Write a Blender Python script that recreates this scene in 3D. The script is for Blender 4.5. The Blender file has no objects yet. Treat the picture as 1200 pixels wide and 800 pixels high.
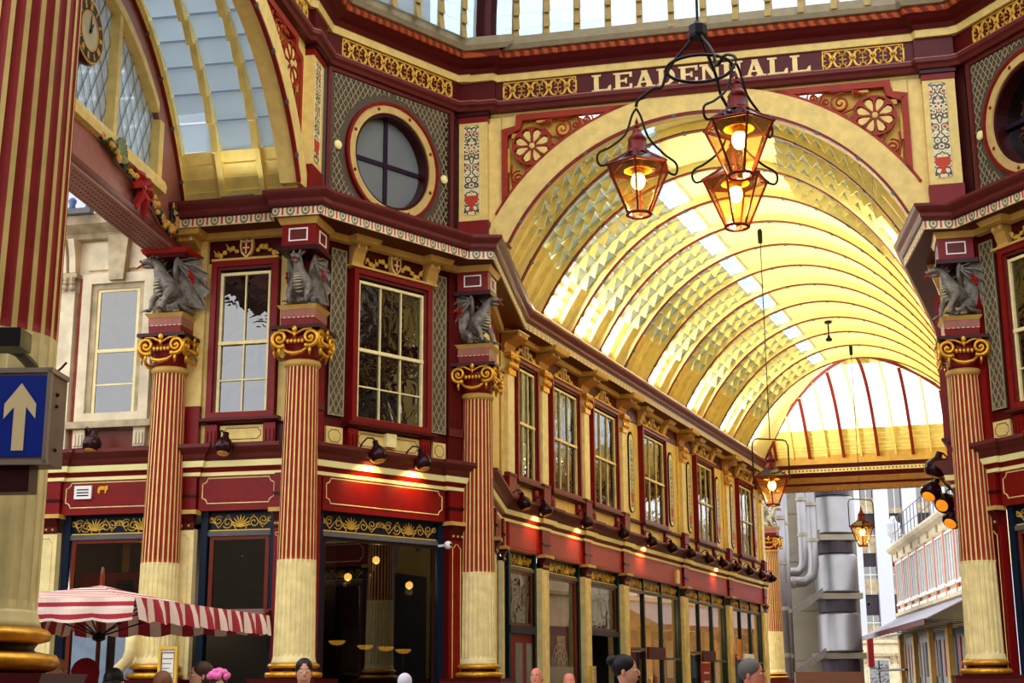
import bpy, math, random
from mathutils import Matrix, Vector
random.seed(7)
rad = math.radians
scene = bpy.context.scene
COL = scene.collection

# ------------------------------------------------------------------ camera
PITCH, ROLL, EYE = rad(13.478), rad(-0.3286), 1.65
fw = Vector((0, math.cos(PITCH), math.sin(PITCH)))
up0 = Vector((0, -math.sin(PITCH), math.cos(PITCH)))
rt0 = Vector((1, 0, 0))
rt = rt0 * math.cos(ROLL) + up0 * math.sin(ROLL)
up = -rt0 * math.sin(ROLL) + up0 * math.cos(ROLL)
cd = bpy.data.cameras.new('camera')
cam = bpy.data.objects.new('camera', cd)
COL.objects.link(cam)
cd.sensor_width = 36.0
cd.lens = 1664.64 * 36.0 / 1200.0
cd.clip_end = 500
m = Matrix.Identity(4)
for i, v in enumerate((rt, up, -fw)):
    m[0][i], m[1][i], m[2][i] = v
m.translation = (0, 0, EYE)
cam.matrix_world = m
scene.camera = cam

# ------------------------------------------------------------------ world and sun
w = bpy.data.worlds.new('World')
scene.world = w
w.use_nodes = True
nt = w.node_tree
nt.nodes.clear()
tc = nt.nodes.new('ShaderNodeTexCoord')
sp = nt.nodes.new('ShaderNodeSeparateXYZ')
nz = nt.nodes.new('ShaderNodeTexNoise')
nz.inputs['Scale'].default_value = 2.2
nz.inputs['Detail'].default_value = 5
r1 = nt.nodes.new('ShaderNodeValToRGB')
r1.color_ramp.elements[0].position = 0.42
r1.color_ramp.elements[0].color = (0.82, 0.89, 1.0, 1)
r1.color_ramp.elements[1].position = 0.62
r1.color_ramp.elements[1].color = (1.0, 0.985, 0.95, 1)
bg = nt.nodes.new('ShaderNodeBackground')
bg.inputs['Strength'].default_value = 1.5
ow = nt.nodes.new('ShaderNodeOutputWorld')
nt.links.new(tc.outputs['Generated'], nz.inputs['Vector'])
nt.links.new(nz.outputs['Fac'], r1.inputs['Fac'])
nt.links.new(r1.outputs['Color'], bg.inputs['Color'])
nt.links.new(bg.outputs['Background'], ow.inputs['Surface'])

vs = scene.view_settings
scene.display_settings.display_device = 'sRGB'
vs.view_transform = 'Standard'
vs.look = 'None'
vs.gamma = 1.0
vs.use_curve_mapping = False
vs.exposure = 1.12
scene.cycles.use_denoising = True
scene.cycles.max_bounces = 10
scene.cycles.diffuse_bounces = 6
scene.cycles.glossy_bounces = 4
scene.cycles.transparent_max_bounces = 12
scene.cycles.sample_clamp_indirect = 6.0
scene.cycles.caustics_reflective = False
scene.cycles.caustics_refractive = False

# ------------------------------------------------------------------ materials
def srgb(r, g, b):
    f = lambda c: (c / 12.92 if c <= 0.04045 else ((c + 0.055) / 1.055) ** 2.4)
    return (f(r / 255), f(g / 255), f(b / 255), 1)

def mat(name, c, rough=0.5, metal=0.0, var=0.12, scale=6.0, bump=0.0, spec=0.2):
    m = bpy.data.materials.new(name)
    m.use_nodes = True
    n = m.node_tree
    b = n.nodes['Principled BSDF']
    b.inputs['Roughness'].default_value = rough
    b.inputs['Metallic'].default_value = metal
    b.inputs['Specular IOR Level'].default_value = spec
    c = srgb(*c)
    if var > 0:
        t = n.nodes.new('ShaderNodeTexCoord')
        z = n.nodes.new('ShaderNodeTexNoise')
        z.inputs['Scale'].default_value = scale
        z.inputs['Detail'].default_value = 6
        r = n.nodes.new('ShaderNodeValToRGB')
        r.color_ramp.elements[0].position = 0.3
        r.color_ramp.elements[1].position = 0.7
        r.color_ramp.elements[0].color = tuple(x * (1 - var) for x in c[:3]) + (1,)
        r.color_ramp.elements[1].color = tuple(min(1, x * (1 + var)) for x in c[:3]) + (1,)
        n.links.new(t.outputs['Object'], z.inputs['Vector'])
        n.links.new(z.outputs['Fac'], r.inputs['Fac'])
        n.links.new(r.outputs['Color'], b.inputs['Base Color'])
        if bump > 0:
            u = n.nodes.new('ShaderNodeBump')
            u.inputs['Strength'].default_value = bump
            u.inputs['Distance'].default_value = 0.02
            z2 = n.nodes.new('ShaderNodeTexNoise')
            z2.inputs['Scale'].default_value = scale * 5
            n.links.new(t.outputs['Object'], z2.inputs['Vector'])
            n.links.new(z2.outputs['Fac'], u.inputs['Height'])
            n.links.new(u.outputs['Normal'], b.inputs['Normal'])
    else:
        b.inputs['Base Color'].default_value = c
    return m

def emit(name, c, s):
    m = bpy.data.materials.new(name)
    m.use_nodes = True
    n = m.node_tree
    b = n.nodes['Principled BSDF']
    b.inputs['Base Color'].default_value = srgb(*c)
    b.inputs['Emission Color'].default_value = srgb(*c)
    b.inputs['Emission Strength'].default_value = s
    return m

def glassmat(name, tint, body, bodyfac, rough=0.02, ior=1.5, wavy=0.0):
    """thin pane: transparent body, fresnel gloss, and a share of grime"""
    m = bpy.data.materials.new(name)
    m.use_nodes = True
    n = m.node_tree
    n.nodes.clear()
    o = n.nodes.new('ShaderNodeOutputMaterial')
    tr = n.nodes.new('ShaderNodeBsdfTransparent')
    tr.inputs['Color'].default_value = srgb(*tint)
    gl = n.nodes.new('ShaderNodeBsdfGlossy')
    gl.inputs['Roughness'].default_value = rough
    gl.inputs['Color'].default_value = (1, 1, 1, 1)
    f0 = ((ior - 1) / (ior + 1)) ** 2
    lwt = n.nodes.new('ShaderNodeLayerWeight')
    lwt.inputs['Blend'].default_value = 0.5
    pw = n.nodes.new('ShaderNodeMath'); pw.operation = 'POWER'; pw.inputs[1].default_value = 5.0
    n.links.new(lwt.outputs['Facing'], pw.inputs[0])
    fr = n.nodes.new('ShaderNodeMath'); fr.operation = 'MULTIPLY_ADD'
    n.links.new(pw.outputs[0], fr.inputs[0]); fr.inputs[1].default_value = 1 - f0 * 2; fr.inputs[2].default_value = f0 * 2
    df = n.nodes.new('ShaderNodeBsdfDiffuse')
    df.inputs['Color'].default_value = srgb(*body)
    tl = n.nodes.new('ShaderNodeBsdfTranslucent')
    tl.inputs['Color'].default_value = srgb(*body)
    m0 = n.nodes.new('ShaderNodeMixShader')
    m0.inputs[0].default_value = 0.5
    m1 = n.nodes.new('ShaderNodeMixShader')
    m1.inputs[0].default_value = bodyfac
    m2 = n.nodes.new('ShaderNodeMixShader')
    if wavy:
        zt = n.nodes.new('ShaderNodeTexCoord'); zn = n.nodes.new('ShaderNodeTexNoise'); zn.inputs['Scale'].default_value = 2.5; zn.inputs['Distortion'].default_value = 1.0
        zb = n.nodes.new('ShaderNodeBump'); zb.inputs['Strength'].default_value = wavy; zb.inputs['Distance'].default_value = 0.05
        n.links.new(zt.outputs['Object'], zn.inputs['Vector']); n.links.new(zn.outputs['Fac'], zb.inputs['Height']); n.links.new(zb.outputs['Normal'], gl.inputs['Normal'])
    L = n.links.new
    L(df.outputs[0], m0.inputs[1]); L(tl.outputs[0], m0.inputs[2])
    L(tr.outputs[0], m1.inputs[1]); L(m0.outputs[0], m1.inputs[2])
    L(fr.outputs[0], m2.inputs[0]); L(m1.outputs[0], m2.inputs[1]); L(gl.outputs[0], m2.inputs[2])
    L(m2.outputs[0], o.inputs['Surface'])
    return m

def pattern(name, kind, c0, c1, c2, k=1.0):
    """flat painted ornament driven by the UVs (u = metres along the member, v = 0..1 across)"""
    m = bpy.data.materials.new(name)
    m.use_nodes = True
    n = m.node_tree
    L = n.links.new
    b = n.nodes['Principled BSDF']
    b.inputs['Roughness'].default_value = 0.5
    uv = n.nodes.new('ShaderNodeUVMap')
    sep = n.nodes.new('ShaderNodeSeparateXYZ')
    L(uv.outputs[0], sep.inputs[0])
    def mth(op, a, bb=None, cc=None):
        x = n.nodes.new('ShaderNodeMath'); x.operation = op
        for i, q in enumerate((a, bb, cc)):
            if q is None: continue
            if isinstance(q, (int, float)): x.inputs[i].default_value = q
            else: L(q, x.inputs[i])
        return x.outputs[0]
    def mix(f, a, bb):
        x = n.nodes.new('ShaderNodeMix'); x.data_type = 'RGBA'
        L(f, x.inputs[0])
        for i, q in ((6, a), (7, bb)):
            if isinstance(q, tuple): x.inputs[i].default_value = q
            else: L(q, x.inputs[i])
        return x.outputs[2]
    c0, c1, c2 = srgb(*c0), srgb(*c1), srgb(*c2)
    u, v = sep.outputs[0], sep.outputs[1]
    if kind == 'egg':
        fx = mth('FRACT', mth('MULTIPLY', u, k))
        dx = mth('MULTIPLY', mth('SUBTRACT', fx, 0.35), 2.9)
        dy = mth('MULTIPLY', mth('SUBTRACT', v, 0.46), 2.4)
        d = mth('SQRT', mth('ADD', mth('MULTIPLY', dx, dx), mth('MULTIPLY', dy, dy)))
        ring = mth('MULTIPLY', mth('LESS_THAN', d, 0.85), mth('GREATER_THAN', d, 0.5))
        core = mth('LESS_THAN', d, 0.3)
        dart = mth('MULTIPLY', mth('LESS_THAN', mth('ABSOLUTE', mth('SUBTRACT', fx, 0.84)), 0.07),
                   mth('LESS_THAN', mth('ABSOLUTE', mth('SUBTRACT', v, 0.5)), 0.33))
        c = mix(mth('MAXIMUM', ring, core), c0, c1)
        c = mix(dart, c, c2)
    elif kind == 'rope':
        s = mth('FRACT', mth('ADD', mth('MULTIPLY', u, k), v))
        c = mix(mth('GREATER_THAN', s, 0.5), c0, c1)
    elif kind == 'stripe':
        s = mth('FRACT', mth('MULTIPLY', u, k))
        c = mix(mth('GREATER_THAN', s, 0.5), c0, c1)
    else:  # arabesque
        vo = n.nodes.new('ShaderNodeTexVoronoi'); vo.feature = 'F1'
        sc = n.nodes.new('ShaderNodeVectorMath'); sc.operation = 'MULTIPLY'
        L(uv.outputs[0], sc.inputs[0]); sc.inputs[1].default_value = (k, k, 1)
        mu = n.nodes.new('ShaderNodeVectorMath'); mu.operation = 'ABSOLUTE'
        L(sc.outputs[0], mu.inputs[0]); L(mu.outputs[0], vo.inputs['Vector'])
        vo.inputs['Scale'].default_value = 1.0
        wv = n.nodes.new('ShaderNodeMath'); wv.operation = 'SINE'
        L(mth('MULTIPLY', vo.outputs['Distance'], 14.0), wv.inputs[0])
        c = mix(mth('GREATER_THAN', wv.outputs[0], 0.15), c0, c1)
        s2 = n.nodes.new('ShaderNodeSeparateColor'); L(vo.outputs['Color'], s2.inputs[0])
        c = mix(mth('MULTIPLY', mth('GREATER_THAN', s2.outputs[0], 0.72), mth('LESS_THAN', vo.outputs['Distance'], 0.3)), c, c2)
    L(c, b.inputs['Base Color'])
    return m

M_CREAM = mat('cream_paint', (224, 194, 116), 0.5, bump=0.05)
M_CREAMP = mat('pale_cream_paint', (234, 214, 152), 0.45)
M_YEL = mat('vault_yellow_paint', (248, 236, 164), 0.5, var=0.06, scale=2)
M_YELD = mat('ochre_yellow_paint', (200, 158, 80), 0.5, var=0.1)
M_RED = mat('deep_red_paint', (120, 14, 12), 0.38)
M_COLR = mat('column_red_paint', (150, 36, 30), 0.45)
M_REDB = mat('bright_red_paint', (150, 24, 14), 0.35)
M_MAR = mat('maroon_paint', (80, 12, 12), 0.4)
M_MARD = mat('dark_maroon_paint', (52, 10, 12), 0.35)
M_PINK = mat('dusky_pink_paint', (150, 92, 80), 0.45)
M_PURP = mat('purple_brown_paint', (98, 36, 32), 0.45)
M_GREY = mat('lattice_ground_paint', (88, 74, 60), 0.6)
M_LAT = mat('lattice_strip_paint', (156, 142, 104), 0.5)
M_GOLD = mat('gold_leaf', (214, 152, 44), 0.32, 0.55, var=0.25, scale=14)
M_GOLDP = mat('gold_paint', (226, 180, 70), 0.45, 0.1)
M_GREEN = mat('dark_green_paint', (16, 34, 34), 0.3)
M_BLUEG = mat('blue_black_paint', (18, 30, 48), 0.3)
M_BLACK = mat('black_iron', (18, 14, 16), 0.35, 0.3, var=0)
M_RUST = mat('red_brown_lantern_metal', (96, 22, 14), 0.35, 0.3)
M_LAMPB = mat('dark_oxblood_enamel', (44, 12, 20), 0.18, 0.1)
M_SILV = mat('weathered_silver_paint', (120, 112, 102), 0.42, 0.4, var=0.5, scale=12, bump=0.7)
M_SILVL = mat('pale_silver_paint', (164, 154, 128), 0.5, 0.25, var=0.35, scale=9, bump=0.4)
M_STONE = mat('portland_stone', (216, 200, 168), 0.8, var=0.18, scale=3, bump=0.25)
M_STONED = mat('weathered_stone', (176, 158, 126), 0.85, var=0.3, scale=4, bump=0.3)
M_BRICK = mat('red_brick', (150, 62, 48), 0.8, var=0.25)
M_WOOD = mat('varnished_wood', (110, 44, 24), 0.3)
M_FLOOR = mat('grey_paving', (140, 130, 116), 0.8, var=0.2)
M_STEEL = mat('stainless_steel', (128, 124, 124), 0.38, 0.85, var=0.1, scale=1)
M_STEELM = mat('matt_steel_panel', (140, 130, 112), 0.5, 0.5, var=0.1, scale=1)
M_WHITEB = mat('white_faience', (188, 190, 198), 0.5, var=0.04)
M_LEAD = mat('lead_grey', (92, 90, 92), 0.6)
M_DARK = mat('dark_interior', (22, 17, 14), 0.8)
M_DARKP = mat('dark_spandrel_panel', (58, 48, 56), 0.5)
M_WHITE = mat('white_paint', (236, 232, 224), 0.5, var=0.04)
M_LETTER = mat('cream_letter_paint', (232, 206, 140), 0.45)
M_SKIN = mat('skin', (206, 148, 120), 0.55, var=0.05)
G_WIN = glassmat('window_glass', (50, 44, 38), (18, 14, 11), 0.5, 0.015, 1.7, 0.25)
G_SHOP = glassmat('shop_glass', (200, 190, 175), (60, 50, 40), 0.06, 0.01, 1.45)
G_ROOF = glassmat('roof_glass', (225, 236, 242), (205, 216, 222), 0.40, 0.06, 1.35)  # grimy body share raised to dim the crossing under the dome
G_LOUV = glassmat('vault_glass', (190, 196, 184), (170, 172, 150), 0.55, 0.15, 1.25)
G_LAMP = glassmat('lantern_glass', (250, 240, 215), (255, 220, 150), 0.008, 0.02, 1.4)
G_DIAM = glassmat('leaded_obscured_glass', (190, 200, 205), (190, 196, 196), 0.55, 0.1)
P_EGG = pattern('egg_and_dart_paint', 'egg', (226, 204, 158), (112, 104, 84), (178, 52, 36), 3.7)
P_ROPE = pattern('rope_band_paint', 'rope', (188, 84, 36), (120, 40, 24), (0, 0, 0), 5.0)
P_ARAB = pattern('arabesque_panel_paint', 'arab', (222, 208, 160), (70, 60, 48), (188, 60, 34), 9.0)
P_ARABD = pattern('dark_arabesque_paint', 'arab', (206, 196, 176), (34, 24, 26), (196, 72, 34), 11.0)
P_DOT = pattern('beaded_paint', 'stripe', (226, 196, 140), (130, 40, 36), (0, 0, 0), 12.0)

# ------------------------------------------------------------------ mesh builder
class MB:
    def __init__(self, T=None):
        self.v, self.f, self.uv = [], [], {}
        self.T = T
    def add(self, vs, fs, uvs=None):
        o = len(self.v)
        if self.T is not None:
            vs = [self.T @ Vector(p) for p in vs]
        self.v += [tuple(p) for p in vs]
        for i, f in enumerate(fs):
            if uvs: self.uv[len(self.f)] = uvs[i]
            self.f.append(tuple(o + k for k in f))
        return self
    def box(self, x0, x1, y0, y1, z0, z1):
        v = [(x, y, z) for z in (z0, z1) for y in (y0, y1) for x in (x0, x1)]
        return self.add(v, [(0, 2, 3, 1), (4, 5, 7, 6), (0, 1, 5, 4), (2, 6, 7, 3), (0, 4, 6, 2), (1, 3, 7, 5)])
    def frust(self, x0, x1, y0, y1, z0, z1, t):
        """box whose top is larger by t on x and on -y/+y"""
        v = [(x0, y0, z0), (x1, y0, z0), (x0, y1, z0), (x1, y1, z0), (x0 - t, y0 - t, z1), (x1 + t, y0 - t, z1), (x0 - t, y1 + t, z1), (x1 + t, y1 + t, z1)]
        return self.add(v, [(0, 2, 3, 1), (4, 5, 7, 6), (0, 1, 5, 4), (2, 6, 7, 3), (0, 4, 6, 2), (1, 3, 7, 5)])
    def prism(self, poly, a, b, plane='xz'):
        """extrude a 2-D polygon between depth a and b (along y for 'xz', z for 'xy', x for 'yz')"""
        n = len(poly)
        P = {'xz': lambda p, d: (p[0], d, p[1]), 'xy': lambda p, d: (p[0], p[1], d), 'yz': lambda p, d: (d, p[0], p[1])}[plane]
        v = [P(p, a) for p in poly] + [P(p, b) for p in poly]
        f = [tuple(range(n)), tuple(range(2 * n - 1, n - 1, -1))]
        f += [(i, n + i, n + (i + 1) % n, (i + 1) % n) for i in range(n)]
        uv = None
        return self.add(v, f, uv)
    def band(self, outer, inner, a, b, closed=False):
        """strip between two equal-length 2-D (x,z) point lists, extruded in y"""
        n = len(outer)
        v = [(p[0], a, p[1]) for p in outer] + [(p[0], a, p[1]) for p in inner] + [(p[0], b, p[1]) for p in outer] + [(p[0], b, p[1]) for p in inner]
        f = []
        for i in range(n if closed else n - 1):
            j = (i + 1) % n
            f += [(i, j, n + j, n + i), (2 * n + i, 3 * n + i, 3 * n + j, 2 * n + j), (i, 2 * n + i, 2 * n + j, j), (n + i, n + j, 3 * n + j, 3 * n + i)]
        if not closed:
            f += [(0, n, 3 * n, 2 * n), (n - 1, 3 * n - 1, 4 * n - 1, 2 * n - 1)]
        return self.add(v, f)
    def lathe(self, prof, n=24, c=(0, 0), sq=None):
        v = []
        for r, z in prof:
            for k in range(n):
                a = 2 * math.pi * (k + 0.5) / n
                v.append((c[0] + r * math.cos(a), c[1] + r * math.sin(a), z))
        f = []
        for i in range(len(prof) - 1):
            for k in range(n):
                k2 = (k + 1) % n
                f.append((i * n + k, i * n + k2, (i + 1) * n + k2, (i + 1) * n + k))
        f.append(tuple(range(n - 1, -1, -1)))
        f.append(tuple((len(prof) - 1) * n + k for k in range(n)))
        return self.add(v, f)
    def tube(self, pts, r, n=6, closed=False, rs=None):
        pts = [Vector(p) for p in pts]
        N = len(pts)
        v, f = [], []
        ref = None
        for i, p in enumerate(pts):
            a = pts[(i - 1) % N] if (closed or i > 0) else p
            b = pts[(i + 1) % N] if (closed or i < N - 1) else p
            t = (b - a)
            if t.length < 1e-9: t = Vector((0, 0, 1))
            t.normalize()
            if ref is None:
                ref = t.orthogonal().normalized()
            ref = (ref - t * ref.dot(t))
            if ref.length < 1e-6: ref = t.orthogonal()
            ref.normalize()
            bi = t.cross(ref)
            rr = rs[i] if rs else r
            for k in range(n):
                an = 2 * math.pi * k / n
                v.append(p + ref * math.cos(an) * rr + bi * math.sin(an) * rr)
        for i in range(N if closed else N - 1):
            j = (i + 1) % N
            for k in range(n):
                k2 = (k + 1) % n
                f.append((i * n + k, i * n + k2, j * n + k2, j * n + k))
        if not closed:
            f.append(tuple(range(n - 1, -1, -1)))
            f.append(tuple((N - 1) * n + k for k in range(n)))
        return self.add(v, f)
    def ball(self, c, r, n=8, m=6, s=(1, 1, 1)):
        v = [(c[0], c[1], c[2] - r * s[2])]
        for i in range(1, m):
            ph = -math.pi / 2 + math.pi * i / m
            for k in range(n):
                a = 2 * math.pi * k / n
                v.append((c[0] + r * s[0] * math.cos(ph) * math.cos(a), c[1] + r * s[1] * math.cos(ph) * math.sin(a), c[2] + r * s[2] * math.sin(ph)))
        v.append((c[0], c[1], c[2] + r * s[2]))
        f = [(0, 1 + (k + 1) % n, 1 + k) for k in range(n)]
        for i in range(m - 2):
            for k in range(n):
                k2 = (k + 1) % n
                f.append((1 + i * n + k, 1 + i * n + k2, 1 + (i + 1) * n + k2, 1 + (i + 1) * n + k))
        L = len(v) - 1
        f += [(L, 1 + (m - 2) * n + k, 1 + (m - 2) * n + (k + 1) % n) for k in range(n)]
        return self.add(v, f)
    def sweep(self, prof, path, closed=False, caps=True):
        """mitred sweep of prof [(out, z)] along a plan path; out is to the right of the path"""
        N = len(path)
        P = [Vector((p[0], p[1])) for p in path]
        v, f, uvs = [], [], []
        dist = [0.0]
        for i in range(1, N): dist.append(dist[-1] + (P[i] - P[i - 1]).length)
        for i in range(N):
            if closed or 0 < i < N - 1:
                d0 = (P[i] - P[(i - 1) % N]).normalized(); d1 = (P[(i + 1) % N] - P[i]).normalized()
            elif i == 0:
                d0 = d1 = (P[1] - P[0]).normalized()
            else:
                d0 = d1 = (P[-1] - P[-2]).normalized()
            n0, n1 = Vector((d0.y, -d0.x)), Vector((d1.y, -d1.x))
            mm = (n0 + n1)
            if mm.length < 1e-6: mm = n0.copy()
            mm.normalize()
            k = 1.0 / max(0.35, mm.dot(n0))
            for o, z in prof:
                q = P[i] + mm * (o * k)
                v.append((q.x, q.y, z))
        m = len(prof)
        plen = [0.0]
        for i in range(1, m): plen.append(plen[-1] + math.hypot(prof[i][0] - prof[i - 1][0], prof[i][1] - prof[i - 1][1]))
        tot = plen[-1] or 1
        for i in range(N if closed else N - 1):
            j = (i + 1) % N
            for k in range(m - 1):
                f.append((i * m + k, j * m + k, j * m + k + 1, i * m + k + 1))
                u0, u1 = dist[i], dist[j] if j else dist[i] + 1
                uvs.append([(u0, plen[k] / tot), (u1, plen[k] / tot), (u1, plen[k + 1] / tot), (u0, plen[k + 1] / tot)])
        if caps and not closed:
            f.append(tuple(range(m))); uvs.append([(0, 0)] * m)
            f.append(tuple((N - 1) * m + k for k in range(m - 1, -1, -1))); uvs.append([(0, 0)] * m)
        return self.add(v, f, uvs)
    def uvbox(self, x0, x1, y0, y1, z0, z1):
        """box whose -y face carries metre UVs centred on x"""
        v = [(x, y, z) for z in (z0, z1) for y in (y0, y1) for x in (x0, x1)]
        fs = [(0, 1, 5, 4), (0, 2, 3, 1), (4, 5, 7, 6), (2, 6, 7, 3), (0, 4, 6, 2), (1, 3, 7, 5)]
        xc = (x0 + x1) / 2
        uv = [[(x0 - xc, z0), (x1 - xc, z0), (x1 - xc, z1), (x0 - xc, z1)]] + [[(50, 50)] * 4] * 5
        return self.add(v, fs, uv)
    def mesh(self, name, mt, smooth=False):
        me = bpy.data.meshes.new(name)
        me.from_pydata(self.v, [], self.f)
        if mt: me.materials.append(mt)
        if self.uv:
            ul = me.uv_layers.new(name='UVMap')
            for p in me.polygons:
                c = self.uv.get(p.index)
                if c:
                    for k, li in enumerate(p.loop_indices): ul.data[li].uv = c[k]
        if smooth:
            for p in me.polygons: p.use_smooth = True
        me.update()
        return me
    def build(self, name, mt, parent=None, smooth=False, **kw):
        o = bpy.data.objects.new(name, self.mesh(name, mt, smooth))
        COL.objects.link(o)
        if parent is not None: o.parent = parent
        for k, q in kw.items(): o[k] = q
        return o

def empty(name, loc=(0, 0, 0), rz=0.0, parent=None, **kw):
    o = bpy.data.objects.new(name, None)
    COL.objects.link(o)
    o.location = loc
    o.rotation_euler = (0, 0, rz)
    if parent is not None: o.parent = parent
    for k, q in kw.items(): o[k] = q
    return o

def inst(me, name, mw, parent=None, **kw):
    o = bpy.data.objects.new(name, me)
    COL.objects.link(o)
    if parent is not None: o.parent = parent
    o.matrix_local = mw
    for k, q in kw.items(): o[k] = q
    return o

def copy_tree(src, loc=None, rz=None, label=None, parent=None):
    c = src.copy()
    COL.objects.link(c)
    if parent is not None: c.parent = parent
    if loc is not None: c.location = loc
    if rz is not None: c.rotation_euler = (0, 0, rz)
    if label: c['label'] = label
    for ch in list(src.children):
        copy_tree(ch, parent=c)
    return c

def frame_rz(az): return rad(90 - az)
def dirv(az): return Vector((math.sin(rad(az)), math.cos(rad(az))))
def nrm(az): d = dirv(az); return Vector((d.y, -d.x))     # outward (to the right)
def smoothmod(o, lv=1):
    mdf = o.modifiers.new('sub', 'SUBSURF'); mdf.levels = lv; mdf.render_levels = lv
    return o
def spiral(cx, cz, r0, r1, a0, turns, n=18):
    """2-D (x,z) spiral points"""
    return [(cx + (r0 + (r1 - r0) * i / n) * math.cos(a0 + turns * 2 * math.pi * i / n), cz + (r0 + (r1 - r0) * i / n) * math.sin(a0 + turns * 2 * math.pi * i / n)) for i in range(n + 1)]

# plan of the place (metres, camera at the origin, y forward)
C2, C3, C4, CR = Vector((-5.91, 23.98)), Vector((-3.55, 23.48)), Vector((-0.66, 26.44)), Vector((7.96, 24.48))
C1, CF = Vector((-3.02, 8.03)), Vector((10.75, 59.6))
AZL, AZD, AZF, AZN = 101.96, 44.31, 102.81, 22.0
L0, D0, F0, N0 = Vector((-5.848, 24.273)), Vector((-3.693, 23.620)), Vector((-0.66, 26.44)), Vector((0.479, 32.935))

# ================================================================== the large structure
fl = MB().box(-40, 60, -12, 120, -0.3, 0.0).build('floor', M_FLOOR, kind='structure')

def wallroot(name, P, az):
    o = empty(name, (P.x, P.y, 0), frame_rz(az), kind='structure')
    return o

# ---- wall pieces in wall coordinates: x along, -y towards the viewer, z up
def slab(par, x0, x1, z0, z1, mt, name='wall_slab', y0=0.0, y1=0.3):
    return MB().box(x0, x1, y0, y1, z0, z1).build(name, mt, par)

def frame4(mb, x0, x1, z0, z1, w, y0, y1, wb=None):
    wb = w if wb is None else wb
    mb.box(x0, x0 + w, y0, y1, z0, z1); mb.box(x1 - w, x1, y0, y1, z0, z1)
    mb.box(x0 + w, x1 - w, y0, y1, z1 - w, z1); mb.box(x0 + w, x1 - w, y0, y1, z0, z0 + wb)
    return mb

def upper_window(n, par, x0, x1, cols, lowbar=True, gz0=6.18, gz1=8.62, rail=7.40, fz0=6.07, fz1=8.87, prm=M_RED, name=None):
    """sash window with red architrave; x0..x1 is the outside of the architrave"""
    r = MB().box(x0 + .02, x1 - .02, -0.012, -0.002, fz0, fz1).build(name or 'window_%d' % n, M_DARK, par, kind='structure')
    frame4(MB(), x0, x1, fz0, fz1, .10, -0.16, -0.0).build('architrave', prm, r)
    frame4(MB(), x0 + .10, x1 - .10, fz0, fz1 - .10, .05, -0.11, -0.0).build('inner_moulding', M_PURP, r)
    a, b = x0 + .15, x1 - .15
    MB().box(a, b, -0.09, 0, gz0 - .11, gz0).build('bottom_rail', M_CREAMP, r)
    frame4(MB(), a, b, gz0, gz1 + .05, .05, -0.08, -0.02, .01).build('sash_frame', M_CREAMP, r)
    MB().box(a, b, -0.095, -0.02, rail - .03, rail + .03).build('meeting_rail', M_CREAMP, r)
    ga, gb = a + .05, b - .05
    wv = (gb - ga) / cols
    gb_ = MB()
    for i in range(1, cols):
        gb_.box(ga + wv * i - .012, ga + wv * i + .012, -0.07, -0.02, gz0, gz1)
    if lowbar: gb_.box(ga, gb, -0.065, -0.02, 6.73, 6.755)
    gb_.build('glazing_bar', M_CREAMP, r)
    rows = [(gz0, 6.73), (6.755, rail - .03)] if lowbar else [(gz0, rail - .03)]
    rows += [(rail + .03, gz1)]
    k = 0
    for z0, z1 in rows:
        for i in range(cols):
            t = random.uniform(-.0025, .0025)
            y = -0.035
            mb = MB()
            xa, xb = ga + wv * i, ga + wv * (i + 1)
            mb.add([(xa, y + t, z0), (xb, y - t, z0), (xb, y - t * .5, z1), (xa, y + t * 1.5, z1), (xa, y + t + .006, z0), (xb, y - t + .006, z0), (xb, y - t * .5 + .006, z1), (xa, y + t * 1.5 + .006, z1)],
                   [(0, 1, 2, 3), (7, 6, 5, 4), (0, 4, 5, 1), (1, 5, 6, 2), (2, 6, 7, 3), (3, 7, 4, 0)])
            mb.build('pane', G_WIN, r)
            k += 1
    # sill with two fluted brackets
    MB().sweep([(0, 5.97), (.16, 5.99), (.2, 6.02), (.2, 6.07), (0, 6.07)], [(x0 - .1, 0), (x1 + .1, 0)]).build('sill', M_MAR, r)
    for cx in (x0 + .09, x1 - .09):
        m = MB()
        m.box(cx - .11, cx + .11, -0.1, 0, 5.62, 5.97)
        for q in (-.07, 0, .07): m.box(cx + q - .018, cx + q + .018, -0.125, -0.1, 5.66, 5.86)
        m.build('sill_bracket', M_RED, r)
    return r

def notch_panel(x0, x1, z0, z1, c):
    """outline with notched corners, closed"""
    p = []
    for (cx, cz, sx, sz) in ((x0, z0, 1, 1), (x1, z0, -1, 1), (x1, z1, -1, -1), (x0, z1, 1, -1)):
        a = [(cx, cz + sz * c)] + [(cx + sx * c * math.sin(t), cz + sz * c * math.cos(t)) for t in (0.35, .785, 1.2)] + [(cx + sx * c, cz)]
        if sx * sz < 0: a = a[::-1]
        p += a
    return p

def outline(par, x0, x1, z0, z1, c, y, r=.012, mt=None, name='painted_line'):
    pts = [(x, y, z) for x, z in notch_panel(x0, x1, z0, z1, c)]
    return MB().tube(pts, r, 4, closed=True).build(name, mt or M_LETTER, par)

def fascia(par, x0, x1, mt=None, line=True, z0=4.50, z1=5.10):
    f = MB().box(x0, x1, -0.05, 0.0, z0, z1).build('fascia_panel', mt or M_RED, par)
    if line:
        outline(par, x0 + .07, x1 - .07, z0 + .12, z1 - .05, .09, -0.055, .011)
    else:
        m = MB()
        frame4(m, x0 + .03, x1 - .03, z0 + .05, z1 - .04, .025, -0.065, -0.05)
        m.build('panel_moulding', M_GOLDP if mt is None else M_REDB, f)
    return f

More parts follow.
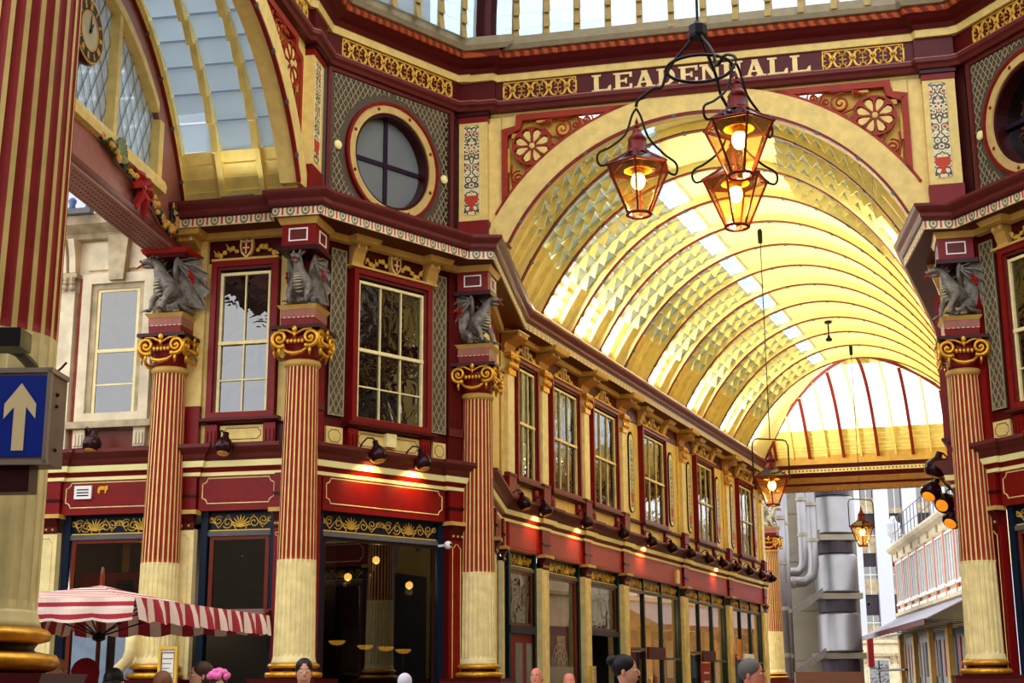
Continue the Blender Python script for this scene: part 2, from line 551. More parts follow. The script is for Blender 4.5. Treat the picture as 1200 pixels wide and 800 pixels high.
def shop_pilaster(par, xc, w=.42, name='shop_pilaster', mt=None, base=True):
    p = MB().box(xc - w / 2, xc + w / 2, -0.10, 0.05, 0.6, 4.20).build(name, mt or M_CREAMP, par)
    MB().box(xc - w / 2 - .03, xc + w / 2 + .03, -0.13, 0.05, 0, .6).build('plinth', M_MAR, p)
    outline(p, xc - w / 2 + .08, xc + w / 2 - .08, .8, 4.1, .06, -0.103, .008, M_CREAM, 'panel_line')
    MB().sweep([(.10, 4.18), (.12, 4.2), (.12, 4.3), (.16, 4.38), (.2, 4.44), (0, 4.44)], [(xc - w / 2, 0), (xc + w / 2, 0)]).build('necking', M_MAR, p)
    m = MB()
    for k in range(3): m.ball((xc + (k - 1) * w * .3, -0.13, 4.25), .022, 6, 4)
    m.build('stud', M_GOLDP, p)
    MB().box(xc - w / 2 - .07, xc + w / 2 + .07, -0.22, 0.02, 4.44, 4.51).build('cap_lip', M_YELD, p)
    MB().box(xc - w / 2 - .01, xc + w / 2 + .01, -0.12, 0.0, 4.51, 5.10).build('fascia_block', M_RED, p)
    MB().box(xc - w / 2 - .03, xc + w / 2 + .03, -0.15, 0.0, 4.74, 4.78).build('block_moulding', M_MARD, p)
    return p

def grille(par, x0, x1, z0=4.16, z1=4.50, y=-0.0, mt=None, n=None):
    """gilt ironwork: a palmette between scrolls, per bay"""
    W = x1 - x0
    n = n or max(1, round(W / 1.1))
    m = MB()
    r = .012
    m.box(x0, x1, y - .02, y, z0, z0 + .02)
    for i in range(n):
        c = x0 + W * (i + .5) / n; h = W / n / 2
        zc = z0 + .06
        for k in range(-4, 5):
            a = k * .33
            L = (z1 - z0 - .08) * (1 - abs(k) * .04)
            m.tube([(c, y, zc), (c + math.sin(a) * L * .5, y - .012, zc + math.cos(a) * L * .55), (c + math.sin(a) * L * .95, y, zc + math.cos(a) * L * .9)], r, 4, rs=[r * .5, r * 1.2, r * .6])
        for s in (-1, 1):
            for (dx, rr, a0) in ((.42, .10, 0), (.72, .085, 3.1), (.93, .055, 1.5)):
                if dx * h + rr > h + .03: continue
                sp_ = spiral(c + s * dx * h, (z0 + z1) / 2 + (.02 if a0 else -.02), .02, rr, a0, 1.4 * s, 14)
                m.tube([(px, y, pz) for px, pz in sp_], r * .8, 4)
            m.tube([(c + s * .15 * h, y, z0 + .03), (c + s * .4 * h, y, z1 - .05), (c + s * .7 * h, y, z0 + .05), (c + s * .98 * h, y, z1 - .08)], r * .8, 4)
    return m.build('scroll_grille', mt or M_GOLDP, par)

def bracket(par, xc, w, out, z0=8.86, z1=9.30, mt=None, name='bracket'):
    """S-scroll console under the cornice"""
    h = z1 - z0
    pr = [(0, z0), (-.10, z0), (-.13, z0 + h * .12), (-.10, z0 + h * .3), (-.14, z0 + h * .5), (-out * .75, z0 + h * .68), (-out, z0 + h * .8), (-out, z1), (0, z1)]
    b = MB().prism(pr, xc - w / 2, xc + w / 2, 'yz').build(name, mt or M_YELD, par)
    m = MB()
    for s in (-1, 1):
        m.box(xc + s * w * .3 - .015, xc + s * w * .3 + .015, -out - .015, -out, z0 + h * .8, z1 - .02)
    m.box(xc - w / 2 - .02, xc + w / 2 + .02, -out - .03, 0, z1, z1 + .03)
    m.build('bracket_fillet', M_CREAMP, b)
    return b

def frieze_ornament(par, xc, z=9.08, w=1.2):
    """shield with leaf sprays each side, in relief"""
    sh = [(xc + a * .12, z + b * .17) for a, b in ((-1, 1), (-.4, .82), (0, 1.05), (.4, .82), (1, 1), (1.05, .2), (.8, -.5), (0, -1.1), (-.8, -.5), (-1.05, .2))]
    c = MB().prism(sh, -0.12, -0.03).build('cartouche', M_CREAM, par)
    sh2 = [(xc + (p[0] - xc) * .7, z + (p[1] - z) * .7) for p in sh]
    MB().prism(sh2, -0.135, -0.11).build('shield', M_RED, c)
    m = MB(); m.box(xc - .012, xc + .012, -0.142, -0.13, z - .1, z + .1); m.box(xc - .06, xc + .06, -0.142, -0.13, z - .005, z + .02)
    m.build('cross', M_CREAMP, c)
    m = MB(); rr = random.Random(int(abs(xc) * 100) + 3)
    for s in (-1, 1):
        for k in range(int(w / .14)):
            x = xc + s * (.2 + k * .075)
            if abs(x - xc) > w / 2 - .05: break
            zz = z + math.sin(k * 1.1) * .07 - .03
            m.ball((x, -0.07, zz), .045, 6, 4, (1, .7, .8 + rr.random() * .5))
            m.tube([(x, -0.05, zz), (x + s * .05, -0.09, zz + rr.uniform(-.1, .1))], .022, 4, rs=[.024, .006])
    m.build('leaf_spray', M_GOLDP if rr.random() < 2 else M_GOLD, par)
    return c

def lattice(par, x0, x1, z0, z1, y=-0.05, p=.12, name='lattice_panel', clip=None, slant=1.9):
    base = MB().box(x0, x1, y, y + .03, z0, z1).build(name, M_GREY, par) if clip is None else None
    m = MB()
    W, H = x1 - x0, z1 - z0
    t = .009
    # diagonal strips clipped to the rectangle
    for s in (1, -1):
        k = -int(H / slant / p) - 2
        while k * p < W + H / slant + p:
            a0 = x0 + k * p if s > 0 else x0 + k * p
            # line: x = a0 + s*(z-z0)/slant  (for s<0 starts at the right)
            xs0 = a0; pts = []
            N = 40
            zz0 = None
            segs = []
            for i in range(N + 1):
                z = z0 + H * i / N
                x = (xs0 + (z - z0) / slant) if s > 0 else (x0 + W - (xs0 - x0) - (z - z0) / slant)
                ok = x0 <= x <= x1 and (clip is None or clip(x, z))
                if ok:
                    if zz0 is None: zz0 = (x, z)
                    last = (x, z)
                elif zz0 is not None:
                    segs.append((zz0, last)); zz0 = None
            if zz0 is not None: segs.append((zz0, last))
            for (xa, za), (xb, zb) in segs:
                if zb - za < .03: continue
                m.add([(xa - t, y - .012, za), (xa + t, y - .012, za), (xb + t, y - .012, zb), (xb - t, y - .012, zb), (xa - t, y, za), (xa + t, y, za), (xb + t, y, zb), (xb - t, y, zb)],
                      [(0, 1, 2, 3), (0, 4, 5, 1), (1, 5, 6, 2), (2, 6, 7, 3), (3, 7, 4, 0)])
            k += 1
    if clip is None:
        frame4(m, x0, x1, z0, z1, .02, y - .015, y + .01)
    o = m.build('lattice_strips' if base else name, M_LAT, base or par)
    o['kind'] = 'stuff' if base else 'structure'
    return base or o

# ------------------------------------------------------------------ long mouldings shared by the walls (world coordinates)
def wp(P, az, x, out=0.0):
    d, n = dirv(az), nrm(az)
    q = P + d * x + n * out
    return (q.x, q.y)
def jog(P, az, x0, x1, ivs, dep, out=0.0):
    pts = [wp(P, az, x0, out)]
    for a, b in ivs:
        pts += [wp(P, az, a, out), wp(P, az, a, out + dep), wp(P, az, b, out + dep), wp(P, az, b, out)]
    pts.append(wp(P, az, x1, out))
    return pts
V0 = Vector((-0.62, 26.75)); AZV = math.degrees(math.atan2(0.31 * 1.0, 4.26))
AZR = 155.9
RD0 = CR - nrm(AZR) * 0.2
AZRN = 202.0
RN0 = Vector((8.15, 26.10)) + dirv(22) * 29.0      # right nave wall starts at its far end
pilN = [(-1.98, -1.40), (.10, .83), (3.12, 3.86), (6.30, 7.06), (12.40, 13.28), (18.28, 19.16), (24.0, 24.72)]
pathL = jog(L0, AZL, -2.75, 2.05, [(-2.45, -2.03), (.05, .50)], .07)
pathD = jog(D0, AZD, .25, 4.25, [(3.48, 3.95)], .07)
pathV = [wp(V0, AZV, 0), wp(V0, AZV, 4.27)]
pathN = jog(N0, AZN, -2.05, 24.9, [(a + .1, b - .1) for a, b in pilN[1:]], .07)
pathR = jog(RD0, AZR, -.1, 4.6, [(.1, .5)], .07)
pathRN = jog(RN0, AZRN, 0, 29.0, [(x, x + .6) for x in (3, 9, 15, 21, 25)], .07)
P_yel1 = [(.0, 5.08), (.07, 5.09), (.07, 5.15), (0, 5.15)]
P_red1 = [(0, 5.15), (.07, 5.15), (.11, 5.23), (0, 5.23)]
P_yel2 = [(0, 5.23), (.16, 5.23), (.18, 5.33), (0, 5.33)]
P_cym1 = [(0, 5.33), (.16, 5.33), (.2, 5.38), (.22, 5.44), (.30, 5.50), (.34, 5.54), (.34, 5.60), (0, 5.62)]
trim = empty('trim_1', kind='structure')
for nm, pf, mt in (('lower_bead', P_yel1, M_YEL), ('red_cove', P_red1, M_RED), ('yellow_band', P_yel2, M_YEL), ('ledge_moulding', P_cym1, M_PURP)):
    for path in (pathL, pathD + pathV[:0], pathV + pathN[1:], pathR, pathRN):
        MB().sweep(pf, path).build(nm, mt, trim)

# main cornice
MC = [(-6.3, 23.73), (-4.10, 23.26), (-4.08, 23.04), (-3.21, 22.88), (-3.12, 23.06), (-.80, 25.58), (-.33, 25.60), (.325, 31.04)]
dN = dirv(22.0)
e0 = Vector((.325, 31.04))
MC_end = e0 + dN * 25.3
MC.append(tuple(MC_end))
MCR0 = Vector((7.555, 26.25))
MCR_end = MCR0 + dN * 27.85
MCR = [tuple(MCR_end), tuple(MCR0), (7.28, 23.92), (7.80, 23.88), (8.49, 22.34), (9.95, 19.1)]
P_egg = [(-.03, 9.38), (0, 9.38), (0, 9.53), (-.1, 9.53)]
P_sof = [(-1.2, 9.40), (-.03, 9.38), (-.05, 9.47), (-1.2, 9.47)]
P_dk = [(-.2, 9.53), (.02, 9.53), (.02, 9.56), (-.2, 9.56)]
P_cym = [(-.9, 9.50), (-.1, 9.55), (.03, 9.56), (.06, 9.60), (.07, 9.66), (.14, 9.72), (.17, 9.76), (.17, 9.81), (-.9, 9.83)]
P_pale = [(-.1, 9.36), (-.02, 9.36), (0, 9.38), (-.1, 9.40)]
corn = empty('trim_2', kind='structure')
for path in (MC, MCR):
    MB().sweep(P_egg, path).build('egg_and_dart_band', P_EGG, corn)
    MB().sweep(P_sof, path).build('cornice_soffit', M_MAR, corn)
    MB().sweep(P_dk, path).build('dark_fillet', M_MARD, corn)  # dark maroon strip above the egg band
    MB().sweep(P_cym, path).build('cornice_moulding', M_PURP, corn)
# yellow bed moulding under the soffit, breaking forward over every bracket
def bm(path, **k):
    return MB().sweep([(0, 9.27), (.10, 9.29), (.13, 9.34), (.15, 9.40), (0, 9.40)], path).build('bed_moulding', M_YELD, corn)
bm(jog(L0, AZL, -.2, 2.05, [(-.02, .40)], .38, .06))
bm(jog(D0, AZD, .45, 3.75, [(1.08, 1.40), (2.86, 3.18)], .22, .06))
bm(pathV)
NB = []
for i, (a, b) in enumerate(pilN):
    NB.append(((a + b) / 2 - .36, (a + b) / 2 + .36, .42))
for a, b in ((8.41, 10.91), (14.42, 16.81), (20.4, 22.8)):
    NB += [(a - .12, a + .28, .20), (b - .28, b + .12, .20)]
NB.sort()
pts = [wp(N0, AZN, -2.0, .06)]
for a, b, dd in NB[1:]:
    pts += [wp(N0, AZN, a, .06), wp(N0, AZN, a, .06 + dd), wp(N0, AZN, b, .06 + dd), wp(N0, AZN, b, .06)]
pts.append(wp(N0, AZN, 25.0, .06))
bm(pts)
bm(jog(RD0, AZR, .5, 4.6, [(1.0, 1.3)], .22, .06))
bm(jog(RN0, AZRN, 0, 29.0, [], .2, .06))

# ------------------------------------------------------------------ wall_left: avenue side wall between the first two columns
WL = wallroot('wall_left', L0, AZL)
slab(WL, 0.0, 2.05, 5.1, 10.2, M_MAR)
slab(WL, -2.75, 2.05, 4.5, 5.6, M_MAR, y1=.28)
slab(WL, .05, .50, 5.62, 9.3, M_CREAM, 'upper_pilaster', -.10, 0)
slab(WL, .05, .50, 5.62, 6.30, M_RED, 'pilaster_base', -.14, 0)
slab(WL, 1.88, 2.05, 6.0, 9.3, M_CREAM, 'upper_pilaster', -.05, 0)
slab(WL, .50, .60, 5.62, 8.87, M_CREAM, 'cream_strip', -.03, 0)
upper_window(1, WL, .62, 1.86, 2)
slab(WL, .62, 1.86, 8.87, 8.91, M_YELD, 'frieze_lip', -.18, 0)
frieze_ornament(WL, 1.24, 9.09, 1.3)
bracket(WL, .22, .34, .42)
MB().lathe([(.10, 8.36), (.12, 8.42), (.10, 8.5), (.15, 8.62), (.12, 8.7), (.19, 8.82), (.2, 8.86)], 8, (.24, -.14)).build('gilt_capital', M_GOLD, WL)
slab(WL, .86, 1.66, 5.66, 5.95, M_CREAM, 'apron_panel', -.05, 0)
outline(WL, .92, 1.60, 5.71, 5.90, .05, -.053, .006, M_MAR)
fascia(WL, .52, 1.95)
fascia(WL, -2.02, 0.03)
shop_pilaster(WL, .27, .44)
shop_pilaster(WL, -2.24, .40)
shop_pilaster(WL, 2.0, .16, mt=M_RED)

def shop_window(n, par, x0, x1, lights, frame=None, wood=None, ztop=4.14, y=.12, zs=1.0, glass=None, stall=None):
    """shopfront: dark frame, transom bar, lights; x0..x1 clear width"""
    fm = frame or M_GREEN
    r = MB().box(x0, x1, y - .06, y + .06, ztop - .06, ztop + .02).build('window_%d' % n, M_LEAD, par, kind='structure')
    m = MB(); m.box(x0, x0 + .12, y - .08, y + .08, 0, 4.5); m.box(x1 - .12, x1, y - .08, y + .08, 0, 4.5); m.box(x0, x1, y + .02, y + .08, 4.16, 4.5)
    m.build('frame', fm, r)
    grille(r, x0 + .12, x1 - .12, 4.17, 4.49, y - .0)
    ks = [x0 + .12 + (x1 - x0 - .24) * i / lights for i in range(lights + 1)]
    for i in range(1, lights):
        MB().box(ks[i] - .05, ks[i] + .05, y - .06, y + .06, zs, 4.5).build('mullion', fm, r)
    for i in range(lights):
        a, b = ks[i] + .03, ks[i + 1] - .03
        if wood:
            p = MB(); 
            outer = [(a, zs), (a, ztop - .06), (b, ztop - .06), (b, zs)]
            frame4(p, a, b, zs, ztop - .05, .07, y - .03, y + .03)
            p.build('wooden_frame', wood, r)
            a += .06; b -= .06
        MB().box(a, b, y, y + .008, zs + .02, ztop - .06).build('pane', glass or G_SHOP, r)
    MB().box(x0 + .1, x1 - .1, y - .05, y + .08, 0, zs).build('stall_riser', stall or fm, r)
    return r

def room(par, x0, x1, y0, y1, z0, z1, mt, name='shop_interior'):
    m = MB()
    v = [(x, y, z) for z in (z0, z1) for y in (y0, y1) for x in (x0, x1)]
    m.add(v, [(0, 1, 3, 2), (4, 6, 7, 5), (2, 3, 7, 6), (0, 2, 6, 4), (1, 5, 7, 3)])
    return m.build(name, mt, par)

w10 = shop_window(10, WL, .55, 1.92, 1, M_BLUEG, M_WOOD, zs=2.72, glass=G_WIN)
for o_ in list(w10.children):
    if o_.name.startswith('stall'): bpy.data.objects.remove(o_)
MB().box(.6, 1.9, .04, .16, 2.60, 2.72).build('transom_bar', M_LEAD, w10)
MB().prism([(-.9, 2.55), (-.9, 2.62), (.05, 2.86), (.05, 2.74)], 1.0, 1.9, 'yz').build('door_canopy', M_WOOD, WL)
shop_window(11, WL, -2.0, 0.0, 1, M_BLUEG, M_WOOD, zs=1.2)
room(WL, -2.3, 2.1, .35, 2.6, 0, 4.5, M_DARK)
MB().box(-1.75, -.35, .22, .26, 3.0, 3.52).build('orange_blind', mat('orange_brown_panel', (178, 66, 28), .5), WL)
MB().box(-1.72, -1.08, .07, .10, .9, 2.55).build('frosted_pane', mat('frosted_grey_glass', (132, 146, 164), .25), WL)
MB().box(-.92, -.36, .07, .10, .9, 2.55).build('frosted_pane', bpy.data.materials['frosted_grey_glass'], WL)
MB().box(-1.9, -.1, .04, .12, 2.55, 2.7).build('transom_bar', M_WOOD, WL)
vt = MB()
vt.box(-1.0, -.72, .14, .2, 3.0, 3.38)
vt.build('ventilator', M_DARK, WL)
vt = MB()
for k in range(5): vt.box(-.99, -.73, .11, .15, 3.04 + k * .07, 3.07 + k * .07)
vt.build('ventilator_slats', M_BLACK, WL)
MB().box(-.95, -.82, .2, .24, 3.52, 4.05).build('yellow_curtain', M_YELD, WL)
nt_ = MB().box(-1.78, -1.46, -.09, -.05, 4.77, 5.0).build('notice_plate', M_WHITE, WL)
m_ = MB()
for k in range(3): m_.box(-1.73, -1.51, -.095, -.09, 4.92 - k * .05, 4.94 - k * .05)
m_.build('text_line', M_BLACK, nt_)
# small gilt lion passant on the fascia
m_ = MB()
m_.prism([(-1.36, 4.90), (-1.34, 4.97), (-1.30, 4.99), (-1.22, 4.98), (-1.17, 5.0), (-1.155, 4.94), (-1.19, 4.9), (-1.2, 4.86), (-1.22, 4.86), (-1.22, 4.92), (-1.30, 4.92), (-1.31, 4.86), (-1.34, 4.86)], -.065, -.05)
m_.build('gilt_lion', M_GOLD, WL)

# ------------------------------------------------------------------ wall_corner: canted wall with the round window
WD = wallroot('wall_corner', D0, AZD)
slab(WD, .25, 3.95, 4.5, 9.5, M_MAR)
slab(WD, .1, .58, 0, 9.4, M_RED, 'corner_pier', -.06, 0.1)
slab(WD, 3.50, 4.1, 0, 9.4, M_MAR, 'corner_pier', -.08, 0.1)
slab(WD, .1, .58, 6.2, 6.35, M_PURP, 'pier_band', -.09, 0.0)
slab(WD, 3.50, 4.1, 6.1, 6.25, M_PURP, 'pier_band', -.11, 0.0)
lattice(WD, .68, 1.02, 6.15, 9.15)
lattice(WD, 3.10, 3.45, 6.12, 9.15)
upper_window(2, WD, 1.13, 3.00, 3)
slab(WD, 1.02, 3.10, 8.87, 8.91, M_YELD, 'frieze_lip', -.2, 0)
frieze_ornament(WD, 2.13, 9.09, 1.5)
bracket(WD, 1.24, .26, .22)
bracket(WD, 3.02, .26, .22)
for a, b in ((.66, 1.02), (1.32, 2.80), (3.14, 3.46)):
    slab(WD, a, b, 5.64, 5.95, M_CREAM, 'apron_panel', -.05, 0)
    outline(WD, a + .05, b - .05, 5.69, 5.90, .05, -.053, .006, M_MAR)
slab(WD, 1.95, 2.18, 5.72, 5.96, M_CREAMP, 'alarm_box', -.14, -.05)
fascia(WD, .62, 3.44)
MB().box(.62, 3.44, -.055, -.05, 4.62, 5.0).build('fascia_ground', M_RED, WD)
shop_pilaster(WD, 3.70, .36, mt=M_RED)
# shop window of the corner: dark bar front
sw = shop_window(12, WD, .60, 3.50, 1, M_BLUEG, mat('dark_walnut', (42, 22, 16), .3), zs=.9, glass=glassmat('dark_bar_glass', (150, 140, 130), (20, 14, 10), .12, .01, 1.5))
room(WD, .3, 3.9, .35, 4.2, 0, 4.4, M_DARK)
# wall above the cornice, round window
M_OCH = mat('ochre_ring_paint', (198, 166, 100), .45)
WU = wallroot('wall_corner_upper', D0, AZD)
cx, cz = 2.08, 11.13
def ring(rx, rz, n=48): return [(cx + rx * math.cos(2 * math.pi * k / n), cz + rz * math.sin(2 * math.pi * k / n)) for k in range(n)]
R_in = 1.02
# wall with a round hole
sq = []
for k in range(48):
    a = 2 * math.pi * k / 48
    c, s = math.cos(a), math.sin(a)
    hx = (3.72 - cx) if c > 0 else (cx - .45)
    hz = (12.75 - cz) if s > 0 else (cz - 9.8)
    t = min(hx / abs(c) if abs(c) > 1e-6 else 99, hz / abs(s) if abs(s) > 1e-6 else 99)
    sq.append((cx + c * t, cz + s * t))
MB().band(sq, ring(R_in, R_in), 0, .3, True).build('wall_slab', M_GREY, WU)
MB().box(3.4, 4.2, 0.0, .3, 9.8, 12.75).build('wall_slab', M_MARD, WU)
MB().band(ring(1.13, 1.15), ring(1.07, 1.09), -.09, 0, True).build('round_architrave', M_RED, WU)
wr = MB().band(ring(1.08, 1.10), ring(.92, .94), -.06, .06, True).build('window_3', M_OCH, WU, kind='structure')
m_ = MB()
for k in range(8):
    a = math.pi * (k + .5) / 4
    m_.lathe([(.045, 0), (.03, .02)], 8)
m_.v = []; m_.f = []
for k in range(8):
    a = math.pi * (k + .5) / 4
    m_.ball((cx + 1.0 * math.cos(a), -.07, cz + 1.02 * math.sin(a)), .035, 6, 4, (1, .5, 1))
m_.build('stud', M_RED, wr)
MB().band(ring(.92, .94), ring(.86, .88), -.02, .28, True).build('deep_reveal', M_MARD, wr)
m_ = MB(); m_.box(cx - .04, cx + .04, .16, .24, cz - .88, cz + .88); m_.box(cx - .86, cx + .86, .16, .24, cz - .06, cz + .02)
m_.build('cross_bar', mat('aubergine_paint', (38, 18, 40), .4), wr)
for qx, qz in ((-1, -1), (1, -1), (-1, 1), (1, 1)):
    pts = [(cx, cz)] + [(cx + qx * .87 * math.cos(t), cz + qz * .89 * math.sin(t)) for t in [i * math.pi / 16 for i in range(9)]]
    if qx * qz < 0: pts = pts[::-1]
    MB().prism(pts, .2, .206).build('pane', G_DIAM, wr)
MB().box(cx - 1, cx + 1, .32, .34, cz - 1, cz + 1).build('pale_blind', mat('pale_blind', (150, 146, 150), .8), wr)
for (x0, x1, z0, z1) in ((.66, 2.02, 11.2, 12.5), (2.14, 3.50, 11.2, 12.5), (.66, 2.02, 9.95, 11.05), (2.14, 3.50, 9.95, 11.05)):
    lattice(WU, x0, x1, z0, z1, y=-.012, p=.115, clip=lambda x, z: (x - cx) ** 2 + (z - cz) ** 2 > 1.27 ** 2, slant=1.7)
m_ = MB()
frame4(m_, .52, 3.64, 9.85, 12.6, .08, -.04, 0)
m_.build('panel_border', M_PURP, WU)
for x in (.78, 3.40):
    MB().ball((x, -.03, 11.12), .09, 12, 6, (1, .5, 1)).build('round_boss', M_YEL, WU)

# ------------------------------------------------------------------ reveal wall between the arch and the nave
WV = wallroot('wall_reveal', V0, AZV)
slab(WV, -.3, 4.6, 4.5, 9.5, M_RED)
for a, b in ((.5, 2.2), (2.5, 4.1)):
    fascia(WV, a, b, line=False)
    slab(WV, a, b, 5.65, 8.9, M_CREAM, 'cream_panel', -.03, 0)
slab(WV, -.3, 4.6, 0, 4.5, M_BLUEG, 'dark_front')
for x in (2.35, 4.3): shop_pilaster(WV, x, .34)

# ------------------------------------------------------------------ wall_nave: long left side of the nave
WN = wallroot('wall_nave', N0, AZN)
slab(WN, -2.05, 24.9, 4.5, 9.6, M_CREAM)
slab(WN, -2.05, 24.9, 5.6, 6.0, M_CREAM, 'apron', -.02, 0)
slab(WN, -2.05, 24.9, 8.88, 9.3, M_MAR, 'frieze', -.03, 0)
m_ = MB().sweep([(0, 5.99), (.1, 6.0), (.12, 6.07), (0, 6.07)], [(-2.0, 0), (24.9, 0)]).build('sill_string', M_MAR, WN)
wn = 20
for i, (a, b) in enumerate(pilN):
    c = (a + b) / 2
    if i: shop_pilaster(WN, c, .44)
    up_ = MB().box(c - .37, c + .37, -.05, 0, 6.0, 8.88).build('upper_pilaster', M_CREAM, WN)
    MB().box(c - .19, c + .19, -.14, 0, 6.15, 8.40).build('shaft', M_CREAMP, up_)
    MB().box(c - .22, c + .22, -.18, 0, 5.62, 6.08).build('pedestal', M_RED, up_)
    MB().sweep([(0, 6.08), (.19, 6.08), (.2, 6.11), (.17, 6.16), (0, 6.17)], [(c - .22, -.0), (c + .22, -.0)]).build('pedestal_moulding', M_PURP, up_)
    g = MB(); g.box(c - .21, c + .21, -.18, 0, 8.38, 8.50)
    for s in (-1, 0, 1):
        g.ball((c + s * .15, -.2, 8.60), .075, 6, 5, (1, .8, 1.3)); g.ball((c + s * .17, -.24, 8.76), .06, 6, 5)
    g.box(c - .24, c + .24, -.24, 0, 8.80, 8.87)
    g.build('gilt_capital', M_GOLD, up_)
    bracket(WN, c, .62, .44, mt=mat('ochre_bracket', (176, 120, 52), .5) if i == 0 else bpy.data.materials['ochre_bracket'])
wins = [(-1.32, .06, 3), (.95, 3.02, 3), (3.98, 6.18, 3), (8.41, 10.91, 3), (14.42, 16.81, 3), (20.40, 22.80, 3)]
for i, (a, b, c) in enumerate(wins):
    upper_window(4 + i, WN, a, b, c, lowbar=False)
    if i >= 3:
        slab(WN, a - .12, b + .12, 8.87, 8.91, M_YELD, 'frieze_lip', -.2, 0)
        bracket(WN, a + .08, .3, .22); bracket(WN, b - .08, .3, .22)
        frieze_ornament(WN, (a + b) / 2, 9.09, 1.6)
    else:
        slab(WN, a, b, 8.87, 8.91, M_YELD, 'frieze_lip', -.2, 0)
        frieze_ornament(WN, (a + b) / 2, 9.09, 1.3)
for x in (7.64, 11.74, 13.88, 17.66, 19.78, 23.42):
    a = MB()
    n = 12
    def pill(w, z0, z1, k=.0):
        return [(x + w * math.cos(t), z1 + w * 1.2 * math.sin(t)) for t in [math.pi * i / 8 for i in range(9)]] + [(x - w, z0), (x - w * .6, z0 - .12), (x, z0 - .16), (x + w * .6, z0 - .12), (x + w, z0)]
    o1 = MB().prism(pill(.25, 6.42, 8.28), -.03, 0).build('painted_panel_border', M_DARK, WN)
    MB().prism(pill(.20, 6.45, 8.26), -.035, -.0).build('painted_panel_line', M_CREAMP, o1)
    MB().uvbox(x - .14, x + .14, -.042, -.02, 6.42, 8.34).build('painted_panel', P_ARABD, o1)
    MB().prism([(x - .1, 6.62), (x - .13, 6.82), (x + .13, 6.82), (x + .1, 6.62), (x + .04, 6.52), (x - .04, 6.52)], -.05, -.04).build('painted_urn', mat('urn_red', (190, 62, 34), .5) if 'urn_red' not in bpy.data.materials else bpy.data.materials['urn_red'], o1)
# fascias
fcols = [M_REDB, M_REDB, M_PINK, M_RED, M_PINK, M_PINK]
M_FPNK = mat('faded_red_fascia', (168, 62, 60), .45)
for i in range(6):
    a, b = pilN[i][1] - .15 if i else -1.7, pilN[i + 1][0] + .15
    mt = (M_REDB, M_REDB, M_FPNK, M_FPNK, M_FPNK, M_FPNK)[i]
    fascia(WN, a, b, mt, line=False)
# shopfronts
def nave_shop(i, lights, **k):
    a, b = pilN[i][1] - .15, pilN[i + 1][0] + .15
    return shop_window(13 + i, WN, a, b, lights, **k)
# bay 0: doors with glazed transom
s0 = shop_window(13, WN, -1.45, .25, 1, zs=2.87, wood=M_WOOD, glass=G_WIN)
for o_ in list(s0.children):
    if o_.name.startswith('stall'): bpy.data.objects.remove(o_)
MB().box(-1.4, .2, .02, .14, 2.70, 2.87).build('transom_bar', M_BLUEG, s0)
dr = MB().box(-1.32, .12, .1, .16, 0, 2.7).build('door_1', M_RED, WN, kind='structure')
m_ = MB(); m_.box(-.95, -.55, .085, .1, .9, 2.5); m_.box(-.3, .02, .085, .1, .9, 2.5)
m_.build('etched_pane', G_DIAM, dr)
s1 = shop_window(14, WN, .68, 3.27, 1, zs=1.0, wood=M_WOOD)
# etched fan on the glass
m_ = MB()
for rr in (.55, .40, .2):
    m_.band([(1.95 + rr * math.cos(t), 2.0 + rr * math.sin(t)) for t in [math.pi * q / 16 for q in range(17)]], [(1.95 + (rr - .03) * math.cos(t), 2.0 + (rr - .03) * math.sin(t)) for t in [math.pi * q / 16 for q in range(17)]], .105, .112)
for q in range(1, 8):
    t = math.pi * q / 8
    m_.tube([(1.95 + .2 * math.cos(t), .108, 2.0 + .2 * math.sin(t)), (1.95 + .55 * math.cos(t), .108, 2.0 + .55 * math.sin(t))], .008, 4)
m_.box(1.0, 2.9, .107, .112, 1.02, 2.0)
m_.build('etched_fan', G_DIAM, s1)
s2 = shop_window(15, WN, 3.71, 6.45, 1, zs=2.93, wood=M_WOOD, glass=G_WIN)
for o_ in list(s2.children):
    if o_.name.startswith('stall'): bpy.data.objects.remove(o_)
MB().box(3.8, 6.4, .02, .14, 2.80, 2.93).build('transom_bar', M_BLUEG, s2)
for i in (3, 4, 5):
    a, b = pilN[i][1] - .15, pilN[i + 1][0] + .15
    s = shop_window(13 + i, WN, a, b, 3, zs=.7)
    w3 = (b - a - .24) / 3
    m_ = MB(); m_.box(a + .15, a + .12 + w3 - .05, .02, .1, 2.48, 2.56); m_.box(a + .12 + 2 * w3 + .05, b - .12, .04, .1, 2.26, 2.33)
    m_.build('transom_bar', M_LEAD, s)
    MB().box(a + .12 + w3 + .05, a + .12 + 2 * w3 - .05, -.02, .04, 2.26, 2.60).build('sign_board', M_MAR if i < 5 else M_WHITE, s)
    MB().box(a + .14, a + .12 + w3 - .05, .125, .16, 0, 2.45).build('door_%d' % (i - 1), M_DARK, s, kind='structure')
WARM = emit('warm_bulb', (255, 196, 120), 14)
M_SHOPI = mat('shop_interior_wall', (196, 172, 128), .7)
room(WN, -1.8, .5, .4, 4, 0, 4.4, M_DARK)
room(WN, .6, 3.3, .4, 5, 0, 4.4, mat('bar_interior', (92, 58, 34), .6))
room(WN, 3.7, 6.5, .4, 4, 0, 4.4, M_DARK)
for i in (3, 4, 5):
    a, b = pilN[i][1] - .15, pilN[i + 1][0] + .15
    room(WN, a, b, .3, 4, 0, 4.4, M_SHOPI)
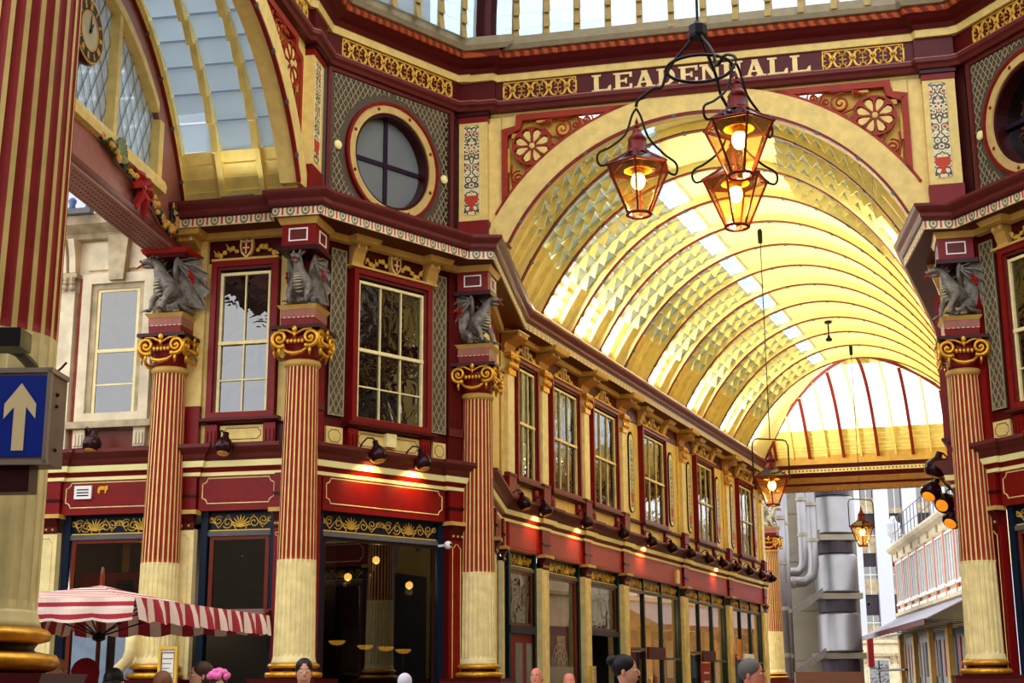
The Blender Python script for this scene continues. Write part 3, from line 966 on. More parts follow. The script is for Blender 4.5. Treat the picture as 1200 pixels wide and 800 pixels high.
# right nave wall, turned away from the camera
WR = wallroot('wall_right', RN0, AZRN)
slab(WR, 0, 29, 4.5, 9.6, M_CREAM)
slab(WR, 0, 29, 0, 4.5, M_GREEN, 'shopfront', .1, .3)
slab(WR, 0, 29, 4.5, 5.1, M_RED, 'fascia_panel', -.04, 0)
for k, x in enumerate((3, 9, 15, 21, 25)):
    shop_pilaster(WR, x + .3, .44)
for k, x in enumerate((5.0, 11, 17, 22.6, 26.4)):
    upper_window(30 + k, WR, x, x + 2.2, 3, lowbar=False)
# canted wall on the right
WRD = wallroot('wall_right_corner', RD0, AZR)
slab(WRD, -.2, 4.6, 4.5, 9.5, M_MAR)
slab(WRD, -.25, .42, 0, 9.4, M_RED, 'corner_pier', -.1, .1)
lattice(WRD, .47, .80, 6.15, 9.15)
upper_window(40, WRD, 1.0, 2.9, 3)
slab(WRD, .9, 3.0, 8.87, 8.91, M_YELD, 'frieze_lip', -.2, 0)
bracket(WRD, 1.1, .26, .22)
frieze_ornament(WRD, 1.95, 9.09, 1.5)
for a, b in ((.44, .85), (1.2, 2.7)):
    slab(WRD, a, b, 5.64, 5.95, M_CREAM, 'apron_panel', -.05, 0)
    outline(WRD, a + .05, b - .05, 5.69, 5.90, .05, -.053, .006, M_MAR)
shop_pilaster(WRD, .25, .4, mt=M_RED)
fascia(WRD, .5, 3.4)
shop_window(41, WRD, .5, 3.4, 1, M_BLUEG, M_WOOD, zs=.9)
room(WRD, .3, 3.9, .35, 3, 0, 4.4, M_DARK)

# ================================================================== arch walls over the crossing
ACX, ACZ, ARI, ARO = 4.37, 8.08, 4.16, 4.62
def arcpts(r, z0, n=40, cx=ACX, cz=ACZ):
    a0 = math.asin((z0 - cz) / r)
    return [(cx + r * math.cos(math.pi - a0 - (math.pi - 2 * a0) * i / n), cz + r * math.sin(math.pi - a0 - (math.pi - 2 * a0) * i / n)) for i in range(n + 1)]
M_ORN = mat('spandrel_red', (150, 44, 22), .45)
M_ORNY = mat('spandrel_ochre', (206, 158, 66), .45)

def scroll_motifs(par, x0, x1, z0, z1, y, mt=None):
    """gilt running ornament in a frieze panel"""
    m = MB(); H = z1 - z0; n = max(2, round((x1 - x0) / (H * .95))); st = (x1 - x0) / n; zc = (z0 + z1) / 2
    frame4(m, x0, x1, z0, z1, .018, y - .01, y)
    for i in range(n):
        c = x0 + st * (i + .5)
        pts = [(c + .055 * math.cos(t), y - .006, zc + H * .08 + .055 * math.sin(t)) for t in [math.pi * q / 4 for q in range(8)]]
        m.tube(pts, .017, 4, closed=True)
        m.ball((c, y - .006, zc + H * .08), .018, 5, 4)
        for s in (-1, 1):
            for v in (-1, 1):
                m.tube([(c + s * .02, y - .006, zc + v * .04), (c + s * .06, y - .01, zc + v * H * .32), (c + s * st * .33, y - .006, zc + v * H * .4), (c + s * st * .42, y - .006, zc + v * H * .22), (c + s * st * .3, y - .006, zc + v * H * .18)], .016, 4, rs=[.026, .030, .024, .018, .010])
            m.tube([(c + s * st * .5, y - .006, zc + H * .28), (c + s * st * .5, y - .006, zc - H * .28)], .018, 4)
            m.tube([(c + s * st * .32, y - .006, zc), (c + s * st * .5, y - .006, zc)], .010, 4)
    o = m.build('scroll_ornament', mt or M_GOLDP, par)
    return o

def arch_wall(name, P, az, letters=False):
    r = wallroot(name, P, az)
    W2 = 8.84
    zt = 12.75
    # masonry around the arch, pierced where the spandrel fretwork is
    outer = arcpts(ARO, 9.9)
    inner = arcpts(ARI, 9.9)
    MB().band(outer, inner, -.10, .25).build('arch_band', M_CREAM, r)
    MB().band(inner, [(ACX + (p[0] - ACX) * .988, ACZ + (p[1] - ACZ) * .988) for p in inner], -.13, -.06).build('arch_edge', M_RED, r)
    m = MB()
    for i in range(2, len(inner) - 1, 4):
        p = inner[i]; q = inner[i + 1]
        a = math.atan2(p[1] - ACZ, p[0] - ACX)
        T = Matrix.Translation((ACX + math.cos(a) * (ARI - .03), 0, ACZ + math.sin(a) * (ARI - .03))) @ Matrix.Rotation(-a, 4, 'Y')
        mb = MB(T); mb.box(-.04, .02, -.15, -.10, -.035, .035)
        m.add(mb.v, mb.f)
    m.build('arch_clip', M_LEAD, r)
    # upper strip and side strips in cream
    slab(r, .25, W2 - .25, 12.52, zt, M_CREAM, 'wall_strip', 0, .25)
    for s in (0, 1):
        X = (lambda x: x) if s == 0 else (lambda x: 2 * ACX - x)
        a, b = sorted((X(.2), X(.50)))
        slab(r, a, b, 9.85, 12.55, M_CREAM, 'wall_strip', 0, .25)
        # spandrel: red plate outline with notched outer corner, open fretwork inside
        corner = [(.50, 10.45), (.50, 12.22)] + [(.50 + .28 * math.cos(t) - .0, 12.52 - .28 * math.sin(t)) for t in (1.35, 1.0, .6, .2)][:4] + [(.80, 12.52), (3.1, 12.52)]
        arc = [p for p in arcpts(ARO + .01, 9.9, 80) if p[0] < 3.15 and p[1] > 10.4]
        # border strip along the straight sides
        m = MB()
        m.prism([(X(.50), 10.35), (X(.50), 12.22), (X(.62), 12.16), (X(.62), 10.62)], -.06, .06)
        m.prism([(X(.50), 12.24), (X(.78), 12.30), (X(.80), 12.53), (X(3.2), 12.53), (X(2.6), 12.42), (X(.92), 12.40), (X(.88), 12.22), (X(.62), 12.10)], -.06, .06)
        a2 = [p for p in arcpts(ARO + .07, 9.9, 80) if p[0] < 3.0 and p[1] > 10.5]
        n = min(len(arc), len(a2))
        m.band([(X(p[0]), p[1]) for p in a2[:n]], [(X(p[0]), p[1]) for p in arc[:n]], -.06, .06)
        sp_ = m.build('spandrel_frame', M_ORN, r)
        gr = [p for p in arcpts(ARO - .02, 9.9, 60) if .5 < p[0] < 2.15]
        MB().prism([(X(p[0]), p[1]) for p in gr] + [(X(2.15), 12.36), (X(1.9), 12.5), (X(.85), 12.5), (X(.52), 12.2)], .10, .13).build('spandrel_ground', M_ORNY, sp_)
        a_, b_ = sorted((X(.48), X(.84)))
        slab(r, a_, b_, 12.14, 12.56, M_CREAM, 'wall_strip', .14, .25)
        MB().prism([(X(.48), 12.56), (X(.48), 12.2), (X(.60), 12.22), (X(.76), 12.32), (X(.82), 12.56)], .0, .14).build('wall_strip', M_CREAM, r)
        # rosette
        rc = (X(1.11), 11.85)
        m = MB()
        m.band([(rc[0] + .40 * math.cos(t), rc[1] + .40 * math.sin(t)) for t in [2 * math.pi * q / 32 for q in range(32)]], [(rc[0] + .365 * math.cos(t), rc[1] + .365 * math.sin(t)) for t in [2 * math.pi * q / 32 for q in range(32)]], -.07, .03, True)
        for q in range(8):
            t = math.pi * q / 4
            T = lambda u, v: (rc[0] + u * math.cos(t) - v * math.sin(t), rc[1] + u * math.sin(t) + v * math.cos(t))
            m.prism([T(.05, -.015), T(.3, -.02), T(.37, -.1), T(.37, .1), T(.3, .02), T(.05, .015)], -.06, .02)
        m.build('rosette', M_ORN, sp_)
        m = MB()
        for q in range(8):
            t = math.pi * (q + .5) / 4
            T = lambda u, v: (rc[0] + u * math.cos(t) - v * math.sin(t), rc[1] + u * math.sin(t) + v * math.cos(t))
            m.prism([T(.08, 0), T(.2, -.055), T(.29, -.07), T(.34, 0), T(.29, .07), T(.2, .055)], -.045, -.02)
        m.ball((rc[0], -.05, rc[1]), .065, 8, 5, (1, .6, 1))
        m.build('petals', M_CREAM, sp_)
        m = MB()
        for (cx_, cz_, rr, a0, tn) in ((1.72, 12.16, .20, 2.6, 1.9), (2.22, 12.30, .11, 2.6, 1.7), (.82, 11.22, .14, 0, -1.8), (.74, 10.86, .09, 0, -1.6), (1.42, 12.32, .07, 0, 1.3), (1.98, 12.20, .07, 1, -1.3), (2.5, 12.40, .06, 1, 1.3)):
            sp2 = [(X(p[0]), p[1]) for p in spiral(cx_, cz_, .015, rr, a0, tn, 26)]
            m.tube([(p[0], -.03, p[1]) for p in sp2], .02, 5)
        for L_ in ([(1.35, 12.2), (1.5, 12.02), (1.75, 11.93), (2.0, 12.06), (2.3, 12.2), (2.7, 12.42)], [(.95, 11.5), (1.0, 11.3), (.9, 11.1), (.78, 10.98), (.66, 10.7)], [(1.25, 12.28), (1.5, 12.4), (1.9, 12.4)], [(.7, 11.5), (.68, 11.3), (.72, 11.05)], [(1.5, 12.02), (1.45, 11.9), (1.55, 11.85)], [(2.0, 12.06), (2.1, 12.2), (2.02, 12.38)]):
            m.tube([(X(p[0]), -.03, p[1]) for p in L_], .022, 5)
        m.build('fret_scroll', M_ORN, sp_)
        m = MB()
        for (cx_, cz_, rr) in ((1.72, 12.16, .13), (2.22, 12.3, .06), (.82, 11.22, .08), (.74, 10.86, .05)):
            m.ball((X(cx_), -.0, cz_), rr, 8, 5, (1, .3, 1))
        for (px, pz, w_, h_) in ((.60, 11.6, .06, .5), (1.2, 12.36, .3, .05), (.66, 11.0, .05, .35), (.7, 12.1, .1, .1), (1.0, 11.36, .12, .06)):
            m.box(min(X(px), X(px + w_)), max(X(px), X(px + w_)), -.02, .02, pz - h_ / 2, pz + h_ / 2)
        m.build('fret_leaf', M_ORNY, sp_)
        # painted pilaster
        x0, x1 = sorted((X(-.34), X(.24)))
        pl_ = MB().box(x0, x1, -.16, .2, 10.36, 12.40).build('painted_pilaster', M_CREAM, r)
        xm = (x0 + x1) / 2 - .03
        MB().uvbox(xm - .15, xm + .15, -.166, -.15, 10.5, 12.33).build('arabesque', P_ARAB, pl_)
        outline(pl_, xm - .16, xm + .16, 10.48, 12.35, .04, -.166, .007, M_CREAMP)
        MB().prism([(xm - .06, 10.58), (xm - .03, 10.64), (xm - .13, 10.78), (xm - .14, 10.88), (xm + .14, 10.88), (xm + .13, 10.78), (xm + .03, 10.64), (xm + .06, 10.58)], -.175, -.16).build('painted_urn', bpy.data.materials['urn_red'], pl_)
        MB().box(x0 - .02, x1 + .02, -.19, .2, 9.82, 10.36).build('pilaster_base', M_RED, pl_)
        MB().box(x0 - .01, x1 + .01, -.18, .2, 12.40, 12.52).build('pilaster_neck', M_RED, pl_)
        MB().box(x0 - .03, x1 + .03, -.22, .2, 12.52, 12.64).build('pilaster_cap', M_MARD, pl_)
    # frieze
    slab(r, -.35, W2 + .35, 12.74, 13.24, M_MAR, 'frieze_ground', -.10, .25)
    scroll_motifs(r, .56, 2.02, 12.80, 13.20, -.10)
    scroll_motifs(r, 6.74, 8.22, 12.80, 13.20, -.10)
    for a, b in ((-.30, .40), (8.4, 9.1)):
        slab(r, a, b, 12.74, 13.24, M_MAR, 'frieze_block', -.20, .1)
    return r

FA = arch_wall('wall_arch', F0, AZF)
# lettering, built stroke by stroke with slab serifs
def letter(ch, x, w, z0, h):
    """returns list of polygons (x,z)"""
    s = w * .27; q = h * .14; P = []
    def R(a, b, c, d): P.append([(x + a * w, z0 + c * h), (x + b * w, z0 + c * h), (x + b * w, z0 + d * h), (x + a * w, z0 + d * h)])
    def S(a, b, t, k=1.25):     # serif bar
        R(a - .07, b + .07, t, t + .10) if k else None
    st = .24
    if ch == 'L':
        R(.14, .14 + st, 0, 1); S(.10, .42, 0); S(.10, .42, .90); R(.14, 1.0, 0, .12); P.append([(x + .82 * w, z0), (x + 1.0 * w, z0), (x + 1.0 * w, z0 + .34 * h), (x + .90 * w, z0 + .30 * h), (x + .8 * w, z0 + .12 * h)])
    elif ch == 'E':
        R(.14, .14 + st, 0, 1); S(.10, .42, 0); S(.10, .42, .90); R(.14, .95, 0, .12); R(.14, .95, .88, 1); R(.3, .7, .44, .56); R(.62, .72, .34, .66)
        R(.85, .98, 0, .3); R(.85, .98, .7, 1)
    elif ch == 'A':
        P.append([(x + .10 * w, z0), (x + .26 * w, z0), (x + .55 * w, z0 + h), (x + .42 * w, z0 + h)])
        P.append([(x + .66 * w, z0), (x + .95 * w, z0), (x + .64 * w, z0 + h), (x + .38 * w, z0 + h)])
        R(.28, .74, .28, .38); S(.06, .30, 0); S(.62, .98, 0); R(.36, .66, .9, 1.0)
    elif ch == 'D':
        R(.14, .14 + st, 0, 1); S(.10, .42, 0); S(.10, .42, .90)
        n = 10
        o_ = [(x + (.45 + .50 * math.sin(math.pi * i / n)) * w, z0 + h * (.5 - .5 * math.cos(math.pi * i / n))) for i in range(n + 1)]
        i_ = [(x + (.45 + .26 * math.sin(math.pi * i / n)) * w, z0 + h * (.5 - .40 * math.cos(math.pi * i / n))) for i in range(n + 1)]
        for i in range(n): P.append([o_[i], o_[i + 1], i_[i + 1], i_[i]][::-1])
        R(.3, .46, 0, .1); R(.3, .46, .9, 1)
    elif ch == 'N':
        R(.12, .26, 0, 1); R(.78, .92, 0, 1); P.append([(x + .68 * w, z0), (x + .92 * w, z0), (x + .36 * w, z0 + h), (x + .12 * w, z0 + h)])
        S(.08, .30, 0); S(.06, .34, .9); S(.72, .96, .9)
    elif ch == 'H':
        R(.10, .34, 0, 1); R(.66, .90, 0, 1); R(.3, .7, .44, .56)
        for a, b in ((.06, .38), (.62, .94)): S(a, b, 0); S(a, b, .9)
    return P
xs = 2.32
word = 'LEADENHALL'
lw = (6.55 - 2.32) / len(word)
sign = empty('lettering', kind='structure', parent=FA)
for i, ch in enumerate(word):
    m = MB()
    for k, poly in enumerate(letter(ch, xs + lw * i, lw * .92, 12.82, .35)):
        m.prism(poly, -.125 - .0006 * k, -.10)
    m.build('letter', M_LETTER, sign)

# left arch, over the side avenue (runs towards the camera from the second column)
AZLA = 190.0
LA0 = C3 + dirv(AZLA) * 0.0
# its outward normal must face the crossing: reverse the run
LAo = C3 + dirv(AZLA) * 8.84
LA = arch_wall('wall_left_arch', LAo, AZLA - 180)

# canted upper frieze, left and right
def upper_cant(root, x0, x1):
    slab(root, x0 - .2, x1 + .2, 12.74, 13.24, M_MAR, 'frieze_ground', -.06, .25)
    scroll_motifs(root, x0 + .35, x1 - .35, 12.80, 13.20, -.06)
upper_cant(WU, .45, 3.9)
WRU = wallroot('wall_right_corner_upper', RD0, AZR)
cx2 = 1.98
def ring2(r, n=48): return [(cx2 + r * math.cos(2 * math.pi * k / n), cz + r * math.sin(2 * math.pi * k / n)) for k in range(n)]
sq2 = [(cx2 + (p[0] - cx) * (1.0), p[1]) for p in sq]
MB().band(sq2, ring2(1.02), 0, .3, True).build('wall_slab', M_GREY, WRU)
slab(WRU, -.1, .45, 9.8, 12.75, M_MARD, 'corner_pier', -.03, .2)
MB().band(ring2(1.14), ring2(1.08), -.09, 0, True).build('round_architrave', M_RED, WRU)
w9 = MB().band(ring2(1.09), ring2(.93), -.06, .06, True).build('window_42', M_OCH, WRU, kind='structure')
m_ = MB()
for k in range(8):
    a = math.pi * (k + .5) / 4
    m_.ball((cx2 + 1.0 * math.cos(a), -.07, cz + 1.0 * math.sin(a)), .035, 6, 4, (1, .5, 1))
m_.build('stud', M_RED, w9)
MB().band(ring2(.93), ring2(.87), -.02, .28, True).build('deep_reveal', M_MARD, w9)
MB().prism(ring2(.9, 24), .24, .246).build('pane', G_WIN, w9)
m_ = MB(); m_.box(cx2 - .04, cx2 + .04, .16, .23, cz - .88, cz + .88); m_.box(cx2 - .86, cx2 + .86, .16, .23, cz - .04, cz + .04)
m_.build('cross_bar', bpy.data.materials['aubergine_paint'], w9)
MB().box(cx2 - 1, cx2 + 1, .34, .38, cz - 1, cz + 1).build('dark_room', M_DARK, w9)
for (x0, x1, z0, z1) in ((.6, 1.9, 11.2, 12.5), (.6, 1.9, 9.95, 11.05)):
    lattice(WRU, x0, x1, z0, z1, y=-.012, p=.115, clip=lambda x, z: (x - cx2) ** 2 + (z - cz) ** 2 > 1.27 ** 2, slant=1.7)
m_ = MB(); frame4(m_, .5, 3.5, 9.85, 12.6, .08, -.04, 0); m_.build('panel_border', M_PURP, WRU)
MB().ball((.72, -.03, 11.12), .09, 12, 6, (1, .5, 1)).build('round_boss', M_YEL, WRU)
upper_cant(WRU, .45, 3.9)

# ring cornice under the dome
cr = empty('trim_3', kind='structure')
dF = dirv(AZF); nF = nrm(AZF); nD = nrm(AZD); nR = nrm(AZR)
def pt(v): return (v.x, v.y)
RP = []
RP.append(pt(C3 + dirv(AZLA) * 9.2 + nrm(10) * .12))
RP.append(pt(C3 + dirv(AZLA) * .55 + nrm(10) * .12))
RP.append(pt(C3 + dirv(AZLA) * .45 + nrm(10) * .22))
RP.append(pt(D0 + dirv(AZD) * .42 + nD * .16))
RP.append(pt(D0 + dirv(AZD) * .52 + nD * .08))
RP.append(pt(D0 + dirv(AZD) * 3.72 + nD * .08))
RP.append(pt(D0 + dirv(AZD) * 3.80 + nD * .20))
RP.append(pt(F0 - dF * .22 + nF * .24))
RP.append(pt(F0 + dF * .36 + nF * .24))
RP.append(pt(F0 + dF * .42 + nF * .12))
RP.append(pt(F0 + dF * 8.40 + nF * .12))
RP.append(pt(F0 + dF * 8.46 + nF * .24))
RP.append(pt(F0 + dF * 9.02 + nF * .24))
RP.append(pt(RD0 + dirv(AZR) * .46 + nR * .10))
RP.append(pt(RD0 + dirv(AZR) * 4.4 + nR * .10))
for nm, pf, mt in (
    ('lower_moulding', [(-.2, 12.60), (.02, 12.60), (.05, 12.66), (.10, 12.70), (.10, 12.76), (-.2, 12.76)], M_PURP),
    ('light_fillet', [(-.2, 12.76), (.11, 12.76), (.11, 12.785), (-.2, 12.785)], M_PINK),
    ('cream_band', [(-.2, 13.22), (.03, 13.22), (.05, 13.36), (-.2, 13.36)], M_CREAM),
    ('maroon_cove', [(-.2, 13.36), (.08, 13.36), (.12, 13.44), (.22, 13.50), (.30, 13.58), (-.2, 13.58)], M_MAR),
    ('rope_band', [(.2, 13.58), (.34, 13.58), (.38, 13.64), (.34, 13.70), (.2, 13.70)], P_ROPE),
    ('grey_gutter', [(.1, 13.70), (.42, 13.70), (.48, 13.78), (.48, 13.94), (.1, 13.96)], mat('gutter_grey_cream', (150, 138, 110), .5))):
    MB().sweep(pf, RP).build(nm, mt, cr)

# ================================================================== vaulted roofs
VW, VZC, VAP, VZ0 = 8.49, 5.641, 13.02, 10.0
VB = VAP - VZC
TH0 = math.asin((VZ0 - VZC) / VB)
M_FLNG = mat('rib_flange_paint', (116, 34, 20), .5)
class Sec:
    """one rib plane of a vault: left and right springing points in plan"""
    def __init__(s, A, B):
        s.A, s.B = Vector(A), Vector(B)
        s.dr = (s.B - s.A).normalized(); s.w = (s.B - s.A).length
        s.cen = (s.A + s.B) / 2; s.hw = s.w / 2 / math.cos(TH0)
    def p(s, t, dep=0.0):
        """t 0..1 from left springing to right, dep inwards"""
        th = TH0 + (math.pi - 2 * TH0) * t
        q = s.cen - s.dr * ((s.hw - dep) * math.cos(th))
        return Vector((q.x, q.y, VZC + (VB - dep) * math.sin(th)))
def lerpsec(a, b, k): return Sec(a.A.lerp(b.A, k), a.B.lerp(b.B, k))

def rib(par, sec, along, t0=0, t1=1, n=36, name='rib'):
    """cream web with a red bottom flange and small clips"""
    def ribbon(d0, d1, w, mt, nm, par):
        v, f = [], []
        for i in range(n + 1):
            t = t0 + (t1 - t0) * i / n
            a, b = sec.p(t, d0), sec.p(t, d1)
            o = Vector((along.x * w, along.y * w, 0))
            v += [a - o, a + o, b + o, b - o]
        for i in range(n):
            for k in range(4):
                f.append((4 * i + k, 4 * i + (k + 1) % 4, 4 * i + 4 + (k + 1) % 4, 4 * i + 4 + k))
        f += [(0, 1, 2, 3), (4 * n + 3, 4 * n + 2, 4 * n + 1, 4 * n)]
        return MB().add(v, f).build(nm, mt, par)
    r = ribbon(-.04, .17, .035, M_YEL, name, par)
    ribbon(.17, .195, .055, M_FLNG, 'flange', r)
    m = MB()
    N = max(2, int((t1 - t0) * 12))
    for i in range(N):
        t = t0 + (t1 - t0) * (i + .5) / N
        a = sec.p(t, .19); b = sec.p(t + .004, .19); tg = (b - a).normalized()
        al = Vector((along.x, along.y, 0)); nn = tg.cross(al).normalized()
        T = Matrix((( *[tg.x, al.x, nn.x], a.x), (tg.y, al.y, nn.y, a.y), (tg.z, al.z, nn.z, a.z), (0, 0, 0, 1)))
        mb = MB(T); mb.box(-.03, .03, -.075, .075, -.02, .02); m.add(mb.v, mb.f)
    m.build('clip', M_LEAD, r)
    return r

PANE_ME = MB().box(-.5, .5, -.5, .5, -.5, .5).mesh('pane', G_LOUV)
PANE_RF = MB().box(-.5, .5, -.5, .5, -.5, .5).mesh('roof_pane', G_ROOF)
G_CLEAR = glassmat('clear_roof_glass', (244, 248, 250), (225, 232, 236), .12, .05, 1.3)
PANE_CL = MB().box(-.5, .5, -.5, .5, -.5, .5).mesh('clear_pane', G_CLEAR)
def place_pane(par, a, b, c, d, me, th=.012):
    """a,b lower edge; c,d upper edge (d above a)"""
    o = (a + b + c + d) / 4
    X = (b - a + c - d) / 2; Y = (d - a + c - b) / 2
    Z = X.cross(Y).normalized() * th
    M = Matrix(((X.x, Y.x, Z.x, o.x), (X.y, Y.y, Z.y, o.y), (X.z, Y.z, Z.z, o.z), (0, 0, 0, 1)))
    return inst(me, 'pane', M, par)

def quadmesh(pts_rows, name, mt, par, thick=0.0):
    v, f = [], []
    m = len(pts_rows[0])
    for r in pts_rows: v += r
    for i in range(len(pts_rows) - 1):
        for k in range(m - 1):
            f.append((i * m + k, i * m + k + 1, (i + 1) * m + k + 1, (i + 1) * m + k))
    return MB().add(v, f).build(name, mt, par)

def bay(par, s0, s1, zones, pitch=.034, nf=2, me=None, boards_t=None, fin=.26, fw2=.014):
    """fill between two rib planes. zones: list of (t0, t1, kind)"""
    me = me or PANE_ME
    me0 = me
    secs = [s0] + [lerpsec(s0, s1, (k + 1) / (nf + 1)) for k in range(nf)] + [s1]
    for (t0, t1, kind) in zones:
        if kind in ('board', 'crown'):
            n = max(1, round((t1 - t0) / .022)) if kind == 'board' else 12
            if kind == 'board':
                for i in range(n):
                    a, b = t0 + (t1 - t0) * i / n, t0 + (t1 - t0) * (i + 1) / n
                    m = MB()
                    q = [s0.p(a, .0), s1.p(a, .0), s1.p(b, .035), s0.p(b, .035), s0.p(a, -.03), s1.p(a, -.03), s1.p(b, -.0), s0.p(b, -.0)]
                    m.add(q, [(0, 1, 2, 3), (7, 6, 5, 4), (0, 4, 5, 1), (2, 6, 7, 3), (1, 5, 6, 2), (0, 3, 7, 4)])
                    m.build('board', M_YELB, par)
                for S in secs[1:-1]:
                    al = (s1.cen - s0.cen).normalized(); o = Vector((al.x, al.y, 0)) * max(fw2 * .8, .02); v, f = [], []
                    for i in range(5):
                        t = t0 + (t1 - t0) * i / 4
                        a, b = S.p(t, .0), S.p(t, .13)
                        v += [a - o, a + o, b + o, b - o]
                    for i in range(4):
                        for k in range(4): f.append((4 * i + k, 4 * i + (k + 1) % 4, 4 * i + 4 + (k + 1) % 4, 4 * i + 4 + k))
                    f += [(0, 1, 2, 3), (19, 18, 17, 16)]
                    MB().add(v, f).build('foot_rafter', M_YELB, par)
            else:
                rows = []
                for i in range(n + 1):
                    t = t0 + (t1 - t0) * i / n
                    rows.append([s0.p(t, 0), s1.p(t, 0)])
                quadmesh(rows, 'crown_panel', M_YEL, par)
                rows2 = [[a - Vector((0, 0, -.04)), b - Vector((0, 0, -.04))] for a, b in rows]
                quadmesh(rows2, 'crown_deck', M_LEAD, par)
        elif kind in ('glass', 'open'):
            left = (t0 + t1) / 2 < .5
            n = max(1, round((t1 - t0) / pitch))
            me = PANE_RF if kind == 'open' else me0
            for i in range(n):
                a, b = t0 + (t1 - t0) * i / n, t0 + (t1 - t0) * (i + 1) / n
                if not left: a, b = b, a
                # each pane laps outside the one above: lower edge out, upper edge in
                for k in range(nf + 1):
                    A, B = secs[k], secs[k + 1]
                    pa, pb = A.p(a, -.03), B.p(a, -.03)
                    pc, pd = B.p(b, .05), A.p(b, .05)
                    sh = (pb - pa) * .03
                    place_pane(par, pa + sh, pb - sh, pc - sh, pd + sh, me)
            if kind == 'glass':
                for k in range(0, nf + 2):
                    S = secs[k]
                    al = (s1.cen - s0.cen).normalized(); o = Vector((al.x, al.y, 0)) * fw2
                    if k == 0: o0 = Vector((al.x, al.y, 0)) * .05
                    elif k == nf + 1: o0 = Vector((al.x, al.y, 0)) * -.05
                    else: o0 = Vector((0, 0, 0))
                    fz = fin if 0 < k < nf + 1 else .12
                    v, f = [], []
                    q0 = 0
                    for i in range(n):
                        a, b = t0 + (t1 - t0) * i / n, t0 + (t1 - t0) * (i + 1) / n
                        if not left: a, b = t1 - (t1 - t0) * i / n, t1 - (t1 - t0) * (i + 1) / n
                        # tooth: deep at its lower end, tapering upwards
                        P = [S.p(a, -.03), S.p(b, -.03), S.p(b, .09), S.p(a + (b - a) * .12, fz), S.p(a, .12)]
                        P = [p + o0 for p in P]
                        base = len(v)
                        v += [p - o for p in P] + [p + o for p in P]
                        f += [tuple(base + j for j in range(5)), tuple(base + 9 - j for j in range(5))]
                        f += [(base + j, base + 5 + j, base + 5 + (j + 1) % 5, base + (j + 1) % 5) for j in range(5)]
                    MB().add(v, f).build('toothed_rafter', M_YELB, par)
M_YELB = mat('vault_board_paint', (242, 222, 138), .5, var=.10, scale=5)
zonesN = [(0.0, .085, 'board'), (.085, .345, 'glass'), (.345, .395, 'open'), (.395, .605, 'crown'), (.605, .655, 'crown'), (.655, .915, 'glass'), (.915, 1.0, 'board')]
zonesS = [(0.0, .085, 'board'), (.085, .345, 'glass'), (.345, .385, 'open'), (.385, .93, 'crown'), (.93, 1.0, 'board')]

# nave vault
VP0 = Vector((.33, 31.51)); dn = dirv(22); nr_ = nrm(22)
def nsec(t): 
    A = VP0 + dn * t + nr_ * .127
    return Sec(A, A + nr_ * VW)
ts = [.30 + 2.085 * k for k in range(11)]
ribsN = [nsec(t) for t in ts]
# splayed front bays between the arch and the nave
S0 = Sec(F0 + dF * .42 - nF * .30, F0 + dF * 8.32 - nF * .30)
S1 = Sec((.05, 29.1), (7.95, 26.6))
front = [S0, S1, ribsN[0]]
for j in range(2):
    r = empty('ceiling_front', kind='structure')
    rib(r, front[j], dirv(14 if j == 0 else 18))
    zz = zonesN
    bay(r, front[j], front[j + 1], zz)
for j in range(10):
    r = empty('ceiling_nave', kind='structure')
    rib(r, ribsN[j], dn)
    bay(r, ribsN[j], ribsN[j + 1], zonesN if j < 1 else zonesS)
# hipped end: boards and glass over the far beam
TE = 25.0
def tend(u): return TE + .094 * u
r = empty('ceiling_hip', kind='structure')
rib(r, ribsN[10], dn)
apex_u = VW / 2
# hip ribs run along the nave direction, from the beam up to the groin
def hpt(u, e, dep=0.0):
    """e = distance inwards from the far beam; height by the same profile"""
    hw = VW / 2 / math.cos(TH0)
    c = (VW / 2 - e) / hw
    c = max(-1, min(1, c)); th = math.acos(c)
    z = VZC + (VB - dep) * math.sin(th)
    ee = VW / 2 - (hw - dep) * math.cos(th)
    q = VP0 + nr_ * (.127 + u) + dn * (tend(u) - ee)
    return Vector((q.x, q.y, z))
def hiprib(par, u, e1, w, mt, d0, d1, nm, n=18):
    v, f = [], []
    for i in range(n + 1):
        e = e1 * (1 - math.cos(math.pi / 2 * i / n))
        a, b = hpt(u, e, d0), hpt(u, e, d1)
        o = Vector((nr_.x, nr_.y, 0)) * w
        v += [a - o, a + o, b + o, b - o]
    for i in range(n):
        for k in range(4): f.append((4 * i + k, 4 * i + (k + 1) % 4, 4 * i + 4 + (k + 1) % 4, 4 * i + 4 + k))
    f += [(0, 1, 2, 3), (4 * n + 3, 4 * n + 2, 4 * n + 1, 4 * n)]
    return MB().add(v, f).build(nm, mt, par)
us = [VW / 2 + 1.27 * k for k in (-3, -2, -1, 0, 1, 2, 3)]
for u in us:
    e1 = min(u, VW - u)
    q = hiprib(r, u, e1, .035, M_YEL, -.03, .17, 'hip_rib'); hiprib(q, u, e1, .06, M_FLNG, .17, .195, 'flange')
for k in range(7):
    u = VW / 2 + 1.27 * (k - 3) + .635
    e1 = min(u, VW - u)
    if e1 > .3: hiprib(r, u, e1, .03, M_YELB, -.02, .14, 'hip_rafter')
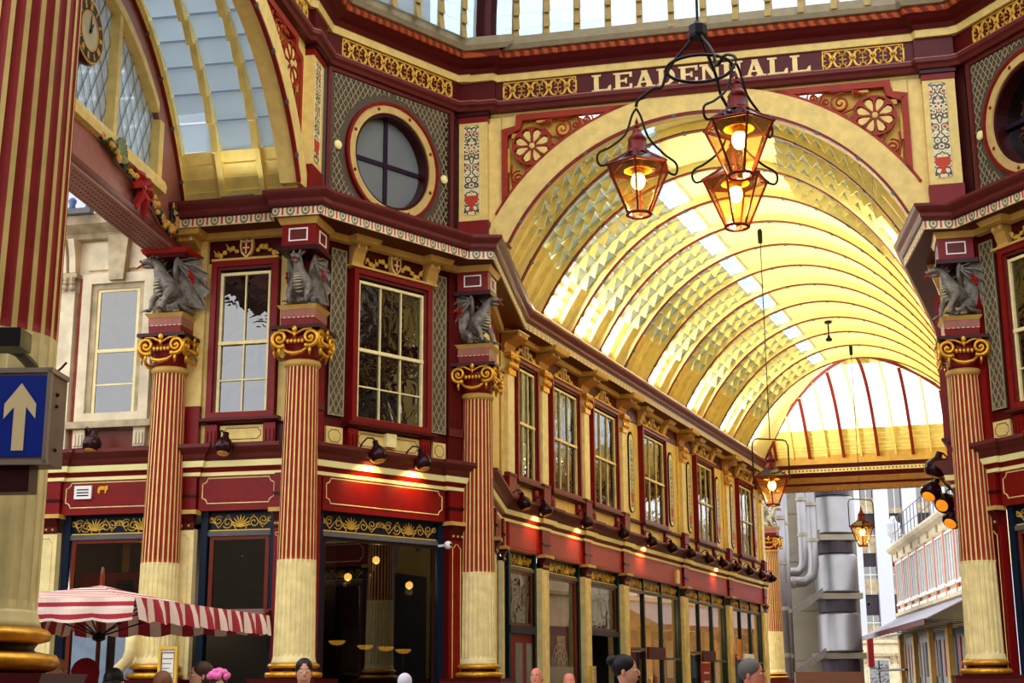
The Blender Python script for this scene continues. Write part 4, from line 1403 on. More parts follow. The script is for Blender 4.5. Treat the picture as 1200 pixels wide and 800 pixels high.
# hip skin: boards at the foot, then glass, in strips
def esteps(): 
    out = []; 
    for i in range(25):
        out.append(VW / 2 * (1 - math.cos(math.pi / 2 * i / 24)))
    return out
ES = esteps()
edges_u = [0] + sorted([VW / 2 + 1.27 * k * .5 for k in range(-6, 7)]) + [VW]
for i in range(24):
    e0_, e1_ = ES[i], ES[i + 1]
    zc_ = hpt(VW / 2, (e0_ + e1_) / 2).z
    for k in range(len(edges_u) - 1):
        ua, ub = edges_u[k], edges_u[k + 1]
        lo, hi = max(ua, e1_), min(ub, VW - e1_)
        if hi - lo < .08: continue
        if zc_ < 10.95 or zc_ > 12.85:
            m = MB(); q = [hpt(lo, e0_), hpt(hi, e0_), hpt(hi, e1_, .03), hpt(lo, e1_, .03)]
            q2 = [p + Vector((0, 0, .03)) for p in q]
            m.add(q + q2, [(0, 1, 2, 3), (7, 6, 5, 4), (0, 4, 5, 1), (1, 5, 6, 2), (2, 6, 7, 3), (3, 7, 4, 0)])
            m.build('board', M_YELB, r)
        else:
            place_pane(r, hpt(lo, e0_, -.01), hpt(hi, e0_, -.01), hpt(hi, e1_, .01), hpt(lo, e1_, .01), PANE_CL)
# remaining side strips of the nave vault beyond its last full rib, cut by the groin
for j, tA in enumerate([21.15, 22.4, 23.65]):
    tB = min(tA + 1.25, 24.9)
    for side in (0, 1):
        def sp(t, e):
            hw = VW / 2 / math.cos(TH0); c = (VW / 2 - e) / hw; th = math.acos(c)
            u = e if side == 0 else VW - e
            q = VP0 + nr_ * (.127 + u) + dn * t
            return Vector((q.x, q.y, VZC + VB * math.sin(th)))
        rows = []
        N = 14
        for i in range(N + 1):
            def emax(t): 
                uu = VW / 2
                return max(0.0, min(VW / 2, (TE + (.094 * (0 if side == 0 else VW))) - t))
            fr = 1 - math.cos(math.pi / 2 * i / N)
            rows.append([sp(tA, emax(tA) * fr), sp(tB, emax(tB) * fr)])
        quadmesh(rows, 'side_panel', M_YEL, r)
# groin ribs
for side in (0, 1):
    pts = []
    for i in range(19):
        e = VW / 2 * (1 - math.cos(math.pi / 2 * i / 18)); u = e if side == 0 else VW - e
        pts.append(hpt(u, e, .06))
    MB().tube(pts, .07, 6).build('groin_rib', M_FLNG, r)

# far cross beam
M_BRN = mat('brown_ochre_paint', (142, 98, 44), .5)
bm_ = empty('trim_4', kind='structure')
MB().sweep([(0, 9.7), (.05, 9.7), (.05, 10.12), (0, 10.12)], [((VP0 + dn * TE - nr_ * .5).x, (VP0 + dn * TE - nr_ * .5).y), ((VP0 + dn * (TE + .094 * VW) + nr_ * (VW + 1)).x, (VP0 + dn * (TE + .094 * VW) + nr_ * (VW + 1)).y)]).build('trim_6', M_YELD, kind='structure')
bA = VP0 + dn * (TE + .35) - nr_ * .6; bB = VP0 + dn * (TE + .35 + .094 * VW) + nr_ * (VW + 1.2)
bp = [(bA.x, bA.y), (bB.x, bB.y)]
for nm, pf, mt in (('beam_moulding', [(-.4, 9.62), (.05, 9.62), (.12, 9.70), (.2, 9.76), (.2, 9.84), (-.4, 9.86)], M_PURP),
                   ('beam_beads', [(-.4, 9.44), (.0, 9.44), (.02, 9.58), (-.4, 9.58)], M_YEL),
                   ('beam_fillet', [(-.4, 9.58), (-.02, 9.58), (-.02, 9.62), (-.4, 9.62)], M_MARD),
                   ('beam_soffit', [(-.9, 9.30), (-.2, 9.30), (-.08, 9.44), (-.9, 9.44)], M_MAR),
                   ('beam_ochre', [(-.9, 9.06), (-.25, 9.06), (-.22, 9.28), (-.9, 9.30)], M_BRN),
                   ('beam_red', [(-.9, 8.98), (-.35, 8.98), (-.30, 9.06), (-.9, 9.06)], M_MAR),
                   ('beam_lower', [(-.9, 8.80), (-.38, 8.80), (-.36, 8.98), (-.9, 8.98)], M_BRN)):
    MB().sweep(pf, bp).build(nm, mt, bm_)
m = MB(); al = (bB - bA).normalized(); o_ = Vector((al.y, -al.x))
for i in range(75):
    p = bA + al * (.1 + i * .14) + o_ * -.375
    T = Matrix.Translation((p.x, p.y, 0)) @ Matrix.Rotation(math.atan2(al.y, al.x), 4, 'Z')
    mb = MB(T); mb.box(-.035, .035, -.02, .02, 8.75, 8.80); m.add(mb.v, mb.f)
    if i % 1 == 0:
        p = bA + al * (.1 + i * .14) + o_ * .02
        T = Matrix.Translation((p.x, p.y, 0)) @ Matrix.Rotation(math.atan2(al.y, al.x), 4, 'Z')
        mb = MB(T); mb.box(-.03, .03, -.02, .02, 9.48, 9.54); m.add(mb.v, mb.f)
m.build('beam_dentil', M_BRN, bm_)
# uplighters lying on the cornice and on the beam
k = 0
def uplight(p, az, label, tilt=rad(48), pw=1.0):
    o = empty('uplighter', (p[0], p[1], p[2]), frame_rz(az), label=label, category='light', group='uplighters on the cornice')
    MB().box(-.3, .3, -.07, .07, 0, .10).build('trough', M_LEAD, o)
    a = bpy.data.lights.new('uplighter_lamp', 'AREA'); a.shape = 'RECTANGLE'; a.size = .5; a.size_y = .2; a.energy = UPW * pw; a.color = (1, .94, .76)
    l = bpy.data.objects.new('uplighter_lamp', a); COL.objects.link(l); l.parent = o; l.location = (0, -.1, .16)
    l.rotation_euler = (math.pi + tilt, 0, 0)
    o.rotation_euler[2] += 0
    return o
UPW = 190
ORD = ('nearest the arch', 'second from the arch', 'third from the arch', 'fourth from the arch', 'fifth from the arch', 'sixth from the arch', 'seventh from the arch', 'farthest from the arch')
for ti_, t in enumerate((-1.0, 1.3, 3.4, 5.4, 9.6, 13.8, 18.0, 22.0)):
    q = e0 + dn * t - nr_ * .05
    uplight((q.x, q.y, 9.84), 22, 'small grey uplighter lying on the left nave cornice, ' + ORD[ti_])
    q = MCR0 + dn * (t + 2.5) + nr_ * .05
    uplight((q.x, q.y, 9.84), 202, 'small grey uplighter lying on the right nave cornice, ' + ORD[ti_], pw=.28)
for x_ in (-1.9, 1.2):
    q = wp(L0, AZL, x_, .45)
    uplight((q[0], q[1], 9.84), AZL, 'added unseen uplighter on the cornice ' + ('over the stone building' if x_ < 0 else 'over the two-pane window'), pw=.025)  # put in to brighten the boards of the side-avenue vault
# springing wall between the cornice and the vault
m = MB()
m.sweep([(0, 9.78), (.04, 9.78), (.04, 10.06), (0, 10.06)], [(VP0.x - .0, VP0.y), (VP0.x + dn.x * 25, VP0.y + dn.y * 25)])
q = VP0 + nr_ * (VW + .25)
m.sweep([(0, 9.78), (.04, 9.78), (.04, 10.06), (0, 10.06)], [(q.x + dn.x * 25, q.y + dn.y * 25), (q.x - dn.x * 2, q.y - dn.y * 2)])
m.sweep([(0, 9.5), (.04, 9.5), (.04, 10.06), (0, 10.06)], [(-.35, 25.9), (.30, 31.5)])
m.build('trim_5', M_YELD, kind='structure')

# ------------------------------------------------------------------ left side avenue: one bay of vault, glazed
AZ2 = 187.0
a3 = C3 + Vector((-.06, .36)); a2 = C2 + Vector((.05, .34))
SL0 = Sec(a2, a2 + dirv(AZ2) * VW); SL1 = Sec(a3, a3 + dirv(AZLA) * VW)
r = empty('ceiling_left', kind='structure')
rib(r, SL0, dirv(AZL)); rib(r, SL1, dirv(AZL))
bay(r, SL0, SL1, [(0, .078, 'board'), (.078, .44, 'glass'), (.44, .56, 'crown'), (.56, .86, 'glass'), (.86, 1, 'board')], pitch=.046, me=PANE_RF, fin=.22, fw2=.06)

# lunette end wall of that bay, with clock, leaded panes and garland
LU0 = C2 + dirv(AZ2) * 8.9
LU = wallroot('wall_lunette', LU0, AZ2 - 180)     # x runs back towards the column; -y faces the crossing
def X(s): return 8.9 - s                            # s measured from the column towards the camera
U0 = .34
def vz(s):                                          # vault profile height at distance s from column
    e = s + U0; hw = VW / 2 / math.cos(TH0); c = (VW / 2 - e) / hw
    return VZC + VB * math.sqrt(max(0, 1 - c * c))
ss = [(-.30 + (VW - .1) * i / 60) for i in range(61)]
# openings: half lunette glazed area between sill z and inner curve
def lz(s): return vz(s) - .62 - .25 * abs(s - 4.0) / 4
SILL = 9.95
outer = [(X(s), vz(s) + .02) for s in ss]
SL, SR = 1.02, 7.3
glz = []
g0 = [(X(s), max(SILL + .02, lz(s))) for s in [SL + (SR - SL) * i / 40 for i in range(41)]]
# wall above the glazed opening
up_outer = [(X(s), vz(s) + .02) for s in [SL + (SR - SL) * i / 40 for i in range(41)]]
MB().band(up_outer, g0, 0, .22).build('wall_slab', M_PINK, LU)
MB().prism([(X(-.35), 9.0), (X(-.35), 9.9)] + [(X(s), vz(s) + .02) for s in (-.3, -.1, .1, .3, .5, .7, .9, SL)] + [(X(SL), 9.0)], 0, .22).build('wall_slab', M_PINK, LU)
MB().prism([(X(SR), 9.0)] + [(X(s), vz(s) + .02) for s in (SR, 7.5, 7.7, 7.9, 8.05)] + [(X(8.1), 9.0)], 0, .22).build('wall_slab', M_PINK, LU)
MB().box(X(SR), X(SL), 0, .22, 9.0, SILL).build('wall_slab', M_PINK, LU)
lw_ = MB().box(X(SR), X(SL), .10, .106, SILL, 12.35).build('window_45', G_DIAM, LU, kind='structure')
# cream frame following the opening
gi = [(p[0], p[1] - .16) for p in g0[2:-2]]
MB().band(g0[2:-2], gi, -.08, .14).build('arched_frame', M_CREAM, lw_)
MB().sweep([(0, SILL - .16), (.10, SILL - .14), (.12, SILL - .02), (.08, SILL + .08), (0, SILL + .1)], [(X(SR), 0), (X(SL - .12), 0)]).build('sill', M_CREAM, lw_)
for s, w_ in ((1.12, .2), (3.05, .13), (5.4, .13), (7.2, .2)):
    MB().box(X(s) - w_ / 2, X(s) + w_ / 2, -.06, .13, SILL, max(SILL + .2, lz(s) - .05)).build('mullion', M_CREAM, lw_)
m = MB()
p_ = .30
for sgn in (1, -1):
    for k in range(-14, 50):
        x0_ = X(SR) + k * p_
        seg = []
        for i in range(31):
            z = SILL + .1 + 2.3 * i / 30
            x = x0_ + sgn * (z - SILL) * .55
            s = 8.9 - x
            if SL + .1 < s < SR - .1 and z < lz(s) - .1: seg.append((x, z))
        if len(seg) > 2:
            a, b = seg[0], seg[-1]
            m.add([(a[0] - .015, .085, a[1]), (a[0] + .015, .085, a[1]), (b[0] + .015, .085, b[1]), (b[0] - .015, .085, b[1])], [(0, 1, 2, 3)])
m.build('lead_came', M_LEAD, lw_)['kind'] = 'stuff'
# beam below
bd = MB()
bd.box(X(8.1), X(-.25), -.12, .42, 8.97, 9.06)
bd.build('beam_soffit', M_PINK, LU)
MB().box(X(8.1), X(-.25), -.12, -.08, 9.0, 9.14).build('beam_edge', M_PURP, LU)
MB().box(X(8.1), X(-.25), -.10, .0, 9.06, 9.10).build('beam_top', M_PINK, LU)
m = MB()
for i in range(70):
    for j in range(5):
        x = X(.3) - i * .11 - (.055 if j % 2 else 0)
        m.box(x - .012, x + .012, -.05 + j * .10, -.026 + j * .10, 8.962, 8.97)
m.build('rivets', M_MAR, LU)['kind'] = 'stuff'
# clock on the lunette wall: a deep round case with roman dial
ck = empty('wall_clock', (LU0 + dirv(AZ2 - 180) * X(5.0)).to_3d(), frame_rz(AZ2 - 180), label='round roman-numeral clock with black and gold dial, on the arched wall at upper left', category='clock')
ck.location.z = 10.86
CY = Matrix.Rotation(math.pi / 2, 4, 'X')
mb = MB(CY); mb.lathe([(.47, -.02), (.47, .30), (.50, .33), (.50, .40), (.46, .42), (.0, .421)], 36); mb.build('case', M_MARD, ck, True)
def cring(a, b, y, mt, nm):
    N = 48; MB().band([(a * math.cos(2 * math.pi * q / N), a * math.sin(2 * math.pi * q / N)) for q in range(N)], [(b * math.cos(2 * math.pi * q / N), b * math.sin(2 * math.pi * q / N)) for q in range(N)], y, y + .01, True).build(nm, mt, ck)
cring(.485, .455, -.435, M_GOLD, 'gilt_rim'); cring(.455, .30, -.43, mat('dial_black', (34, 30, 36), .4), 'chapter_ring'); cring(.30, .275, -.437, M_GOLD, 'inner_rim')
MB(CY).lathe([(.0, .42), (.285, .42), (.285, .43), (.0, .431)], 36).build('dial', mat('dial_cream', (176, 164, 132), .5), ck)
rom = ['XII', 'I', 'II', 'III', 'IIII', 'V', 'VI', 'VII', 'VIII', 'IX', 'X', 'XI']
for h_, t_ in enumerate(rom):
    a = math.pi / 2 - h_ * math.pi / 6
    m = MB(Matrix.Rotation(-(a - math.pi / 2), 4, 'Y')); wd_ = {'I': .022, 'V': .045, 'X': .045}
    tot = sum(wd_[c] for c in t_); x_ = -tot / 2
    for c in t_:
        w_ = wd_[c]; xc_ = x_ + w_ / 2
        if c == 'I': m.box(xc_ - .006, xc_ + .006, -.44, -.43, .33, .43)
        elif c == 'V': m.prism([(xc_ - .018, .43), (xc_ - .006, .43), (xc_ + .004, .33), (xc_ - .004, .33)], -.44, -.43); m.prism([(xc_ + .018, .43), (xc_ + .012, .43), (xc_ - .002, .33), (xc_ + .003, .33)], -.441, -.43)
        else: m.prism([(xc_ - .020, .43), (xc_ - .008, .43), (xc_ + .020, .33), (xc_ + .008, .33)], -.44, -.43); m.prism([(xc_ + .018, .43), (xc_ + .012, .43), (xc_ - .018, .33), (xc_ - .012, .33)], -.441, -.43)
        x_ += w_
    m.build('numeral', M_GOLDP, ck)
for L_, w_, ang in ((.18, .022, 30), (.27, .016, 2)):
    m = MB(Matrix.Rotation(rad(ang), 4, 'Y')); m.prism([(-w_ * .5, -.05), (-w_, L_ * .6), (0, L_), (w_, L_ * .6), (w_ * .5, -.05)], -.45, -.445); m.build('hand', M_BLACK, ck)
mb = MB(CY); mb.lathe([(.03, .44), (.03, .46), (0, .46)], 12); mb.build('boss', M_BLACK, ck)
# garland
M_LEAF = mat('garland_leaf', (58, 74, 48), .5)
M_BLOS = mat('garland_blossom', (206, 156, 112), .5)
M_BLOY = mat('garland_yellow', (214, 160, 60), .5)
M_BOW = mat('garland_red', (150, 26, 26), .45)
gpts = [(.45, 9.75), (.42, 9.35), (.62, 9.22), (.9, 9.28), (1.25, 9.42), (1.7, 9.55), (2.2, 9.62), (2.7, 9.66), (3.1, 9.72), (3.6, 9.8)]
rr = random.Random(4)
gl = MB().tube([(X(s), -.06, z) for s, z in gpts], .03, 5).build('garland', M_LEAF, LU)
ml, mb1, mb2, mb3 = MB(), MB(), MB(), MB()
for i in range(len(gpts) - 1):
    for k in range(7):
        f_ = k / 7
        s = gpts[i][0] * (1 - f_) + gpts[i + 1][0] * f_; z = gpts[i][1] * (1 - f_) + gpts[i + 1][1] * f_
        c = (X(s) + rr.uniform(-.05, .05), -.10 - rr.random() * .05, z + rr.uniform(-.06, .06))
        q = rr.random()
        if q < .35:
            for h in range(5):
                t = h * 1.256; mb1.ball((c[0] + .04 * math.cos(t), c[1], c[2] + .04 * math.sin(t)), .032, 5, 4, (1, .6, 1))
            mb2.ball((c[0], c[1] - .02, c[2]), .028, 5, 4)
        elif q < .55: mb2.ball(c, .055, 6, 4)
        elif q < .65: mb3.ball(c, .05, 6, 4)
        else:
            t = rr.uniform(0, 6.28)
            ml.tube([c, (c[0] + .06 * math.cos(t), c[1] - .02, c[2] + .06 * math.sin(t)), (c[0] + .13 * math.cos(t), c[1], c[2] + .13 * math.sin(t))], .03, 4, rs=[.012, .035, .004])
bow = MB()
bx, bz = X(2.0), 9.55
for a, b, c_, d in ((-.02, .0, -.28, .18), (.02, .0, .26, .16), (0, 0, -.2, -.42), (0, 0, .14, -.5), (0, 0, -.34, -.1), (0, 0, .34, -.12)):
    bow.tube([(bx + a, -.1, bz + b), (bx + (a + c_) / 2 + .02, -.16, bz + (b + d) / 2 + .05), (bx + c_, -.1, bz + d)], .05, 5, rs=[.03, .085, .05])
bow.ball((bx, -.13, bz), .07, 6, 5)
bow.build('bow', M_BOW, gl)
ml.build('leaves', M_LEAF, gl); mb1.build('blossoms', M_BLOS, gl); mb2.build('yellow_blossoms', M_BLOY, gl); mb3.build('red_berries', M_BOW, gl)
fr = MB()
for k in range(9):
    a = -.2 + k * .33
    L_ = .42 - .02 * abs(k - 4)
    fr.tube([(X(3.0), -.1, 9.62), (X(3.0) + .6 * L_ * math.cos(a), -.16, 9.62 + .75 * L_ * math.sin(a) + .1), (X(3.0) + L_ * math.cos(a), -.1, 9.62 + .7 * L_ * math.sin(a))], .03, 4, rs=[.02, .035, .012])
fr.build('palm_fronds', mat('palm_frond', (118, 128, 92), .5), gl)

# ------------------------------------------------------------------ dome over the crossing
dm = empty('ceiling_dome', kind='structure')
CEN = Vector((2.0, 17.6))
base = []
for p in RP: base.append(Vector(p))
cornersD = [C3 + dirv(AZLA) * 8.84 + Vector((.45, 0)), C3 + Vector((.50, -.1)), C4 + Vector((.15, -.45)), CR + Vector((-.05, -.50)), RD0 + dirv(AZR) * 4.3 + nR * .45]
def dome_pt(A, e):
    """A plan point on the eaves, e 0..1 towards the centre"""
    d = CEN - A
    th = math.pi / 2 * e
    q = A + d * (1 - math.cos(th))
    return Vector((q.x, q.y, 13.90 + 6.6 * math.sin(th)))
NE = .85
for i in range(len(cornersD) - 1):
    A, B = cornersD[i], cornersD[i + 1]
    W_ = (B - A).length
    n = max(2, round(W_ / .62))
    STEP = 30
    for k in range(1, n):
        P = A.lerp(B, k / n)
        v, f = [], []
        al = (B - A).normalized(); o = Vector((al.x, al.y, 0)) * .06
        for s in range(STEP):
            e0_, e1_ = NE * s / STEP, NE * (s + 1) / STEP
            a, b = dome_pt(P, e0_), dome_pt(P, e1_)
            dn_ = (CEN - P); inn = Vector((dn_.x, dn_.y, -dn_.length * .6)).normalized()
            Q = [a - inn * .02, b - inn * .02, b + inn * .10, a + inn * .2]
            bb = len(v)
            v += [p - o for p in Q] + [p + o for p in Q]
            f += [tuple(bb + j for j in range(4)), tuple(bb + 7 - j for j in range(4))] + [(bb + j, bb + 4 + j, bb + 4 + (j + 1) % 4, bb + (j + 1) % 4) for j in range(4)]
        MB().add(v, f).build('dome_rafter', mat('dome_rafter_paint', (176, 150, 92), .5) if 'dome_rafter_paint' not in bpy.data.materials else bpy.data.materials['dome_rafter_paint'], dm)
    for k in range(n):
        P, Q = A.lerp(B, k / n), A.lerp(B, (k + 1) / n)
        for s in range(20):
            e0_, e1_ = NE * s / STEP, NE * (s + 1) / STEP
            place_pane(dm, dome_pt(P, e0_), dome_pt(Q, e0_), dome_pt(Q, e1_), dome_pt(P, e1_), PANE_RF)
for A in cornersD:
    pts = [dome_pt(A, NE * s / 14) for s in range(15)]
    MB().tube(pts, .24, 6).build('dome_hip', M_MARD, dm)
    MB().tube([p + Vector((0, 0, -.12)) + Vector(((CEN - A).x, (CEN - A).y, 0)).normalized() * .2 for p in pts], .07, 5).build('dome_hip_bead', M_MAR, dm)

# ================================================================== columns
def column(loc, rz, label, r=.32, near=False, group='fluted columns of the crossing'):
    o = empty('fluted_column', (loc.x, loc.y, 0), rz, label=label, category='column', group=group)
    NF = 24
    MB().box(-.56, .56, -.56, .56, 0, 1.66).build('pedestal', M_MAR, o)
    MB().frust(-.56, .56, -.56, .56, 1.66, 1.72, .02).build('pedestal_cap', M_MAR, o)
    k = r / .32
    MB().lathe([(.40 * k, 1.72), (.45 * k, 1.74), (.47 * k, 1.78), (.45 * k, 1.82), (.36 * k, 1.835)], 32).build('lower_torus', M_GOLD, o, True)
    MB().lathe([(.36 * k, 1.82), (.34 * k, 1.85), (.36 * k, 1.885)], 32).build('scotia', M_MARD, o, True)
    MB().lathe([(.36 * k, 1.88), (.41 * k, 1.895), (.425 * k, 1.925), (.40 * k, 1.955), (.37 * k, 1.965)], 32).build('upper_torus', M_GOLD, o, True)
    MB().lathe([(.37 * k, 1.96), (.355 * k, 2.0), (.345 * k, 2.04), (.34 * k, 2.06)], 32).build('apophyge', M_CREAMP, o, True)
    def fl(z0, z1, r0, r1, deep0, deep1, which):
        """flutes or fillets of one section"""
        m = MB()
        for i in range(NF):
            a0 = 2 * math.pi * i / NF; w_ = 2 * math.pi / NF
            fw_ = .34
            if which in ('fillet', 'all'):
                q = [(a0, 0), (a0 + w_ * fw_, 0)]
                v = [(rr * math.cos(a), rr * math.sin(a), z) for z, rr in ((z0, r0), (z1, r1)) for a, _ in q]
                m.add(v, [(0, 1, 3, 2)])
            if which in ('flute', 'all'):
                aa = [fw_ + (1 - fw_) * t for t in (0, .14, .5, .86, 1)]
                dd = [0, .7, 1, .7, 0]
                rows = []
                L_ = z1 - z0
                for z, rr, dk in ((z0, r0, 0), (z0 + .05, r0 + (r1 - r0) * .05 / L_, deep0), (z1 - .05, r1 - (r1 - r0) * .05 / L_, deep1), (z1, r1, 0)):
                    rows += [((rr - d * dk) * math.cos(a0 + w_ * a), (rr - d * dk) * math.sin(a0 + w_ * a), z) for a, d in zip(aa, dd)]
                f = [(j * 5 + i2, j * 5 + i2 + 1, j * 5 + 5 + i2 + 1, j * 5 + 5 + i2) for j in range(3) for i2 in range(4)]
                m.add(rows, f)
        return m
    ra, rb, rc = r * 1.06, r * 1.0, r * .85
    dp = .026 if not near else .012
    fl(2.06, 3.61, ra, rb, dp, dp, 'all').build('cream_shaft', M_CREAMP, o)
    fl(3.61, 6.83, rb, rc, dp, dp, 'flute').build('red_flutes', M_COLR, o)
    fl(3.61, 6.83, rb, rc, dp, dp, 'fillet').build('cream_fillets', M_CREAM, o)
    MB().lathe([(rc, 6.82), (rc + .02, 6.84), (rc + .045, 6.87), (rc + .04, 6.91), (rc + .01, 6.94)], 32).build('astragal', M_YELD, o, True)
    MB().lathe([(rc, 6.93), (rc + .005, 7.0), (rc + .01, 7.12), (rc + .06, 7.24), (rc + .08, 7.40)], 32).build('necking', M_RED, o, True)
    cp = MB().box(-.44, .44, -.44, .44, 7.43, 7.49)
    cp = cp.build('abacus', M_MARD, o)
    g = MB()
    for s in range(4):
        T = Matrix.Rotation(math.pi / 2 * s, 4, 'Z')
        mb = MB(T)
        for q in (-1, 1):
            sp2 = spiral(q * .27, 7.27, .03, .155, math.pi / 2, -1.6 * q, 22)
            mb.tube([(p[0], -.40, p[1]) for p in sp2], .03, 6, rs=[.022 + .016 * i / 22 for i in range(23)])
            mb.ball((q * .27, -.40, 7.27), .04, 8, 5)
            mb.tube([(q * .27, -.40, 7.12), (q * .27, -.41, 7.05), (q * .265, -.40, 6.97)], .03, 5, rs=[.02, .03, .012])
        mb.tube([(-.3, -.40, 7.425), (-.15, -.40, 7.41), (0, -.40, 7.33), (.15, -.40, 7.41), (.3, -.40, 7.425)], .025, 5)
        mb.tube([(-.24, -.38, 7.12), (-.13, -.40, 7.03), (0, -.41, 7.0), (.13, -.40, 7.03), (.24, -.38, 7.12)], .03, 6, rs=[.018, .03, .038, .03, .018])
        for e in (-.13, -.065, 0, .065, .13): mb.ball((e, -.385, 7.22), .034, 6, 5, (1, .8, 1.3))
        mb.ball((0, -.42, 7.42), .05, 8, 6, (1, .8, 1.25)); mb.tube([(0, -.42, 7.36), (0, -.42, 7.28)], .03, 5, rs=[.035, .012])
        g.v, g.f, off = g.v, g.f, len(g.v)
        g.v += [tuple(T @ Vector((0, 0, 0)) + Vector(p)) for p in mb.v]; g.f += [tuple(off + i for i in f) for f in mb.f]
    g.build('gilt_volutes', M_GOLD, o, True)
    return o

def block(loc, rz, label, side_pale=False):
    o = empty('impost_block', (loc.x, loc.y, 0), rz, label=label, category='block', group='impost blocks above the dragons')
    MB().box(-.30, .30, -.38, .34, 8.88, 9.27).build('block', M_RED, o)
    MB().box(-.36, .36, -.44, .36, 8.80, 8.88).build('block_moulding', M_MARD, o)
    MB().frust(-.32, .32, -.40, .36, 9.27, 9.38, .05).build('bed_moulding', M_YELD, o)
    frame4(MB(), -.17, .17, 8.97, 9.20, .022, -.395, -.38).build('white_frame', M_WHITE, o)
    for s in (-1, 1): frame4(MB(Matrix.Rotation(s * math.pi / 2, 4, 'Z')), -.17, .17, 8.97, 9.20, .02, -.315, -.30).build('white_frame', M_WHITE, o)
    MB().box(-.15, .15, -.386, -.38, 8.99, 9.18).build('sunk_panel', M_PURP, o)
    return o

def plinth(loc, rz, label):
    o = empty('statue_plinth', (loc.x, loc.y, 7.49), rz, label=label, category='plinth', group='plinths under the dragons')
    MB().frust(-.29, .29, -.29, .29, 0, .15, .012).build('red_course', M_RED, o)
    MB().uvbox(-.31, .31, -.315, -.29, .15, .165).build('beaded_line', P_DOT, o)
    MB().box(-.305, .305, -.305, .305, .15, .30).build('pink_course', M_PINK, o)
    MB().frust(-.31, .31, -.31, .31, .30, .37, .05).build('gilt_edge', M_YELD, o)
    return o

# ================================================================== dragons
def skin(name, verts, edges, radii, mt, parent, root=0, lv=2):
    me = bpy.data.meshes.new(name)
    me.from_pydata(verts, edges, [])
    me.materials.append(mt)
    o = bpy.data.objects.new(name, me); COL.objects.link(o)
    if parent is not None: o.parent = parent
    sk = o.modifiers.new('skin', 'SKIN')
    sv = me.skin_vertices
    if not sv:
        sv = None
    layer = me.skin_vertices[0] if me.skin_vertices else None
    if layer is None:
        import bpy as _b
        bm2 = __import__('bmesh').new(); bm2.from_mesh(me); bm2.verts.layers.skin.verify(); bm2.to_mesh(me); bm2.free()
        layer = me.skin_vertices[0]
    for i, r in enumerate(radii):
        r = r if isinstance(r, tuple) else (r, r)
        layer.data[i].radius = r
        layer.data[i].use_root = (i == root)
    sk.use_smooth_shade = True
    s2 = o.modifiers.new('sub', 'SUBSURF'); s2.levels = lv; s2.render_levels = lv
    return o

def chains(*cs):
    """cs: list of chains [(co, r)...]; the first item may be an int index to attach to"""
    V, E, Rr = [], [], []
    for c in cs:
        prev = None
        for it in c:
            if isinstance(it, int): prev = it; continue
            V.append(it[0]); Rr.append(it[1])
            if prev is not None: E.append((prev, len(V) - 1))
            prev = len(V) - 1
    return V, E, Rr

